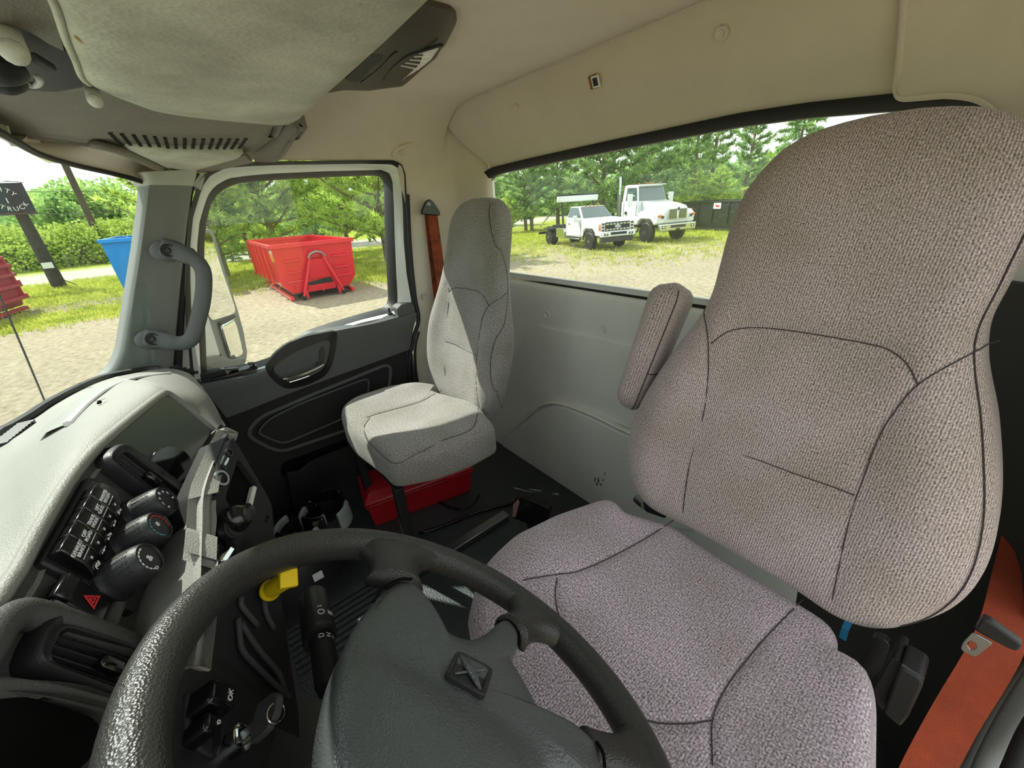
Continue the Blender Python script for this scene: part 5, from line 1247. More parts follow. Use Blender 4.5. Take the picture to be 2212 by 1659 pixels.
b = MB(); b.prism(fil([kp(0.026, -0.008), kp(0.030, -0.014), kp(0.052, -0.013), kp(0.062, -0.006), kp(0.062, 0.006), kp(0.052, 0.013), kp(0.030, 0.014), kp(0.026, 0.008)], 0.003), tuple(ks * 0.006)); ko = b.build('key_head', m_panel, ky, bevel=0.001)
em2 = [kp(0.031, 0), kp(0.039, 0.008), kp(0.047, 0), kp(0.039, -0.008)]
b = MB(); b.ring(em2, [lerp(p, kp(0.039, 0), 0.25) for p in em2], tuple(ks * -0.001)); b.build('head_mark', m_black, ko)
b = MB(); cc = lk + kd_ * 0.058 + kt * 0.004
b.tube([tuple(cc + kt * (0.007 * math.cos(2 * math.pi * k / 24)) + ks * (0.007 * math.sin(2 * math.pi * k / 24))) for k in range(24)], 0.0008, 6, closed=True); b.build('split_ring', m_chrome, ky)

# floor console with cup holders
cc = thing('cup_console', 'dark floor console with stepped cup holders in front of the red toolbox', 'console', (1.30, 0.02, -1.15))
b = MB(); b.grid([[(1.30 + k_ * 0.15 * x, 0.02 + k_ * 0.18 * y, z) for x, y in [(math.cos(a), math.sin(a)) for a in [2 * math.pi * k / 24 for k in range(24)]]] for z, k_ in ((-1.15, 1.0), (-1.05, 0.98), (-1.02, 0.9))], closeu=True, cap=True); b.build('body', m_black, cc, smooth=60)
b = MB(); b.box((1.150, -0.03, -1.075), (0.004, 0.03, 0.03)); b.build('white_label', m_print, cc)
m_grey_cup = mat('grey_cup_plastic', (150, 157, 157), 0.3)
for c_, r_ in (((1.288, -0.0362, -0.97), 0.070), ((1.293, -0.1198, -0.96), 0.070)):
    for k in range(4):
        a0 = math.radians(90 * k + 20)
        b = MB()
        rw_ = []
        for j in range(9):
            a = a0 + math.radians(58) * j / 8
            pr = lambda rr, z: (c_[0] + rr * math.cos(a), c_[1] + rr * math.sin(a), c_[2] + z)
            rw_.append([pr(r_, -0.05), pr(r_ + 0.014, -0.05), pr(r_ + 0.012, 0.02 + 0.02 * (k % 2)), pr(r_ + 0.004, 0.028 + 0.02 * (k % 2)), pr(r_ - 0.004, 0.02 + 0.02 * (k % 2))])
        b.grid(rw_, closeu=True, cap=True); b.build('cup_grip', m_black_gloss if (k % 2) else m_grey_cup, cc, smooth=50, bevel=0.003)
    b = MB(); b.lathe([(r_, -0.06), (r_, 0.0), (r_ - 0.004, 0.0), (r_ - 0.006, -0.055), (0.0, -0.056)], c_, (0, 0, 1), 28); b.build('cup', m_black, cc)
# ------------------------------------------------------------------ overhead
# console shelf across the header; the lip carries the sound slots
lip = (1.068, 0.1865, 0.155), (1.093, 0.1633, 0.155), (1.134, 0.1316, 0.155), (1.163, 0.1075, 0.155), (1.205, 0.0721, 0.155), (1.22, 0.0306, 0.155), (1.25, -0.0177, 0.156), (1.277, -0.075, 0.158), (1.29, -0.1291, 0.16), (1.292, -0.2064, 0.162), (1.24, -0.2305, 0.166), (1.164, -0.2398, 0.172), (1.081, -0.2367, 0.178)
shelf = thing('overhead_shelf', 'brown-grey moulded overhead shelf with rows of small slots above the windscreen', 'overhead shelf', (0.9, -0.05, 0.13))
und = [(0.30, 0.150, 0.148), (0.30, 0.140, 0.148), (0.30, 0.12, 0.15), (0.30, 0.10, 0.152), (0.31, 0.06, 0.155), (0.32, 0.03, 0.157), (0.34, 0.0, 0.16), (0.37, -0.04, 0.162), (0.40, -0.08, 0.165), (0.43, -0.12, 0.167), (0.45, -0.16, 0.17), (0.47, -0.19, 0.174), (0.5, -0.21, 0.178)]
rows = []
for a, b in zip(und, lip):
    rows.append([add(a, (-0.3, 0, 0.02)), a, add(lerp(a, b, 0.6), (0, 0, -0.002)), add(lerp(a, b, 0.86), (0, 0, 0.003)), add(lerp(a, b, 0.97), (0, 0, 0.004)), b, add(b, (0.008, 0, 0.012)), add(b, (0.006, 0, 0.05))])
b = MB(); b.sheet(rows, 3, 3, 0.01, toward=(0.5, -0.1, -0.3)); sh = b.build('shelf_skin', m_shelf, shelf, smooth=60)
# slot columns: five short slots each
ct = [(1.089, 0.0299, 0.159), (1.094, 0.0146, 0.159), (1.1, -0.0012, 0.159), (1.105, -0.0168, 0.159), (1.112, -0.0317, 0.159), (1.118, -0.0471, 0.159), (1.119, -0.0629, 0.159), (1.121, -0.0785, 0.159), (1.122, -0.0937, 0.159), (1.118, -0.1089, 0.159), (1.114, -0.1244, 0.159), (1.11, -0.1385, 0.159), (1.107, -0.1527, 0.159), (1.103, -0.1672, 0.159), (1.093, -0.1811, 0.159)]
cb = [(1.217, 0.0236, 0.1565), (1.233, 0.0086, 0.1565), (1.243, -0.0074, 0.1565), (1.247, -0.0218, 0.1565), (1.243, -0.0375, 0.1565), (1.241, -0.0511, 0.1565), (1.245, -0.0657, 0.1565), (1.242, -0.0805, 0.1565), (1.238, -0.0955, 0.1565), (1.242, -0.1111, 0.1565), (1.239, -0.1266, 0.1565), (1.236, -0.1406, 0.1565), (1.234, -0.1548, 0.1565), (1.231, -0.1692, 0.1565), (1.22, -0.1829, 0.1565)]
for p, q in zip(ct, cb):
    for k in range(7):
        c = lerp(p, q, k / 6.0)
        d = (V(q) - V(p)).normalized()
        b = MB(); b.box(add(c, (0, 0, -0.0035 + 0.002 * (k / 6) ** 2)), (0.0062, 0.0020, 0.004), ((d.y * -1, d.x, 0), (d.x, d.y, 0), (0, 0, 1))); b.build('slot', m_black, sh)
# windscreen header under the shelf
hd_o = [(0.0, 0.17, 0.142), (0.45, 0.165, 0.142), (0.95, 0.1426, 0.133), (1.18, 0.1442, 0.1351), (1.35, 0.1175, 0.1337), (1.45, 0.0682, 0.1262), (1.5, 0.0229, 0.1133), (1.52, 0.0063, 0.1036)]
hd_i = [(0.0, 0.13, 0.19), (0.45, 0.13, 0.19), (1.236, 0.1733, 0.175), (1.302, 0.123, 0.175), (1.338, 0.058, 0.172), (1.465, 0.0123, 0.165), (1.651, -0.0319, 0.155), (1.617, -0.0697, 0.14)]
rows = [[a, lerp(a, b, 0.3), lerp(a, b, 0.7), b, add(b, (0.0, -0.02, 0.05))] for a, b in zip(hd_o, hd_i)]
MB().sheet(rows, 3, 3, 0.012, toward=(0.7, -0.2, -0.3)).build('trim_16', m_head, smooth=60, kind='structure')
# roof skin ahead of the headliner, closing the shelf from above
rf = MB(); rf.box((0.75, 0.03, 0.33), (1.9, 0.34, 0.02)); rf.box((0.75, 0.175, 0.25), (1.7, 0.02, 0.18)); rf.build('wall_roof_front', m_white, kind='structure')
# passenger visor tucked against the header
pv = thing('passenger_visor', 'pale vinyl passenger sun visor folded up under the slotted shelf', 'sun visor', (1.409, -0.0842, 0.15))
po = [(1.213, 0.028, 0.155), (1.229, -0.018, 0.155), (1.258, -0.0821, 0.155), (1.26, -0.1529, 0.155), (1.243, -0.1955, 0.152), (1.311, -0.1971, 0.15), (1.437, -0.1543, 0.146), (1.572, -0.1075, 0.143), (1.624, -0.0708, 0.143), (1.508, -0.0403, 0.146), (1.307, 0.0021, 0.15)]
b = MB(); pr = resamp(fil(po, 0.02), 60, True); cen = tuple(sum(p[i] for p in pr) / 60 for i in range(3))
b.grid([[add(p, (0, 0, 0.014)) for p in pr], pr, [add(lerp(p, cen, 0.06), (0, 0, -0.005)) for p in pr], [add(lerp(p, cen, 0.4), (0, 0, -0.007)) for p in pr], [add(lerp(p, cen, 0.99), (0, 0, -0.007)) for p in pr]], closeu=True, cap=True); b.build('visor_board', m_visor, pv, smooth=60)
b = MB(); b.tube(cr([(1.182, 0.0618, 0.15), (1.241, 0.03, 0.147), (1.416, -0.0084, 0.143), (1.604, -0.0447, 0.139)], 4), 0.013, 10, flat=0.6); b.build('visor_arm', m_shelf, pv, smooth=180)
b = MB(); b.prism(fil([(1.623, -0.0967, 0.138), (1.44, -0.1533, 0.142), (1.293, -0.2004, 0.148), (1.451, -0.24, 0.148), (1.562, -0.1741, 0.142), (1.654, -0.1207, 0.138)], 0.004), (0, 0, 0.015)); b.build('visor_edge', m_shelf, pv, bevel=0.003)
# end bracket of the shelf with a mesh grille
eb = thing('shelf_bracket', 'grey end bracket with small mesh grille at the rear corner of the overhead shelf', 'bracket', (1.246, -0.2706, 0.16))
e_o = [(1.215, -0.2678, 0.185), (1.084, -0.2662, 0.185), (1.066, -0.2883, 0.185), (1.11, -0.3052, 0.185), (1.215, -0.3155, 0.185), (1.752, -0.3693, 0.185), (1.812, -0.3202, 0.185), (1.473, -0.2469, 0.185), (1.361, -0.2758, 0.185)]
b = MB(); rows = []
for p, q in zip([(1.473, -0.2469, 0.185), (1.36, -0.2812, 0.185), (1.123, -0.2664, 0.185), (1.065, -0.2918, 0.185)], [(1.617, -0.2753, 0.165), (1.575, -0.3316, 0.165), (1.203, -0.2948, 0.165), (1.005, -0.2765, 0.165)]):
    rows.append([add(p, (0, 0, 0.03)), p, lerp(p, q, 0.6), q, add(q, (0.004, 0, 0.03))])
b.sheet(rows, 3, 3, 0.008, toward=(0.5, -0.1, -0.3)); b.build('bracket_shell', m_shelf, eb, smooth=60)
b = MB(); b.prism(fil([(1.095, -0.2419, 0.182), (1.084, -0.2581, 0.182), (1.226, -0.2731, 0.182), (1.302, -0.26, 0.182)], 0.004), (0, 0, 0.006)); b.build('grille_mesh', m_black, eb)
b = MB(); b.box((1.086, -0.2858, 0.176), (0.006, 0.010, 0.004)); b.build('latch_hole', m_black, eb)

# driver's visor, folded up close above the eye
dv = thing('driver_visor', 'large grey-green vinyl driver sun visor hanging close above, stitched edge', 'sun visor', (0.4, -0.08, 0.11))
VZ = 0.115
vis_o = [(0.2718, 0.0164, 0.115), (0.3394, 0.0118, 0.115), (0.3782, 0.0121, 0.115), (0.4363, 0.0154, 0.115), (0.482, 0.0167, 0.115), (0.5267, 0.019, 0.115), (0.5472, 0.0162, 0.115), (0.5756, 0.0068, 0.115), (0.6002, -0.0053, 0.115), (0.6399, -0.0251, 0.115), (0.6565, -0.054, 0.115), (0.6705, -0.1012, 0.115), (0.6774, -0.1549, 0.115), (0.67, -0.167, 0.115), (0.6338, -0.1711, 0.115), (0.5089, -0.1682, 0.115), (0.4179, -0.1668, 0.115), (0.3333, -0.1651, 0.115), (0.2685, -0.1623, 0.115), (0.1568, -0.1582, 0.115)]
vo = resamp(fil(vis_o, 0.01, 3), 160, True)
vc = tuple(sum(p[i] for p in vo) / len(vo) for i in range(3))
b = MB()
b.grid([[add(lerp(p, vc, 0.02), (0, 0, 0.020)) for p in vo], [add(p, (0, 0, 0.012)) for p in vo], [add(p, (0, 0, 0.003)) for p in vo], [add(lerp(p, vc, 0.02), (0, 0, -0.002)) for p in vo], [add(lerp(p, vc, 0.08), (0, 0, -0.005)) for p in vo], [add(lerp(p, vc, 0.3), (0, 0, -0.0075)) for p in vo], [add(lerp(p, vc, 0.65), (0, 0, -0.004)) for p in vo], [add(lerp(p, vc, 0.99), (0, 0, -0.005)) for p in vo]], closeu=True, cap=True)
vbo = b.build('visor_board', m_visor, dv, smooth=70)
b = MB(); b.tube(cr([(0.3556, 0.0118, 0.1135), (0.3762, 0.0115, 0.1135), (0.4304, 0.0147, 0.1135), (0.4777, 0.016, 0.1135), (0.5208, 0.0178, 0.1135), (0.5414, 0.0156, 0.1135)], 4), 0.0022, 8); b.build('stitched_edge', m_visor, dv, smooth=180)
b = MB(); b.tube([(0.6116, 0.0172, 0.125), (0.5605, 0.0166, 0.105)], 0.0055, 12); b.ball((0.5605, 0.0166, 0.105), 0.0055); b.build('pivot_pin', m_trim, dv, smooth=180)
b = MB(); b.tube([(0.4944, 0.0466, 0.135), (0.457, 0.044, 0.11)], 0.0075, 12); b.ball((0.457, 0.044, 0.11), 0.0075); b.build('pivot_pin', m_trim, dv, smooth=180)
b = MB(); b.tube([(0.4116, 0.0101, 0.1105), (0.4168, 0.0086, 0.1105), (0.4221, 0.0071, 0.1105)], [0.0004, 0.0011, 0.0004], 6); b.build('tear', mat('pale_foam', (222, 200, 150), 0.8), vbo)
# dark tray with clips to the left of the visor
ot = thing('overhead_tray', 'dark overhead radio tray with clips at the top left, behind the visor', 'tray', (0.3, 0.08, 0.13))
b = MB(); b.prism(fil([(0.5731, 0.0773, 0.15), (0.5525, 0.0488, 0.15), (0.5543, 0.0392, 0.15), (0.5718, 0.0315, 0.15), (0.6122, 0.0228, 0.15), (0.7225, 0.0183, 0.15), (0.771, 0.0551, 0.15), (0.7689, 0.0983, 0.15), (0.7823, 0.1282, 0.15)], 0.01), (0, 0, 0.02)); b.build('tray_floor', m_black, ot, bevel=0.003)
b = MB(); rr = [(0.3957, 0.0433, 0.128), (0.3767, 0.0113, 0.128), (0.4138, 0.013, 0.128), (0.4625, 0.0174, 0.128), (0.5164, 0.0213, 0.128), (0.5014, 0.0278, 0.128), (0.4816, 0.0327, 0.128), (0.4756, 0.035, 0.128), (0.4733, 0.0404, 0.128), (0.4741, 0.0463, 0.128), (0.4842, 0.0648, 0.128)]
b.prism(fil(rr, 0.006), (0, 0, 0.018)); b.build('tray_flap', m_shelf, ot, bevel=0.004, seg=3)
b = MB(); b.tube(cr([(0.5799, 0.0633, 0.13), (0.6204, 0.0645, 0.13), (0.6438, 0.0623, 0.13), (0.6411, 0.0563, 0.13), (0.6204, 0.0511, 0.13), (0.6111, 0.0513, 0.13)], 4), 0.0028, 8); b.build('clip_hook', m_trim, ot, smooth=180)
b = MB(); b.box((0.5955, 0.0433, 0.138), (0.035, 0.010, 0.006), ((0.9, -0.2, 0), (0.2, 0.9, 0), (0, 0, 1))); b.build('clip_catch', m_panel, ot, bevel=0.002)
for px, r_ in (((0.583, 0.0696, 0.13), 0.016), ((0.6209, 0.0753, 0.13), 0.014)):
    b = MB(); b.lathe([(r_ * 0.5, -0.012), (r_, -0.008), (r_, 0.008), (r_ * 0.5, 0.012)], px, (0.3, 0.2, 1), 24); b.build('speaker_cup', m_black, ot, smooth=40)

# dome light on the headliner
dl = thing('dome_light', 'dark overhead console with clear ribbed dome light lens on the headliner', 'dome light', (1.021, -0.5345, 0.33))
do = resamp(fil([(1.418, -0.4468, 0.335), (1.351, -0.4917, 0.335), (1.329, -0.5632, 0.335), (1.282, -0.5995, 0.335), (1.239, -0.6391, 0.335), (1.197, -0.6363, 0.335), (1.051, -0.6164, 0.335), (0.9548, -0.6059, 0.335), (0.8532, -0.5704, 0.335), (0.8181, -0.5551, 0.335), (0.7971, -0.5289, 0.335), (0.7978, -0.4766, 0.335), (0.8004, -0.4249, 0.335), (0.9661, -0.4013, 0.335)], 0.01, 3), 100, True)
dc = tuple(sum(p[i] for p in do) / 100 for i in range(3))
b = MB(); b.grid([[add(p, (0, 0, 0.004)) for p in do], [add(p, (0, 0, -0.004)) for p in do], [add(lerp(p, dc, 0.05), (0, 0, -0.008)) for p in do], [add(lerp(p, dc, 0.14), (0, 0, -0.022)) for p in do], [add(lerp(p, dc, 0.4), (0, 0, -0.030)) for p in do], [add(lerp(p, dc, 0.98), (0, 0, -0.032)) for p in do]], closeu=True, cap=True); b.build('console_body', m_dome, dl, smooth=70)
m_lens = bpy.data.materials.new('clear_lens'); m_lens.use_nodes = True
pp = m_lens.node_tree.nodes['Principled BSDF']; pp.inputs['Base Color'].default_value = (0.95, 0.95, 0.93, 1); pp.inputs['Roughness'].default_value = 0.12; pp.inputs['Coat Weight'].default_value = 1.0
le = [(1.147, -0.5401, 0.305), (1.072, -0.525, 0.305), (0.9694, -0.5169, 0.305), (0.9329, -0.5263, 0.305), (0.9085, -0.5497, 0.305), (0.8947, -0.5531, 0.305), (0.9616, -0.5719, 0.305), (1.002, -0.5766, 0.305), (1.069, -0.5803, 0.305), (1.103, -0.5781, 0.305), (1.136, -0.5831, 0.305), (1.156, -0.56, 0.305)]
b = MB(); b.prism(fil(le, 0.004), (0, 0, 0.012)); lo_ = b.build('lens', m_lens, dl, bevel=0.002)
for k in range(5):
    a, c = lerp((1.025, -0.5268, 0.303), (0.9366, -0.5278, 0.303), k / 4), lerp((1.031, -0.5757, 0.303), (0.9112, -0.5531, 0.303), k / 4)
    b = MB(); b.bar(a, c, 0.0016, 0.002); b.build('lens_rib', m_lens, lo_)
b = MB(); b.tube(cr([(1.148, -0.5378, 0.304), (1.063, -0.5195, 0.304), (0.9637, -0.514, 0.304), (0.9182, -0.5294, 0.304), (0.8708, -0.5469, 0.304)], 4), 0.003, 8); b.build('lens_bezel', m_black, dl)
b = MB(); b.prism(fil([(1.185, -0.4504, 0.304), (0.991, -0.4418, 0.304), (0.9788, -0.4656, 0.304), (1.006, -0.4748, 0.304), (1.183, -0.4908, 0.304), (1.2, -0.473, 0.304)], 0.006), (0, 0, 0.004)); b.build('map_pad', m_panel, dl, bevel=0.001)
b = MB(); b.tube(cr([(1.187, -0.4919, 0.303), (1.064, -0.4916, 0.303), (0.9879, -0.4838, 0.303), (0.9478, -0.482, 0.303)], 4), 0.002, 6); b.build('console_slit', m_black, dl)

# grab handle on the A pillar
gh = thing('grab_handle', 'grey moulded grab handle bolted to the windscreen pillar', 'handle', (1.47, 0.1325, -0.29))
path = fil([(1.478, 0.0305, -0.0496), (1.438, -0.0463, -0.0957), (1.43, -0.0175, -0.1881), (1.438, 0.0555, -0.3209), (1.478, 0.1451, -0.279)], 0.045, 7, closed=False)
path = resamp(path, 60)
rad = [0.024 if (k < 10 or k > len(path) - 11) else 0.0205 for k in range(len(path))]
b = MB(); b.tube(path, rad, 16, up=(1, 0, 0), flat=0.52); b.build('grip', m_handle, gh, smooth=180)
for px in ((1.462, 0.0213, -0.0607), (1.462, 0.1305, -0.2847)):
    b = MB(); b.lathe([(0.0, 0.006), (0.008, 0.006), (0.009, 0.003), (0.0135, 0.003), (0.0145, 0.0065), (0.017, 0.006), (0.0175, -0.01)], px, (-1, -0.05, 0.05), 24); b.build('bolt_cup', m_black, gh, smooth=40)
    b = MB(); b.lathe([(0.0, 0.012), (0.004, 0.012), (0.006, 0.009), (0.006, 0.004)], px, (-1, -0.05, 0.05), 6); b.build('bolt', m_panel, gh)
for px in ((1.484, 0.02, -0.063), (1.484, 0.1306, -0.2894)):
    b = MB(); b.ball(px, (0.012, 0.042, 0.030), None, 16, 10); b.build('pad', m_handle, gh, smooth=180)

# passenger belt
pb = thing('passenger_belt', 'rust-brown seat belt hanging from the pillar anchor behind the passenger seat', 'seat belt', (1.585, -0.846, -0.2765))
b = MB(); b.ribbon(cr([(1.575, -0.8554, -0.0016), (1.572, -0.8544, -0.0508), (1.565, -0.8509, -0.1598), (1.555, -0.8464, -0.2836), (1.54, -0.8423, -0.3924), (1.52, -0.8318, -0.5139)], 4), (0.05, 1, 0), 0.046, 0.002); b.build('webbing', m_belt, pb, smooth=40)
b = MB(); b.ribbon(cr([(1.588, -0.8522, -0.0116), (1.588, -0.8472, -0.123), (1.588, -0.8423, -0.2963), (1.588, -0.8387, -0.4415)], 4), (0.05, 1, 0), 0.046, 0.002); b.build('webbing', m_belt, pb, smooth=40)
b = MB(); b.prism(fil([(1.574, -0.8484, 0.0365), (1.574, -0.8635, 0.0256), (1.574, -0.8894, -0.0158), (1.574, -0.8854, -0.0279), (1.574, -0.8017, -0.0176), (1.574, -0.8061, -0.0041), (1.574, -0.8306, 0.0304)], 0.006), (-0.010, 0, 0)); b.build('anchor_cover', m_black_gloss, pb, bevel=0.003)
b = MB(); b.lathe([(0.006, 0.0), (0.006, 0.002), (0.004, 0.002), (0.004, 0.0)], (1.563, -0.8397, 0.0177), (-1, 0, 0), 20); b.bar((1.562, -0.8282, 0.0165), (1.562, -0.8475, 0.019), 0.0015, 0.001, (1, 0, 0)); b.build('anchor_mark', m_print, pb)

# driver belt, tongue and the things beside it
db = thing('driver_belt', 'orange seat belt with steel tongue beside the driver seat, bottom right corner', 'seat belt', (-0.13, -0.45, -1.1))
b = MB(); b.ribbon(cr([(-0.135, -0.9521, -0.5316), (-0.135, -0.8199, -0.554), (-0.132, -0.7012, -0.5607), (-0.13, -0.6609, -0.5934), (-0.125, -0.6139, -0.6633), (-0.118, -0.5368, -0.7131), (-0.115, -0.4692, -0.7272)], 4), (-0.988, 0.147, 0.053), 0.042, 0.0022); b.build('webbing', m_belt2, db, smooth=40)
tg = [(-0.118, -0.7519, -0.6494), (-0.118, -0.723, -0.6021), (-0.118, -0.6365, -0.5317), (-0.118, -0.6546, -0.5818), (-0.118, -0.7273, -0.6498)]
b = MB(); to = resamp(fil([(-0.0941, -0.6, -0.5219), (-0.0962, -0.6, -0.5), (-0.1127, -0.6, -0.5012), (-0.1078, -0.6, -0.5347), (-0.0954, -0.6, -0.5348)], 0.004), 48, True); ti = resamp(fil([(-0.0971, -0.6, -0.5218), (-0.098, -0.6, -0.5128), (-0.1033, -0.6, -0.5143), (-0.1049, -0.6, -0.5221), (-0.1019, -0.6, -0.5276)], 0.002), 48, True)
b.ring(to, ti, (0, -0.002, 0)); b.build('tongue', m_steel, db, bevel=0.0005)
b = MB(); b.prism(fil([(-0.0968, -0.605, -0.5009), (-0.0969, -0.605, -0.4787), (-0.1035, -0.605, -0.4788), (-0.1303, -0.605, -0.4892), (-0.1308, -0.605, -0.4996), (-0.1249, -0.605, -0.5027)], 0.003), (0, -0.012, 0)); b.build('tongue_cover', m_black, db, bevel=0.002)
# door-side weather seals at the very right
for k, (pts_, r_, mm) in enumerate((( [(-0.16, -0.7161, -0.5575), (-0.16, -0.7125, -0.6345), (-0.16, -0.6874, -0.7157), (-0.16, -0.6303, -0.7922)], 0.010, m_rubber), ([(-0.17, -0.6815, -0.564), (-0.17, -0.6652, -0.6345), (-0.17, -0.6301, -0.7072), (-0.17, -0.5916, -0.7393)], 0.012, m_pillar), ([(-0.18, -0.6449, -0.5621), (-0.18, -0.6268, -0.6269), (-0.18, -0.5921, -0.6698)], 0.012, m_rubber))):
    MB().tube(cr(pts_, 5), r_, 10).build('trim_%d' % (17 + k), mm, kind='structure', smooth=180)
# buckle stalk between the seats
bk = thing('belt_buckle', 'black seat belt buckle with pale release button standing on the floor between the seats', 'buckle', (0.8332, -0.6918, -1.1))
b = MB(); bo_ = [(0.8839, -0.66, -0.9574), (0.8513, -0.66, -0.9325), (0.7111, -0.66, -0.8883), (0.7215, -0.66, -0.95), (0.769, -0.66, -1.009), (0.9039, -0.66, -1.062), (0.9054, -0.66, -1.019)]
b.prism(fil(bo_, 0.006), (0.01, -0.028, 0)); b.build('buckle_body', m_black_gloss, bk, bevel=0.004, seg=3)
b = MB(); b.prism(fil([(0.8935, -0.657, -0.9873), (0.8638, -0.657, -0.9449), (0.857, -0.657, -0.9551), (0.8851, -0.657, -1.043), (0.9019, -0.657, -1.05)], 0.002), (0.004, -0.026, 0)); b.build('release_button', mat('pale_pink_button', (196, 150, 150), 0.4), bk, bevel=0.001)
b = MB(); b.tube(cr([(0.8173, -0.67, -1.029), (0.8109, -0.67, -1.136), (0.705, -0.6169, -1.14)], 4), 0.012, 10); b.build('stalk', m_black, bk)
# red toolbox under the passenger seat
tb = thing('toolbox', 'long red plastic lidded toolbox on the floor under the passenger seat', 'toolbox', (1.30, -0.5, -1.15))
T0, T1 = V((1.312, -0.2634, -1.15)), V((1.222, -0.6906, -1.15))
td = (T1 - T0); td.z = 0; TL = td.length; td.normalize(); ts = Vector((-td.y, td.x, 0)); ts = ts if ts.x > 0 else -ts
def tbx(l, w, z): return tuple(T0 + td * l + ts * w + Vector((0, 0, z)))
b = MB(); tr0, tr1 = 0.012, 0.0
b.grid([[tbx(l, w, 0.0) for l, w in ((0.012, 0.012), (TL - 0.012, 0.012), (TL - 0.012, 0.178), (0.012, 0.178))], [tbx(l, w, 0.105) for l, w in ((0, 0), (TL, 0), (TL, 0.19), (0, 0.19))], [tbx(l, w, 0.107) for l, w in ((-0.006, -0.006), (TL + 0.006, -0.006), (TL + 0.006, 0.196), (-0.006, 0.196))], [tbx(l, w, 0.118) for l, w in ((-0.006, -0.006), (TL + 0.006, -0.006), (TL + 0.006, 0.196), (-0.006, 0.196))]], closeu=True, cap=True)
b.build('body', m_redbox, tb, bevel=0.005)
b = MB(); b.grid([[tbx(l, w, z) for l, w in ((-d, -d), (TL + d, -d), (TL + d, 0.19 + d), (-d, 0.19 + d))] for z, d in ((0.12, 0.008), (0.132, 0.008), (0.158, -0.02), (0.162, -0.03))], closeu=True, cap=True); b.build('lid', m_redbox, tb, bevel=0.005)
for l in (TL * 0.28, TL * 0.78):
    b = MB(); b.box(tbx(l, -0.010, 0.115), (0.04, 0.006, 0.03), (tuple(td), tuple(ts), (0, 0, 1))); b.build('latch', m_redbox, tb, bevel=0.002)
# loose strap on the floor and small bits
MBs = MB(); MBs.tube(cr([(1.159, -0.3898, -1.142), (1.127, -0.4851, -1.142), (1.105, -0.6029, -1.142), (1.079, -0.6781, -1.142), (1.039, -0.7699, -1.142)], 4), 0.006, 8); tag(MBs.build('floor_cable', m_black_gloss, smooth=180), 'thin black cable lying along the floor between the seats', 'cable')
MBs = MB(); MBs.tube(cr([(1.314, -0.5237, -1.143), (1.169, -0.5756, -1.143), (1.157, -0.6494, -1.143), (1.183, -0.694, -1.143)], 4), 0.004, 6); tag(MBs.build('floor_wire', m_black_gloss, smooth=180), 'short curled black wire on the floor beside the red toolbox', 'wire')
bl = MB(); bl.ribbon([(0.0041, -0.72, -0.6783), (0.0025, -0.71, -0.6938), (0.0028, -0.7, -0.7067), (0.0008, -0.71, -0.7425)], (1, 0, 0), 0.010, 0.002); tag(bl.build('blue_strap', mat('blue_webbing', (24, 130, 190), 0.6)), 'short bright blue strap hanging behind the driver seat cushion', 'strap')
# ------------------------------------------------------------------ the yard outside
GZ = -2.4
random.seed(7)
def sstep(a, b, x):
    t = max(0.0, min(1.0, (x - a) / (b - a)))
    return t * t * (3 - 2 * t)
def road_x(y):
    return interp([(-90.0, 62.0), (-60.0, 50.0), (-38.0, 41.0), (-20.0, 34.0), (-8.0, 32.0), (3.4, 32.6), (12.0, 32.0), (40.0, 31.0)], y)[0]
def grass_amt(x, y):
    d = math.hypot(x, y)
    w = 1.2 * math.sin(x * 0.7 + y * 0.4) + 0.8 * math.sin(y * 0.9 - x * 0.3)
    if y > -8: g = sstep(15.0, 19.5, d + w)
    elif y > -14: g = sstep(14.0, 26.0, d + w) * 0.62
    else: g = 0.50 * sstep(15.0, 24.0, d + w) + 0.4 * sstep(24, 36, d)
    if y > 0.5: g *= 1 - 0.75 * math.exp(-((d - 21.0) / 1.5) ** 2)
    return g
gm = bpy.data.materials.new('gravel_and_grass'); gm.use_nodes = True
n_, l_ = gm.node_tree.nodes, gm.node_tree.links
p_ = n_['Principled BSDF']; p_.inputs['Roughness'].default_value = 0.95; p_.inputs['Specular IOR Level'].default_value = 0.1
tc_ = n_.new('ShaderNodeTexCoord')
def noise_(sc, det, rough=0.6):
    t = n_.new('ShaderNodeTexNoise'); t.inputs['Scale'].default_value = sc; t.inputs['Detail'].default_value = det; t.inputs['Roughness'].default_value = rough
    l_.new(tc_.outputs['Object'], t.inputs['Vector']); return t
def ramp_(src, stops):
    r = n_.new('ShaderNodeValToRGB')
    e = r.color_ramp.elements
    while len(e) < len(stops): e.new(0.5)
    for k, (po_, co) in enumerate(stops): e[k].position = po_; e[k].color = co
    l_.new(src, r.inputs['Fac']); return r
ga = ramp_(noise_(7.0, 8, 0.75).outputs['Fac'], [(0.30, C(115, 108, 93)), (0.46, C(152, 143, 122)), (0.56, C(167, 157, 136)), (0.72, C(185, 177, 159))])
big = ramp_(noise_(0.22, 3).outputs['Fac'], [(0.35, (0.86, 0.84, 0.82, 1)), (0.65, (1.05, 1.03, 1.0, 1))])
gr = ramp_(noise_(3.0, 8, 0.8).outputs['Fac'], [(0.28, C(83, 103, 29)), (0.45, C(127, 140, 45)), (0.58, C(155, 163, 60)), (0.74, C(182, 178, 102))])
rd = ramp_(noise_(1.2, 6, 0.7).outputs['Fac'], [(0.3, C(153, 147, 138)), (0.7, C(181, 174, 164))])
def mixc(f, a, b, mode='MIX'):
    k = n_.new('ShaderNodeMix'); k.data_type = 'RGBA'; k.blend_type = mode
    if isinstance(f, float): k.inputs[0].default_value = f
    else: l_.new(f, k.inputs[0])
    l_.new(a, k.inputs[6]); l_.new(b, k.inputs[7]); return k.outputs[2]
at = n_.new('ShaderNodeAttribute'); at.attribute_name = 'grass'
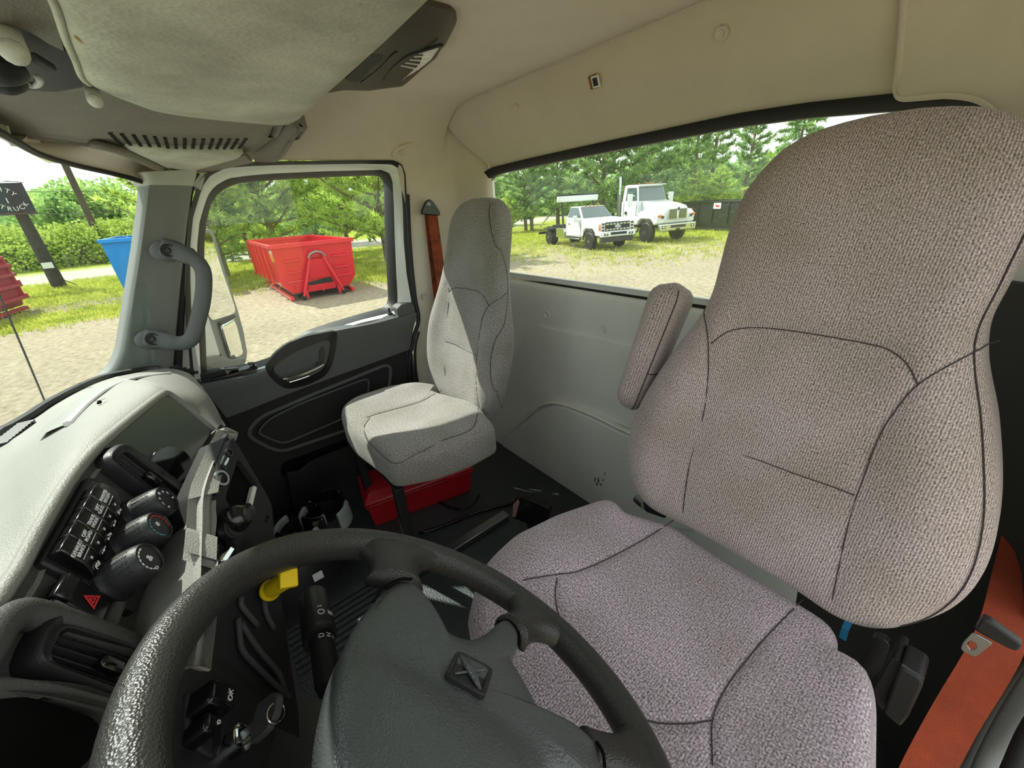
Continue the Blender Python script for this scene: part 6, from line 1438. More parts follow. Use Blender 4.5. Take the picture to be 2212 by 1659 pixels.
at2 = n_.new('ShaderNodeAttribute'); at2.attribute_name = 'road'
nn_ = noise_(1.6, 8, 0.75)
ad = n_.new('ShaderNodeMath'); ad.operation = 'ADD'; l_.new(at.outputs['Fac'], ad.inputs[0]); l_.new(nn_.outputs['Fac'], ad.inputs[1])
th = ramp_(ad.outputs[0], [(0.0, (0, 0, 0, 1)), (1.0, (1, 1, 1, 1))])
mr = n_.new('ShaderNodeMapRange'); mr.inputs[1].default_value = 0.92; mr.inputs[2].default_value = 1.12; l_.new(ad.outputs[0], mr.inputs[0])
c1 = mixc(1.0, ga.outputs['Color'], big.outputs['Color'], 'MULTIPLY')
c2 = mixc(mr.outputs[0], c1, gr.outputs['Color'])
at3 = n_.new('ShaderNodeAttribute'); at3.attribute_name = 'mud'
mm_ = n_.new('ShaderNodeMath'); mm_.operation = 'MULTIPLY'; l_.new(at3.outputs['Fac'], mm_.inputs[0]); l_.new(ramp_(noise_(1.1, 6, 0.7).outputs['Fac'], [(0.42, (0, 0, 0, 1)), (0.55, (1, 1, 1, 1))]).outputs['Color'], mm_.inputs[1])
mudc = n_.new('ShaderNodeRGB'); mudc.outputs[0].default_value = C(104, 96, 84)
c2 = mixc(mm_.outputs[0], c2, mudc.outputs[0])
c3 = mixc(at2.outputs['Fac'], c2, rd.outputs['Color'])
l_.new(c3, p_.inputs['Base Color'])
bp_ = n_.new('ShaderNodeBump'); bp_.inputs['Strength'].default_value = 0.7; bp_.inputs['Distance'].default_value = 0.03
l_.new(noise_(14.0, 8, 0.8).outputs['Fac'], bp_.inputs['Height']); l_.new(bp_.outputs['Normal'], p_.inputs['Normal'])
rings = [0.0] + [1.5 * 1.085 ** k for k in range(70)]
NA = 240
gv, gf, gat, rat, mud = [], [], [], [], []
for r in rings:
    for k in range(NA):
        a = 2 * math.pi * k / NA
        x, y = r * math.cos(a), r * math.sin(a)
        gv.append((x, y, GZ)); gat.append(grass_amt(x, y)); mud.append(math.exp(-((r - 20.5 - 0.25 * y) / 1.1) ** 2) * sstep(1.0, 2.0, y) * (1 - sstep(4.6, 6.0, y)))
        rx = road_x(max(-90, min(40, y)))
        rat.append(sstep(rx - 0.5, rx + 0.3, x) * (1 - sstep(rx + 8.6, rx + 9.4, x)))
for i in range(len(rings) - 1):
    for k in range(NA): gf.append((i * NA + k, i * NA + (k + 1) % NA, (i + 1) * NA + (k + 1) % NA, (i + 1) * NA + k))
b = MB(); b.add(gv, gf); ground = b.build('ground', gm, smooth=180, kind='structure')
for nm, dat in (('grass', gat), ('road', rat), ('mud', mud)):
    A_ = ground.data.attributes.new(nm, 'FLOAT', 'POINT')
    A_.data.foreach_set('value', dat)

def leafmat(name, dark, light, vs=1.2):
    m = bpy.data.materials.new(name); m.use_nodes = True
    n, l = m.node_tree.nodes, m.node_tree.links; n.clear()
    o = n.new('ShaderNodeOutputMaterial'); d = n.new('ShaderNodeBsdfDiffuse'); t = n.new('ShaderNodeBsdfTranslucent'); mx = n.new('ShaderNodeMixShader'); mx.inputs[0].default_value = 0.4
    tc = n.new('ShaderNodeTexCoord'); no = n.new('ShaderNodeTexNoise'); no.inputs['Scale'].default_value = vs; no.inputs['Detail'].default_value = 5
    r = n.new('ShaderNodeValToRGB'); r.color_ramp.elements[0].position = 0.32; r.color_ramp.elements[1].position = 0.66
    r.color_ramp.elements[0].color = C(*dark); r.color_ramp.elements[1].color = C(*light)
    l.new(tc.outputs['Object'], no.inputs['Vector']); l.new(no.outputs['Fac'], r.inputs['Fac'])
    for q in (d, t): l.new(r.outputs['Color'], q.inputs['Color'])
    l.new(d.outputs[0], mx.inputs[1]); l.new(t.outputs[0], mx.inputs[2]); l.new(mx.outputs[0], o.inputs['Surface'])
    return m
m_bark = mat('grey_bark', (126, 113, 97), 0.95, bump=0.6, bscale=30, var=0.25, vscale=6)
m_pine = leafmat('pine_needles', (140, 167, 81), (224, 243, 135))
m_pine_d = leafmat('spruce_needles', (107, 140, 97), (188, 216, 140))
m_leaf = leafmat('broad_leaves', (121, 159, 95), (202, 229, 143), 0.8)
m_leaf_y = leafmat('bright_leaves', (132, 161, 66), (194, 209, 106), 0.8)
m_grass = leafmat('grass_blades', (140, 157, 54), (211, 213, 104), 1.5)

def rv(r): return Vector((random.gauss(0, 1), random.gauss(0, 1), random.gauss(0, 1))) * r
def pine_parts(parent, h, cr_, z0, nb, nt, kind, fm, needle=0.30, tuft=9):
    """Trunk, whorls of up-curved limbs, needle tufts along each limb."""
    b = MB(); wob = random.uniform(-0.02, 0.02)
    tp = [(wob * h * math.sin(3 * k / 8), wob * h * math.cos(2 * k / 8) - wob * h, h * k / 8) for k in range(9)]
    tp[0] = (tp[0][0], tp[0][1], -0.15)
    b.tube(tp, [0.022 * h * (1 - 0.92 * k / 8) for k in range(9)], 8); b.build('trunk', m_bark, parent, local=True, smooth=60)
    lb, fb = MB(), MB()
    for i in range(nb):
        t = (i + random.random() * 0.8) / nb
        z = h * (z0 + (1 - z0) * t ** 0.9)
        if kind == 'spruce': L = cr_ * (1 - t) ** 0.85 + 0.25
        else: L = cr_ * (0.55 + 0.45 * math.sin(math.pi * min(1, t * 0.8 + 0.25))) * (1 - t ** 3 * 0.85) * random.uniform(0.6, 1.1)
        a = i * 2.4 + random.random() * 0.7
        d = Vector((math.cos(a), math.sin(a), 0))
        base = Vector((0, 0, z))
        lift = -0.18 if kind == 'spruce' else random.uniform(0.05, 0.4)
        pts = []
        for k in range(6):
            s = k / 5
            pts.append(base + d * (L * s) + Vector((0, 0, L * (lift * s + (0.10 if kind == 'spruce' else 0.16) * s * s))) + rv(0.03 * L * s))
        lb.tube([tuple(p) for p in pts], [0.018 * L * (1 - 0.85 * k / 5) + 0.006 for k in range(6)], 5)
        m = max(3, int(nt * (L / cr_)))
        for j in range(m):
            s = 0.22 + 0.78 * (j + random.random()) / m
            k = min(4, int(s * 5)); c = pts[k].lerp(pts[k + 1], s * 5 - k)
            sidel = L * 0.30 * (1.15 - s)
            c = c + Vector((-d.y, d.x, 0)) * random.uniform(-sidel, sidel) + Vector((0, 0, random.uniform(-0.05, 0.16) * L * 0.3))
            ax = (d * 0.6 + Vector((0, 0, 0.7 if kind != 'spruce' else 0.0)) + rv(0.45)).normalized()
            for q in range(tuft):
                dv = (ax + rv(0.55)).normalized() * needle * random.uniform(0.7, 1.3)
                w = dv.cross(rv(1)).normalized() * needle * 0.11
                fb.v += [tuple(c - w), tuple(c + w), tuple(c + dv)]; o = len(fb.v); fb.f.append((o - 3, o - 2, o - 1))
    lb.build('limbs', m_bark, parent, local=True, smooth=60, kind='stuff')
    fb.build('needles', fm, parent, local=True, smooth=0, kind='stuff')
def broad_parts(parent, h, w, n, leaf, fm, trunk=True):
    if trunk:
        b = MB(); b.tube([(0, 0, -0.15), (0.1, 0, h * 0.3), (0, 0.1, h * 0.7)], [0.16, 0.11, 0.04], 8); b.build('trunk', m_bark, parent, local=True)
    fb = MB()
    blobs = []
    for k in range(16):
        u = random.random()
        zc = h * (0.25 + 0.65 * u) if trunk else h * (0.15 + 0.6 * u)
        rr = w * 0.5 * math.sqrt(max(0.05, 1 - (2 * u - 0.8) ** 2)) * 0.7
        a = random.random() * 6.28
        blobs.append((Vector((rr * math.cos(a) * random.random() ** 0.5 * 1.2, rr * math.sin(a) * random.random() ** 0.5 * 1.2, zc)), w * random.uniform(0.16, 0.30)))
    for i in range(n):
        c, r = random.choice(blobs)
        v = rv(1).normalized()
        p = c + Vector((v.x * r, v.y * r, v.z * r * 0.75)) * random.uniform(0.75, 1.05)
        if p.z < 0.05: p.z = 0.05
        a = (v + rv(0.7)).normalized() * leaf; s = a.cross(rv(1)).normalized() * leaf * 0.45
        fb.v += [tuple(p - s * 0.3), tuple(p + a * 0.5 - s), tuple(p + a), tuple(p + a * 0.5 + s)]; o = len(fb.v); fb.f.append((o - 4, o - 3, o - 2, o - 1))
    fb.build('leaves', fm, parent, local=True, smooth=0, kind='stuff')
def tree(name, label, at, rz=0.0, group=None, cat='tree'):
    return thing(name, label, cat, at, rz, group)

# pines: a few grown once, then copied
P1 = tree('pine_tree', 'broad light-green pine with bare forked trunk right behind the red dumpster', (25.66, -4.161, -2.4))
pine_parts(P1, 9.5, 4.4, 0.10, 60, 60, 'pine', m_pine, 0.40, 9)
P2 = tree('pine_tree', 'tall open-crowned pine in the middle of the rear window, behind the white pickup', (22.68, -27.96, -2.4))
pine_parts(P2, 11.5, 4.3, 0.08, 64, 56, 'pine', m_pine_d, 0.48, 9)
P3 = tree('thin_pine_tree', 'slender pine with short limbs standing above the big white truck cab', (20.99, -38.67, -2.4))
pine_parts(P3, 11.5, 2.1, 0.25, 46, 30, 'pine', m_pine_d, 0.45, 8)
S1 = tree('spruce_tree', 'dark spruce with drooping limbs rising behind the pines above the red dumpster', (40.77, -10.08, -2.4))
pine_parts(S1, 11.0, 3.4, 0.04, 70, 40, 'spruce', m_pine_d, 0.48, 8)
def again(src, at, sc, rz, label):
    return dup(src, at, rz, label, scale=(sc, sc, sc))
again(P1, (23.95, -1.465, -2.4), 0.78, 1.3, 'bushy bright-green pine at the front edge of the door window, left of the red dumpster')
again(P1, (21.34, -8.583, -2.4), 0.92, 2.6, 'leaning pine whose limbs cross the rear edge of the door window')
again(P1, (29.58, -9.283, -2.4), 0.75, 4.2, 'lower pine between the dumpster and the road, right half of the door window')
again(P1, (33.78, -3.83, -2.4), 0.72, 5.2, 'farther pine filling the gap left of the forked trunk')
again(S1, (32.9, -2.611, -2.4), 0.32, 0.8, 'small dark spruce on the lawn beside the mirror, left of the red dumpster')
again(P2, (30.27, -26.15, -2.4), 0.72, 2.0, 'hazy pine at the left of the rear window beside the utility pole')
again(P2, (31.02, -31.2, -2.4), 0.86, 3.1, 'tall pine right of the utility pole in the rear window')
again(P2, (41.89, -30.81, -2.4), 0.62, 4.0, 'short pine at the far left corner of the rear window')
again(P2, (22.08, -33.35, -2.4), 0.78, 5.0, 'pine whose crown touches the exhaust stack of the big white truck')
again(S1, (26.47, -44.76, -2.4), 1.05, 1.0, 'tall pointed spruce behind the big white truck')
again(P3, (21.48, -42.92, -2.4), 1.08, 1.2, 'bare-stemmed slender pine, tallest of those above the black dumpster')
again(P3, (14.72, -35.03, -2.4), 0.80, 2.2, 'sparse pine close to the driver seat edge of the rear window')
again(P1, (15.51, -32.49, -2.4), 0.42, 3.0, 'low spreading pine behind the black dumpster')
again(P1, (16.8, -31.84, -2.4), 0.40, 1.0, 'low yellow-green pine right behind the big white truck cab')
again(P1, (14.3, -37.36, -2.4), 0.50, 4.4, 'rounded pine half hidden by the driver seat')
again(S1, (19.04, -56.9, -2.4), 1.15, 2.0, 'lone spruce tip showing above the curve of the driver seat')
again(P1, (29.68, -23.73, -2.4), 0.34, 0.4, 'small pine shrub by the foot of the utility pole')
# broad-leaved trees across the road
B1 = tree('leafy_tree', 'round leafy tree across the road, right of the leaning utility pole', (53.68, 5.894, -2.4))
broad_parts(B1, 5.6, 8.0, 11000, 0.30, m_leaf)
dup(B1, (57.91, 3.304, -2.4), 1.0, 'tall leafy tree across the road beside the windscreen pillar', scale=(1.1, 1.1, 1.05))
dup(B1, (59.24, 9.533, -2.4), 2.0, 'leafy tree across the road between the two poles', scale=(0.9, 0.9, 0.70))
dup(B1, (60.69, 12.7, -2.4), 3.0, 'leafy tree behind the painted sign', scale=(1.1, 1.1, 0.72))
dup(B1, (58.19, 14.62, -2.4), 4.0, 'leafy tree at the far left edge of the windscreen', scale=(1.1, 1.1, 0.72))
H1 = tree('roadside_bush', 'bright green bush on the road verge below the painted sign', (47.62, 9.216, -2.4), cat='bush')
broad_parts(H1, 2.2, 7.5, 7000, 0.22, m_leaf_y, False)
dup(H1, (48, 6.974, -2.4), 1.0, 'bright green bush on the road verge between the two poles')
dup(H1, (47.78, 4.599, -2.4), 2.0, 'bright green bush at the foot of the leaning utility pole', scale=(1, 1, 1.05))
dup(H1, (48.95, 2.119, -2.4), 3.0, 'bright green bush on the verge beside the windscreen pillar', scale=(1, 1, 1.1))
dup(H1, (47.67, 11.35, -2.4), 4.0, 'bright green bush on the verge at the left edge of the windscreen')
# far tree line closing the view beyond road and lot
fb = MB()
for k in range(150):
    a = math.radians(-82 + 118 * k / 149 + random.uniform(-0.4, 0.4)); d = random.uniform(74, 96)
    c = Vector((d * math.cos(a), d * math.sin(a), GZ)); hh = random.uniform(5, 7.5) if a > -1.2 else random.uniform(3, 5.5); ww = random.uniform(3, 5)
    for i in range(330):
        v = rv(1).normalized()
        p = c + Vector((v.x * ww, v.y * ww, max(0.0, hh * 0.5 + v.z * hh * 0.5)))
        q = rv(1).normalized() * 0.75; s = q.cross(rv(1)).normalized() * 0.42
        fb.v += [tuple(p - s), tuple(p + q), tuple(p + s)]; o = len(fb.v); fb.f.append((o - 3, o - 2, o - 1))
tag(fb.build('treeline', m_leaf, smooth=0), 'distant green tree line closing the horizon beyond the road', 'trees', kind='stuff')
# grass tufts on the verges and the lot
fb = MB(); cnt = 0
while cnt < 26000:
    d = 12 + 26 * random.random() ** 1.3; a = math.radians(random.uniform(-70, 18))
    x, y = d * math.cos(a), d * math.sin(a)
    g_ = grass_amt(x, y); rx = road_x(max(-90, min(40, y)))
    if random.random() > g_ * 0.9 or (rx - 0.6 < x < rx + 9.6): continue
    cnt += 1
    for q in range(3):
        dv = Vector((random.gauss(0, 0.06), random.gauss(0, 0.06), random.uniform(0.05, 0.17)))
        w = Vector((random.gauss(0, 1), random.gauss(0, 1), 0)).normalized() * 0.02
        p = Vector((x + random.gauss(0, 0.08), y + random.gauss(0, 0.08), GZ))
        fb.v += [tuple(p - w), tuple(p + w), tuple(p + dv)]; o = len(fb.v); fb.f.append((o - 3, o - 2, o - 1))
tag(fb.build('grass', m_grass, smooth=0), 'thin green and yellow grass tufts growing through the gravel', 'grass', kind='stuff')

# ------------------------------------------------------------------ poles, wires, sign
m_pole = mat('weathered_pole', (77, 68, 58), 0.95, bump=0.5, bscale=40, var=0.25, vscale=5)
m_pole2 = mat('pale_pole', (139, 128, 115), 0.95, var=0.2, vscale=4)
def pole(name, label, base, h, r, m, lean=(0, 0)):
    t = thing(name, label, 'pole', base)
    b = MB(); b.tube([(base[0] + lean[0] * k / 6, base[1] + lean[1] * k / 6, base[2] - 0.1 + (h + 0.1) * k / 6) for k in range(7)], [r * (1 - 0.25 * k / 6) for k in range(7)], 14); b.build('shaft', m, t)
    return t
u1 = pole('utility_pole', 'bare brown utility pole leaning behind the bush across the road', (46.78, 4.577, -2.4), 12, 0.24, m_pole)
b = MB(); c_ = (46.78, 4.577, -2.4); b.bar((c_[0], c_[1] - 1.2, GZ + 11.2), (c_[0], c_[1] + 1.2, GZ + 11.2), 0.12, 0.14); b.build('crossarm', m_pole, u1)
u2 = pole('utility_pole', 'pale utility pole standing in the grass left of the white pickup', (29.89, -26.59, -2.4), 8.6, 0.17, m_pole2)
b = MB(); c2_ = (29.89, -26.59, -2.4)
for zz in (1.1, 1.2): b.lathe([(0.175, zz), (0.178, zz), (0.178, zz + 0.06), (0.175, zz + 0.06)], c2_, (0, 0, 1), 14)
b.build('marker_bands', m_print, u2)
for k, (za, zb_) in enumerate(((5.317, 5.268), (3.784, 3.828))):
    pa, pb = (45.64, 11.23, -2.4), (46.99, -0.897, -2.4)
    b = MB(); b.tube([add(lerp(pa, pb, t), (0, 0, za + (zb_ - za) * (t - 0.2) / 0.6 - 0.5 * (0.25 - (t - 0.5) ** 2))) for t in [j / 14 for j in range(15)]], 0.022 if k == 0 else 0.014, 6)
    tag(b.build('overhead_wire', m_rubber, smooth=180), ('upper' if k == 0 else 'thin lower') + ' utility wire strung across the sky above the road', 'wire')
sg = thing('painted_sign', 'black billboard lettered in white on a leaning dark post by the road', 'sign', (28.7, 5.0, GZ))
m_board = mat('sign_black_blue', (34, 44, 52), 0.7, var=0.35, vscale=1.6)
b = MB(); b.tube([(28.75, 4.95, GZ - 0.1), (28.75, 4.95, 1.0)], [0.27, 0.20], 14); b.build('post', mat('tarred_post', (58, 54, 50), 0.95, bump=0.5, bscale=30, var=0.35, vscale=4), sg)
b = MB(); b.box((28.62, 5.75, 1.47), (0.08, 2.65, 1.25)); b.build('board', m_board, sg, bevel=0.01)
b = MB(); b.box((28.60, 5.75, 0.88), (0.12, 2.7, 0.10)); b.build('board_sill', m_pole, sg)
b = MB()
b.tube([(28.6, 4.5, 2.15), (28.6, 7.0, 2.22)], 0.02, 6); b.tube([(28.6, 4.35, 2.1), (28.6, 4.9, 2.18)], 0.02, 6); b.build('lamp_rail', m_steel, sg)
def arc_word(word, cy, cz, r, a0, a1, size, flip=1):
    for k, ch_ in enumerate(word):
        a = math.radians(a0 + (a1 - a0) * k / max(1, len(word) - 1))
        o = (28.575, cy - r * math.cos(a), cz + r * math.sin(a))
        rad = Vector((0, -math.cos(a), math.sin(a))) * flip
        text('print', ch_, o, tuple(-rad.cross(Vector((1, 0, 0)))), tuple(rad), size, m_print, sg)
arc_word('QUALITY', 5.20, 1.38, 0.46, 168, 38, 0.24)
text('print', '1', (28.575, 5.12, 1.40), (0, -1, 0), (0, 0, 1), 0.30, m_print, sg)
arc_word('TRUCK', 5.05, 1.62, 0.56, 236, 318, 0.24, -1)
b = MB(); b.box((28.45, 4.93, -1.35), (0.05, 0.36, 0.26)); b.build('notice_plate', m_print, sg, bevel=0.004)
b = MB(); b.tube([(28.7, 4.9, -1.9), (28.4, 4.25, GZ)], 0.02, 6); b.build('guy_stub', m_rubber, sg)

# ------------------------------------------------------------------ dumpsters
def dumpster(t, L, Wt, Wb, Hh, m, m2, floor_m, hook=True):
    """Roll-off box: near end at x=0 facing -x, open top, rails underneath; local axes, centre line y=0."""
    z0 = 0.22
    def wall(pts, d, nm):
        b = MB(); b.prism(pts, d); return b.build(nm, m, t, local=True, bevel=0.008)
    ht, hb = Wt / 2, Wb / 2
    sl = -0.32
    b = MB(); b.prism([(0, -hb, z0), (0, hb, z0), (sl * 0.1, ht * 0.985, z0 + 0.32), (sl, ht, Hh), (sl, -ht, Hh), (sl * 0.1, -ht * 0.985, z0 + 0.32)], (0.06, 0, 0)); b.build('end_wall', m, t, local=True, bevel=0.008)
    b = MB(); b.prism([(L, -hb, z0), (L, hb, z0), (L, ht, Hh), (L, -ht, Hh)], (0.06, 0, 0)); b.build('tailgate', m, t, local=True, bevel=0.008)
    for s in (-1, 1):
        b = MB(); b.add([(0, s * hb, z0), (L, s * hb, z0), (L, s * ht, z0 + 0.32), (sl * 0.1, s * ht * 0.985, z0 + 0.32), (L, s * ht, Hh), (sl, s * ht, Hh)] + [(0, s * (hb - 0.05), z0), (L, s * (hb - 0.05), z0), (L, s * (ht - 0.05), z0 + 0.32), (sl * 0.1, s * (ht - 0.05), z0 + 0.32), (L, s * (ht - 0.05), Hh), (sl, s * (ht - 0.05), Hh)], [(0, 1, 2, 3), (3, 2, 4, 5), (6, 7, 8, 9), (9, 8, 10, 11), (0, 6, 9, 3), (3, 9, 11, 5), (1, 7, 8, 2), (2, 8, 10, 4), (0, 1, 7, 6), (5, 4, 10, 11)]); b.build('side_wall', m2, t, local=True)
        b = MB(); b.bar((sl - 0.03, s * (ht + 0.01), Hh), (L + 0.06, s * (ht + 0.01), Hh), 0.10, 0.10); b.build('top_rail', m, t, local=True, bevel=0.01)
        for xx in [L * k / 5 for k in range(1, 6)]:
            b = MB(); b.bar((xx, s * (ht + 0.03), z0 + 0.25), (xx, s * (ht + 0.03), Hh), 0.07, 0.08, (0, 1, 0)); b.build('side_stake', m, t, local=True, bevel=0.006)
        b = MB(); b.bar((-0.1, s * (hb + 0.06), 0.10), (L, s * (hb + 0.06), 0.10), 0.10, 0.12); b.build('ground_rail', m, t, local=True, bevel=0.01)
        for zz in (0.5, 0.95):
            b = MB(); b.box((L + 0.05, s * (ht + 0.05), zz), (0.16, 0.12, 0.12)); b.build('hinge_lug', m, t, local=True, bevel=0.01)
    for xx in (sl - 0.02, L + 0.03):
        b = MB(); b.bar((xx, -ht - 0.05, Hh), (xx, ht + 0.05, Hh), 0.10, 0.12); b.build('top_rail', m, t, local=True, bevel=0.01)
    b = MB(); b.box((L / 2, 0, z0), (L, Wb, 0.05)); b.build('box_floor', floor_m, t, local=True)
    if hook:
        X = lambda z: sl * max(0, (z - z0)) / (Hh - z0) - 0.03
        for s in (-1, 1):
            for zz, y0_, y1_ in ((1.22, 0.45, 0.95), (0.88, 0.48, 0.95), (0.60, 0.5, 0.98)):
                b = MB(); b.bar((X(zz), s * y0_, zz), (X(zz), s * y1_, zz), 0.05, 0.055, (1, 0, 0)); b.build('pressed_rib', m, t, local=True, bevel=0.018, seg=3)
            b = MB(); b.bar((-0.16, s * 0.62, 0.08), (X(1.3) - 0.06, s * 0.16, 1.34), 0.075, 0.075); b.build('hook_leg', m, t, local=True, bevel=0.01)
            b = MB(); b.lathe([(0.07, -0.05), (0.07, 0.05), (0.03, 0.05), (0.03, -0.05)], (-0.16, s * 0.62, 0.09), (0, 1, 0), 14); b.build('foot_roller', m_rubber, t, local=True)
            b = MB(); b.box((-0.1, s * 0.5, 0.18), (0.14, 0.08, 0.26)); b.build('foot_gusset', m, t, local=True, bevel=0.01)
        b = MB(); b.tube(cr([(X(1.3) - 0.1, -0.24, 1.26), (X(1.38) - 0.11, -0.16, 1.37), (X(1.4) - 0.12, 0, 1.42), (X(1.38) - 0.11, 0.16, 1.37), (X(1.3) - 0.1, 0.24, 1.26)], 4), 0.032, 8); b.build('hook_bar', m_steel, t, local=True)
        b = MB(); b.prism([(X(0.6) - 0.005, -0.34, 0.62), (X(0.6) - 0.005, 0.34, 0.62), (X(1.3) - 0.005, 0.2, 1.2), (X(1.3) - 0.005, -0.2, 1.2)], (-0.03, 0, 0)); b.build('hook_plate', m, t, local=True, bevel=0.006)
        b = MB(); b.prism([(-0.005, -0.42, 0.24), (-0.005, 0.42, 0.24), (-0.03, 0.36, 0.58), (-0.03, -0.36, 0.58)], (-0.03, 0, 0)); b.build('recess', m_rubber, t, local=True)
        b = MB(); b.prism([(-0.02, -0.44, 0.22), (-0.02, 0.44, 0.22), (-0.05, 0.40, 0.42), (-0.05, -0.40, 0.42)], (-0.04, 0, 0)); b.bar((-0.1, 0, 0.18), (-0.1, 0, 0.32), 0.03, 0.05, (1, 0, 0)); b.build('step_plate', m, t, local=True, bevel=0.006)
m_dred = mat('dumpster_red', (214, 26, 46), 0.32, var=0.06, vscale=3, coat=0.2)
m_dred2 = mat('dumpster_red_gloss', (206, 28, 46), 0.12, var=0.06, vscale=3, coat=0.6)
m_dbl = mat('dumpster_blue', (0, 138, 230), 0.5, var=0.03)
m_dred3 = mat('dumpster_dull_red', (176, 56, 60), 0.6, var=0.12, vscale=4)
m_dblk = mat('dumpster_black', (30, 32, 36), 0.45, var=0.2, vscale=5)
d1 = thing('dumpster', 'red roll-off dumpster with hook frame on its near end, seen through the passenger door window', 'dumpster', (14.0, -3.25, GZ), math.radians(-1.0))
dumpster(d1, 4.9, 2.30, 1.75, 1.66, m_dred, m_dred2, m_rubber)
b = MB()
for k in range(26):
    b.tube([(1.9 + random.gauss(0, 0.3), 0.2 + random.gauss(0, 0.4), 0.25), (1.8 + random.gauss(0, 0.35), 0.2 + random.gauss(0, 0.4), 1.45 + random.gauss(0, 0.12))], 0.015, 4)
b.build('dry_weeds', mat('dry_weed', (196, 170, 110), 0.9), d1, local=True, kind='stuff')
d2 = thing('dumpster', 'bright blue dumpster half hidden behind the windscreen pillar', 'dumpster', (19.4, 0.55, GZ), 0.0)
dumpster(d2, 5.0, 2.7, 2.5, 2.06, m_dbl, m_dbl, m_rubber, hook=False)
d3 = thing('dumpster', 'dull red ribbed dumpster cut off by the left edge of the picture', 'dumpster', (15.8, 7.05, GZ), math.radians(-12))
dumpster(d3, 6.0, 2.3, 2.1, 1.75, m_dred3, m_dred3, m_rubber, hook=False)
for zz in (0.45, 0.85, 1.2, 1.5):
    b = MB(); b.bar((0.0, -1.2, zz), (6.15, -1.2, zz), 0.10, 0.10); b.build('side_rib', m_dred3, d3, local=True, bevel=0.008)
d4 = thing('dumpster', 'long black dumpster with a small red and white decal behind the white trucks', 'dumpster', (15.47, -29.87, GZ), math.radians(159))
dumpster(d4, 6.5, 2.4, 2.2, 1.75, m_dblk, m_dblk, m_rubber, hook=False)

# ------------------------------------------------------------------ trucks
m_tpaint = mat('vehicle_white_paint', (222, 226, 226), 0.25, coat=0.5)
m_auto = glass('vehicle_glass', tint=(0.35, 0.45, 0.45), dirt=0.03, dscale=6, refl=0.25)
m_dark = mat('dark_cabin', (26, 32, 34), 0.6)
m_lamp = mat('headlamp_clear', (222, 224, 226), 0.15, metal=0.4)
m_amber = mat('amber_lens', (232, 120, 40), 0.25)
m_redl = mat('red_lens', (196, 40, 40), 0.25)
def wheel(t, c, r, w, s, rim_m, dual=False):
    b = MB(); b.lathe([(r * 0.58, -w / 2), (r * 0.92, -w / 2), (r, -w * 0.36), (r, w * 0.36), (r * 0.92, w / 2), (r * 0.58, w / 2)], c, (0, s, 0), 28); wo = b.build('tyre', m_rubber, t, local=True, smooth=40)
    b = MB(); b.lathe([(r * 0.60, -w * 0.4), (r * 0.60, w * 0.46), (r * 0.52, w * 0.48), (r * 0.46, w * 0.30), (r * 0.22, w * 0.42), (r * 0.20, w * 0.56), (0.0, w * 0.56)], c, (0, s, 0), 24); b.build('wheel_rim', rim_m, wo, local=True, smooth=40)
    for k in range(8):
        a = 2 * math.pi * k / 8
        b = MB(); b.lathe([(r * 0.06, 0.0), (r * 0.06, 0.01), (0.0, 0.012)], (c[0] + r * 0.36 * math.cos(a), c[1] + s * w * 0.36, c[2] + r * 0.36 * math.sin(a)), (0, s, 0), 8); b.build('rim_hole', m_rubber, wo, local=True)
hd = math.atan2(0.29, -0.957)
tk = thing('pickup_truck', 'white pickup chassis truck with a tarp gantry, parked on patchy grass', 'truck', (13.75, -17.25, GZ), hd)
P = lambda pts, w, nm, m, t, bv=0.03, y0=0.0: (lambda b: (b.prism([(x, y0 - w / 2, z) for x, z in pts], (0, w, 0)), b.build(nm, m, t, local=True, bevel=bv, seg=3))[1])(MB())
P([(0.98, 0.95), (1.0, 1.22), (0.93, 1.36), (0.2, 1.44), (-0.75, 1.50), (-0.75, 0.62), (-0.52, 0.62), (-0.50, 0.9), (-0.32, 1.02), (0.32, 1.02), (0.52, 0.85), (0.56, 0.7), (0.98, 0.7)], 2.0, 'front_body', m_tpaint, tk, 0.05)
P([(-0.76, 0.58), (-0.76, 1.50), (-2.35, 1.52), (-2.35, 0.58)], 1.98, 'cab_body', m_tpaint, tk, 0.05)
b = MB()
gb = [(-0.72, 0.94, 1.48), (-0.72, -0.94, 1.48), (-2.32, -0.94, 1.50), (-2.32, 0.94, 1.50)]; gt = [(-1.30, 0.76, 2.04), (-1.30, -0.76, 2.04), (-2.18, -0.78, 2.06), (-2.18, 0.78, 2.06)]
b.grid([gb, gt], closeu=True, cap=True); b.build('greenhouse', m_tpaint, tk, local=True, bevel=0.06, seg=4)
def pane(nm, q, m, t, off, ins=0.08):
    c = sum((V(p) for p in q), Vector()) / 4
    n = (V(q[1]) - V(q[0])).cross(V(q[3]) - V(q[0])).normalized()
    if n.dot(V(off)) < 0: n = -n
    b = MB(); b.prism(fil([tuple(V(p).lerp(c, ins) + n * 0.004) for p in q], 0.06), tuple(n * 0.012)); return b.build(nm, m, t, local=True)
m_wind = mat('tinted_windscreen', (66, 84, 84), 0.06, spec=1.0, coat=1.0)
pane('windscreen', [gb[0], gb[1], gt[1], gt[0]], m_wind, tk, (1, 0, 1))
for s in (0, 1):
    i, j = (0, 3) if s == 0 else (1, 2)
    pane('side_window', [gb[i], gb[j], gt[j], gt[i]], m_wind, tk, (0, 1 if s == 0 else -1, 0.2), 0.16)
for y in (-0.35, -0.12, 0.12, 0.35):
    b = MB(); b.ball((-1.33, y, 2.05), (0.05, 0.06, 0.03), None, 10, 6); b.build('roof_lamp', m_amber, tk, local=True)
b = MB(); b.box((1.0, 0, 1.10), (0.06, 1.42, 0.42)); b.build('grille', m_black, tk, local=True, bevel=0.02)
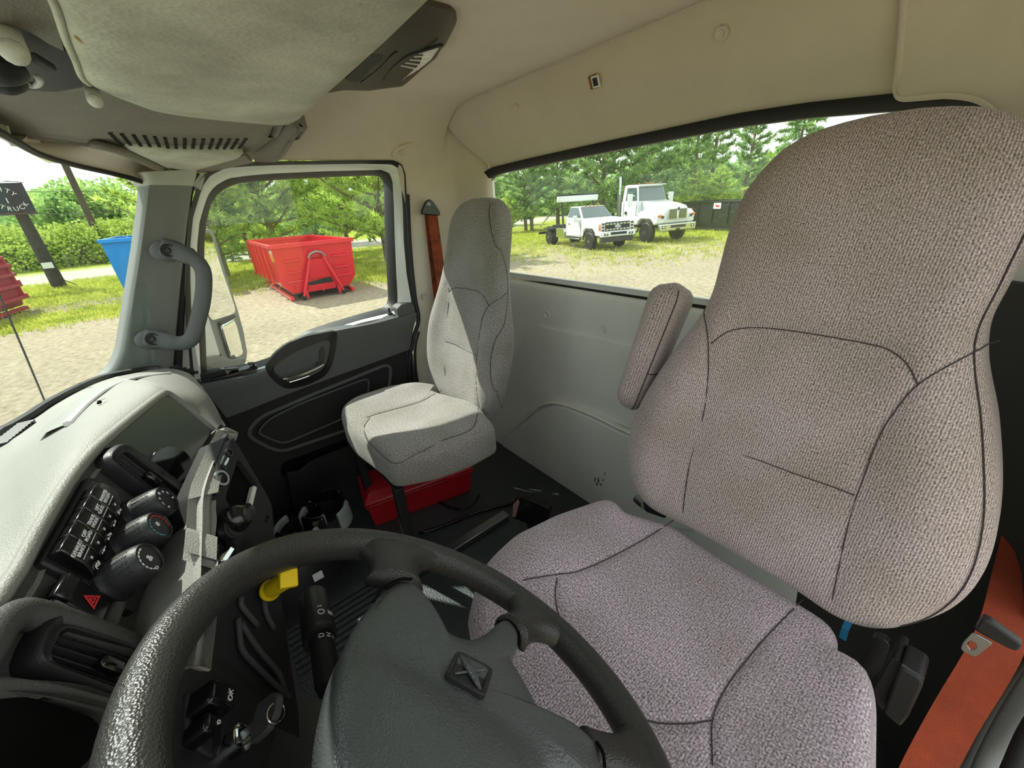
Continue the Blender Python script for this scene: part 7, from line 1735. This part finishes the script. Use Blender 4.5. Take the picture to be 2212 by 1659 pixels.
for zz in (0.98, 1.22):
    for k in range(7):
        b = MB(); b.box((1.035, -0.6 + 0.2 * k, zz), (0.03, 0.15, 0.07)); b.build('grille_bar', m_chrome, tk, local=True, bevel=0.012)
b = MB(); b.ball((1.04, 0, 1.10), (0.03, 0.19, 0.085), None, 20, 10); b.build('oval_badge', m_chrome, tk, local=True, smooth=180)
b = MB(); b.ball((1.055, 0, 1.10), (0.022, 0.165, 0.066), None, 20, 10); bo = b.build('badge_field', mat('badge_blue', (150, 160, 178), 0.3), tk, local=True, smooth=180)
text('print', 'Ford', (1.08, 0, 1.10), (0, 1, 0), (0, 0, 1), 0.13, m_print, tk, local=True)
for s in (-1, 1):
    b = MB(); b.box((0.97, s * 0.84, 1.10), (0.12, 0.26, 0.46)); hl = b.build('headlamp', m_lamp, tk, local=True, bevel=0.03)
    for zz in (0.96, 1.10, 1.24):
        b = MB(); b.box((1.04, s * 0.84, zz), (0.02, 0.14, 0.08)); b.build('lamp_cell', m_panel, hl, local=True, bevel=0.01)
    b = MB(); b.box((0.93, s * 0.985, 1.10), (0.12, 0.03, 0.3)); b.build('side_marker', m_amber, tk, local=True, bevel=0.01)
    b = MB(); b.box((1.13, s * 0.72, 0.76), (0.03, 0.24, 0.10)); fl = b.build('fog_lamp', m_black, tk, local=True, bevel=0.01)
    b = MB(); b.ball((1.145, s * 0.72, 0.76), (0.012, 0.045, 0.04)); b.build('fog_lens', m_lamp, fl, local=True)
    b = MB(); aw = [(0.52 * math.cos(math.radians(a)), 0.42 + 0.58 * math.sin(math.radians(a))) for a in range(5, 180, 12)]
    b.tube([(x, s * 0.99, z) for x, z in aw], 0.05, 8); b.build('wheel_flare', m_panel, tk, local=True, smooth=180)
    wheel(tk, (0, s * 0.86, 0.42), 0.42, 0.26, s, m_steel)
    wheel(tk, (-4.35, s * 0.80, 0.42), 0.42, 0.46, s, m_steel)
    b = MB(); b.box((-1.05, s * 1.16, 1.48), (0.10, 0.20, 0.32)); b.bar((-1.05, s * 1.0, 1.4), (-1.05, s * 1.12, 1.42), 0.05, 0.05); b.build('door_mirror', m_black if s > 0 else m_tpaint, tk, local=True, bevel=0.02)
    b = MB(); b.box((-1.95, s * 1.0, 1.22), (0.16, 0.03, 0.035)); b.build('door_handle', m_black, tk, local=True, bevel=0.006)
    b = MB(); b.tube([(-0.78, s * 0.995, 1.46), (-0.78, s * 0.995, 0.64), (-2.2, s * 0.995, 0.64), (-2.26, s * 0.995, 1.48)], 0.006, 6); b.build('door_gap', m_rubber, tk, local=True)
    b = MB(); b.bar((-0.8, s * 0.98, 0.5), (-2.3, s * 0.98, 0.5), 0.16, 0.06); b.build('running_board', m_steel, tk, local=True, bevel=0.01)
    b = MB(); b.box((-2.95, s * 0.86, 0.72), (0.9, 0.34, 0.5)); b.build('step_box', m_chrome, tk, local=True, bevel=0.02)
    b = MB(); b.bar((-2.4, s * 0.42, 0.86), (-5.6, s * 0.42, 0.86), 0.10, 0.22); b.build('frame_rail', m_black, tk, local=True)
    b = MB(); b.box((-4.35, s * 0.84, 0.92), (1.0, 0.52, 0.04)); b.build('rear_fender', m_black, tk, local=True, bevel=0.01)
    b = MB(); b.bar((-2.7, s * 1.10, 2.34), (-5.3, s * 1.12, 1.0), 0.05, 0.05); b.build('tarp_arm', m_chrome, tk, local=True)
b = MB(); b.box((1.06, 0, 0.78), (0.16, 2.04, 0.26)); b.build('bumper', m_tpaint, tk, local=True, bevel=0.05, seg=3)
b = MB(); b.box((1.14, 0, 0.80), (0.03, 0.92, 0.12)); b.build('bumper_opening', m_black, tk, local=True, bevel=0.01)
b = MB(); b.box((0.98, 0, 0.52), (0.2, 1.86, 0.24)); b.build('air_dam', m_panel, tk, local=True, bevel=0.03)
P([(-2.6, 0.98), (-2.7, 1.5), (-2.9, 1.5), (-3.2, 1.14), (-5.3, 1.05), (-5.4, 0.95)], 0.5, 'hook_lift', m_black, tk, 0.02)
b = MB(); b.box((-5.55, 0, 0.62), (0.12, 2.2, 0.14)); b.build('rear_bumper', m_black, tk, local=True, bevel=0.02)
b = MB(); b.box((-2.75, 0, 2.45), (0.26, 2.5, 0.30)); b.build('tarp_housing', m_tpaint, tk, local=True, bevel=0.04)
b = MB(); b.bar((-2.75, -1.25, 2.64), (-2.75, 1.25, 2.64), 0.14, 0.10); b.build('tarp_roll', m_black, tk, local=True, bevel=0.03)
for s in (-1, 1):
    b = MB(); b.bar((-2.75, s * 0.9, 0.9), (-2.75, s * 1.0, 2.35), 0.08, 0.08); b.build('gantry_post', m_panel, tk, local=True)

it = thing('day_cab_truck', 'large white day-cab truck with chrome twin grille and tall exhaust stack, parked behind the pickup', 'truck', (12.95, -21.2, GZ), hd)
P([(0.95, 0.95), (1.0, 1.60), (0.88, 1.80), (0.2, 1.95), (-0.95, 2.12), (-0.95, 1.0), (0.62, 0.95)], 1.55, 'hood', m_tpaint, it, 0.12)
for s in (-1, 1):
    fw = [(0.98, 0.98), (0.98, 1.42), (0.75, 1.60), (0.2, 1.66), (-0.4, 1.62), (-0.95, 1.35), (-0.95, 0.9), (-0.62, 0.9), (-0.58, 1.08), (-0.36, 1.20), (0.36, 1.20), (0.56, 1.05), (0.6, 0.9)]
    P(fw, 0.50, 'fender', m_tpaint, it, 0.08, s * 0.98)
    b = MB(); b.tube([(0.60 * math.cos(math.radians(a)), s * 1.2, 0.52 + 0.66 * math.sin(math.radians(a))) for a in range(10, 180, 12)], 0.035, 6); b.build('wheel_lip', m_black, it, local=True, smooth=180)
    b = MB(); b.add([(0.98, s * 0.80, 1.20), (0.98, s * 1.20, 1.22), (0.72, s * 1.235, 1.30), (0.78, s * 1.22, 1.46), (0.96, s * 0.86, 1.42)] + [(1.03, s * 0.80, 1.20), (1.0, s * 1.22, 1.22), (0.72, s * 1.255, 1.30), (0.78, s * 1.24, 1.46), (1.0, s * 0.86, 1.42)], [(0, 1, 2, 3, 4), (5, 6, 7, 8, 9), (0, 1, 6, 5), (1, 2, 7, 6), (2, 3, 8, 7), (3, 4, 9, 8), (4, 0, 5, 9)]); hl = b.build('headlamp', m_lamp, it, local=True, bevel=0.02)
    b = MB(); b.ball((0.98, s * 1.12, 1.36), (0.06, 0.14, 0.07)); b.build('turn_lamp', m_amber, hl, local=True)
    b = MB(); b.ball((1.02, s * 0.95, 1.30), (0.03, 0.10, 0.07)); b.build('beam_lamp', m_panel, hl, local=True)
    wheel(it, (0, s * 1.04, 0.52), 0.52, 0.30, s, m_chrome)
    wheel(it, (-5.2, s * 0.95, 0.52), 0.52, 0.56, s, m_chrome)
    b = MB(); b.box((1.16, s * 0.95, 0.80), (0.03, 0.22, 0.14)); fl = b.build('fog_lamp', m_black, it, local=True, bevel=0.01)
    b = MB(); b.ball((1.175, s * 0.95, 0.80), (0.012, 0.06, 0.05)); b.build('fog_lens', m_lamp, fl, local=True)
    b = MB(); b.box((1.03, s * 0.33, 1.42), (0.05, 0.56, 0.52)); gr_ = b.build('grille_half', m_chrome, it, local=True, bevel=0.03)
    b = MB(); b.box((1.06, s * 0.33, 1.42), (0.02, 0.48, 0.44)); gm_ = b.build('grille_mesh', m_panel, gr_, local=True, bevel=0.01)
    for k in range(7):
        b = MB(); b.bar((1.075, s * (0.12 + 0.07 * k), 1.22), (1.075, s * (0.12 + 0.07 * k), 1.62), 0.018, 0.012); b.build('grille_rod', m_chrome, gr_, local=True)
    b = MB(); b.box((-1.15, s * 1.42, 2.18), (0.16, 0.26, 0.62)); b.bar((-1.15, s * 1.1, 2.0), (-1.15, s * 1.35, 2.0), 0.05, 0.05); b.bar((-1.15, s * 1.1, 2.4), (-1.15, s * 1.35, 2.4), 0.05, 0.05); b.build('door_mirror', m_tpaint, it, local=True, bevel=0.05)
    b = MB(); b.box((-1.95, s * 1.06, 1.52), (0.14, 0.05, 0.16)); b.build('door_latch', m_black, it, local=True, bevel=0.01)
    b = MB(); b.tube([(-1.05, s * 1.035, 2.05), (-1.05, s * 1.04, 1.05), (-2.2, s * 1.04, 1.05), (-2.2, s * 1.035, 2.1)], 0.008, 6); b.build('door_gap', m_rubber, it, local=True)
    b = MB(); b.box((-1.75, s * 1.0, 0.72), (1.5, 0.44, 0.48)); b.build('fuel_tank', m_chrome, it, local=True, bevel=0.08, seg=4)
    b = MB(); b.bar((0.6, s * 0.42, 0.85), (-6.3, s * 0.42, 0.85), 0.10, 0.28); b.build('frame_rail', m_black, it, local=True)
P([(-0.95, 1.02), (-0.95, 2.12), (-2.45, 2.12), (-2.45, 1.02)], 2.06, 'cab_body', m_tpaint, it, 0.06)
b = MB(); gb = [(-0.98, 1.0, 2.08), (-0.98, -1.0, 2.08), (-2.44, -1.0, 2.10), (-2.44, 1.0, 2.10)]; gt = [(-1.22, 0.88, 2.84), (-1.22, -0.88, 2.84), (-2.40, -0.9, 2.88), (-2.40, 0.9, 2.88)]
b.grid([gb, gt, [(p[0] - 0.08, p[1] * 0.9, p[2] + 0.10) for p in gt]], closeu=True, cap=True); b.build('greenhouse', m_tpaint, it, local=True, bevel=0.06, seg=4)
pane('windscreen', [gb[0], gb[1], gt[1], gt[0]], m_wind, it, (1, 0, 0.3), 0.07)
for s in (0, 1):
    i, j = (0, 3) if s == 0 else (1, 2)
    pane('side_window', [gb[i], lerp(gb[i], gb[j], 0.8), lerp(gt[i], gt[j], 0.8), gt[i]], m_wind, it, (0, 1 if s == 0 else -1, 0.2), 0.14)
b = MB(); b.box((-1.12, 0, 2.90), (0.22, 1.86, 0.05)); b.build('sun_shade', m_tpaint, it, local=True, bevel=0.02)
for y in (-0.7, -0.2, 0.0, 0.2, 0.7):
    b = MB(); b.ball((-1.35, y, 3.0), (0.06, 0.05, 0.035)); b.build('roof_lamp', m_redl, it, local=True)
b = MB(); b.box((1.08, 0, 0.78), (0.18, 2.44, 0.36)); b.build('bumper', m_chrome, it, local=True, bevel=0.05, seg=3)
b = MB(); b.box((1.175, 0, 0.82), (0.02, 1.0, 0.14)); b.build('bumper_opening', m_panel, it, local=True, bevel=0.01)
b = MB(); b.box((1.175, 0, 0.66), (0.02, 0.26, 0.12)); b.build('plate_holder', m_black, it, local=True)
b = MB(); b.bar((1.06, 0, 1.14), (0.98, 0, 1.74), 0.09, 0.05, (1, 0, 0)); b.build('grille_spine', m_chrome, it, local=True, bevel=0.02)
b = MB(); b.prism([(1.10, -0.07, 1.66), (1.10, 0.0, 1.58), (1.10, 0.07, 1.66), (1.10, 0.0, 1.76)], (-0.04, 0, 0)); b.build('diamond_badge', m_panel, it, local=True, bevel=0.006)
b = MB(); b.tube([(-2.62, -1.05, 0.9), (-2.62, -1.05, 3.25), (-2.66, -1.05, 3.42)], 0.085, 14); b.build('exhaust_stack', m_chrome, it, local=True, smooth=60)
b = MB(); b.tube([(-2.62, -1.05, 1.2), (-2.62, -1.05, 2.5)], 0.12, 14); b.build('exhaust_guard', m_steel, it, local=True)
b = MB(); b.box((-1.35, 0.45, 2.28), (0.02, 0.30, 0.34)); b.build('cab_vest', mat('hi_vis_green', (170, 226, 120), 0.8), it, local=True)
b = MB(); b.box((-4.0, 0, 1.1), (3.0, 0.9, 0.10)); b.build('deck_plate', m_black, it, local=True)
P([(-3.0, 1.1), (-3.0, 1.5), (-3.4, 1.4), (-5.9, 1.2), (-5.9, 1.1)], 0.6, 'hook_lift', m_black, it, 0.02)
# decal on the black dumpster
dl_ = MB(); dl_.box((2.95, -1.235, 1.50), (0.62, 0.02, 0.34)); dco = dl_.build('decal', m_print, d4, local=True)
dl_ = MB(); dl_.prism([(2.74, -1.246, 1.60), (2.88, -1.246, 1.44), (3.14, -1.246, 1.42), (3.14, -1.246, 1.52), (2.95, -1.246, 1.54)], (0, -0.006, 0)); dl_.build('decal_mark', m_redl, dco, local=True)

# ------------------------------------------------------------------ own truck: mirror, hood, antenna
mi = thing('outside_mirror', 'tall grey outside mirror with small convex lower glass beyond the passenger door', 'mirror', (1.9, -0.0103, -0.5296))
m_mirror = mat('mirror_silver', (236, 240, 240), 0.015, metal=1.0)
MN_ = Vector((-0.489, -0.868, -0.0898)).normalized()
b = MB(); b.prism(fil([(1.889, -0.0608, -0.0313), (1.99, -0.1175, -0.0343), (2.008, -0.1124, -0.1773), (2.039, -0.1139, -0.3314), (2.03, -0.1072, -0.3507), (1.987, -0.083, -0.3504), (1.873, -0.0201, -0.3379), (1.86, -0.0147, -0.32), (1.841, -0.0203, -0.159)], 0.012), tuple(-MN_ * 0.004)); b.build('flat_glass', m_mirror, mi, smooth=0)
mh = [(1.882, -0.0535, -0.0198), (2.017, -0.1291, -0.022), (2.036, -0.1232, -0.1811), (2.062, -0.1203, -0.3524), (2.069, -0.1147, -0.444), (2.06, -0.1, -0.5381), (2.033, -0.0811, -0.5721), (1.965, -0.0444, -0.5578), (1.887, -0.0066, -0.4968), (1.869, -0.0066, -0.404), (1.858, -0.0062, -0.3465), (1.83, -0.0099, -0.1566)]
mc = sum((V(p) for p in mh), Vector()) / len(mh)
mhf = fil(mh, 0.012)
b = MB(); b.grid([mhf, [tuple(V(p) - MN_ * 0.05) for p in mhf], [tuple(V(lerp(p, tuple(mc), 0.25)) - MN_ * 0.11) for p in mhf]], closeu=True, cap=True); b.build('housing', m_pillar, mi, smooth=50)
cxs = resamp(fil([(1.9, -0.0373, -0.3613), (2.004, -0.096, -0.362), (2.015, -0.0985, -0.3965), (2.018, -0.09, -0.4948), (2.009, -0.0817, -0.5246), (1.968, -0.0587, -0.5225), (1.916, -0.0314, -0.5077), (1.908, -0.0329, -0.4481)], 0.012), 40, True); cc0 = tuple(sum(p[i] for p in cxs) / 40 for i in range(3))
b = MB(); b.grid([[tuple(V(lerp(p, cc0, t)) + MN_ * (0.008 * (1 - (1 - t) ** 2))) for p in cxs] for t in (0.0, 0.2, 0.4, 0.6, 0.8, 0.99)], closeu=True, cap=True); b.build('convex_glass', m_mirror, mi, smooth=180)
b = MB(); b.tube([(1.903, -0.0379, -0.3601), (1.955, -0.0671, -0.3608), (2.011, -0.0985, -0.3616)], 0.006, 8); b.build('glass_divider', m_rubber, mi)
b = MB(); b.prism(fil([(1.8, -0.0027, -0.2332), (1.82, -0.0162, -0.2585), (1.86, -0.0064, -0.4703), (1.84, 0.019, -0.4695), (1.78, 0.0533, -0.4478), (1.76, 0.0429, -0.3612)], 0.01), (0.03, 0.06, 0)); b.build('arm_cover', m_white, mi, bevel=0.008)
b = MB(); b.prism(fil([(1.76, 0.0527, -0.4428), (1.84, 0.0048, -0.4621), (1.92, -0.0334, -0.5132), (1.97, -0.0835, -0.5323), (1.97, -0.0654, -0.5872), (1.84, 0.0129, -0.5373), (1.76, 0.0497, -0.4727)], 0.01), (0.05, 0.06, -0.02)); b.build('mirror_foot', m_pillar, mi, bevel=0.01)
hood_rows = []
for y, z, w in ((0.44, -0.47, 0.86), (0.7, -0.50, 0.84), (1.1, -0.56, 0.80), (1.6, -0.68, 0.72), (1.9, -0.86, 0.66)):
    hood_rows.append([(0.76 - w, y, z - 0.25), (0.76 - w * 0.96, y, z - 0.06), (0.76 - w * 0.6, y, z), (0.76, y, z + 0.02), (0.76 + w * 0.6, y, z), (0.76 + w * 0.96, y, z - 0.04), (0.76 + w, y, z - 0.25)])
b = MB(); b.sheet(hood_rows, 4, 3, 0.01, toward=(0.7, 0.8, 2)); tag(b.build('truck_hood', m_white, smooth=60), 'sliver of the white hood of the truck itself below the windscreen', 'hood')
an_ = thing('hood_antenna', 'thin dark whip antenna rising from the hood at the left, outside the windscreen', 'antenna', (1.62, 0.4254, -0.4548))
b = MB(); b.tube([(1.62, 0.4254, -0.4548), (1.62, 0.4059, -0.2862), (1.62, 0.3901, -0.1389), (1.62, 0.3752, 0.0102)], 0.0022, 6); b.build('whip', m_panel, an_)
b = MB(); a_ = (1.62, 0.4254, -0.4548); b.tube([(a_[0], a_[1], a_[2] - 0.08), a_], 0.006, 8); b.build('base', m_rubber, an_)
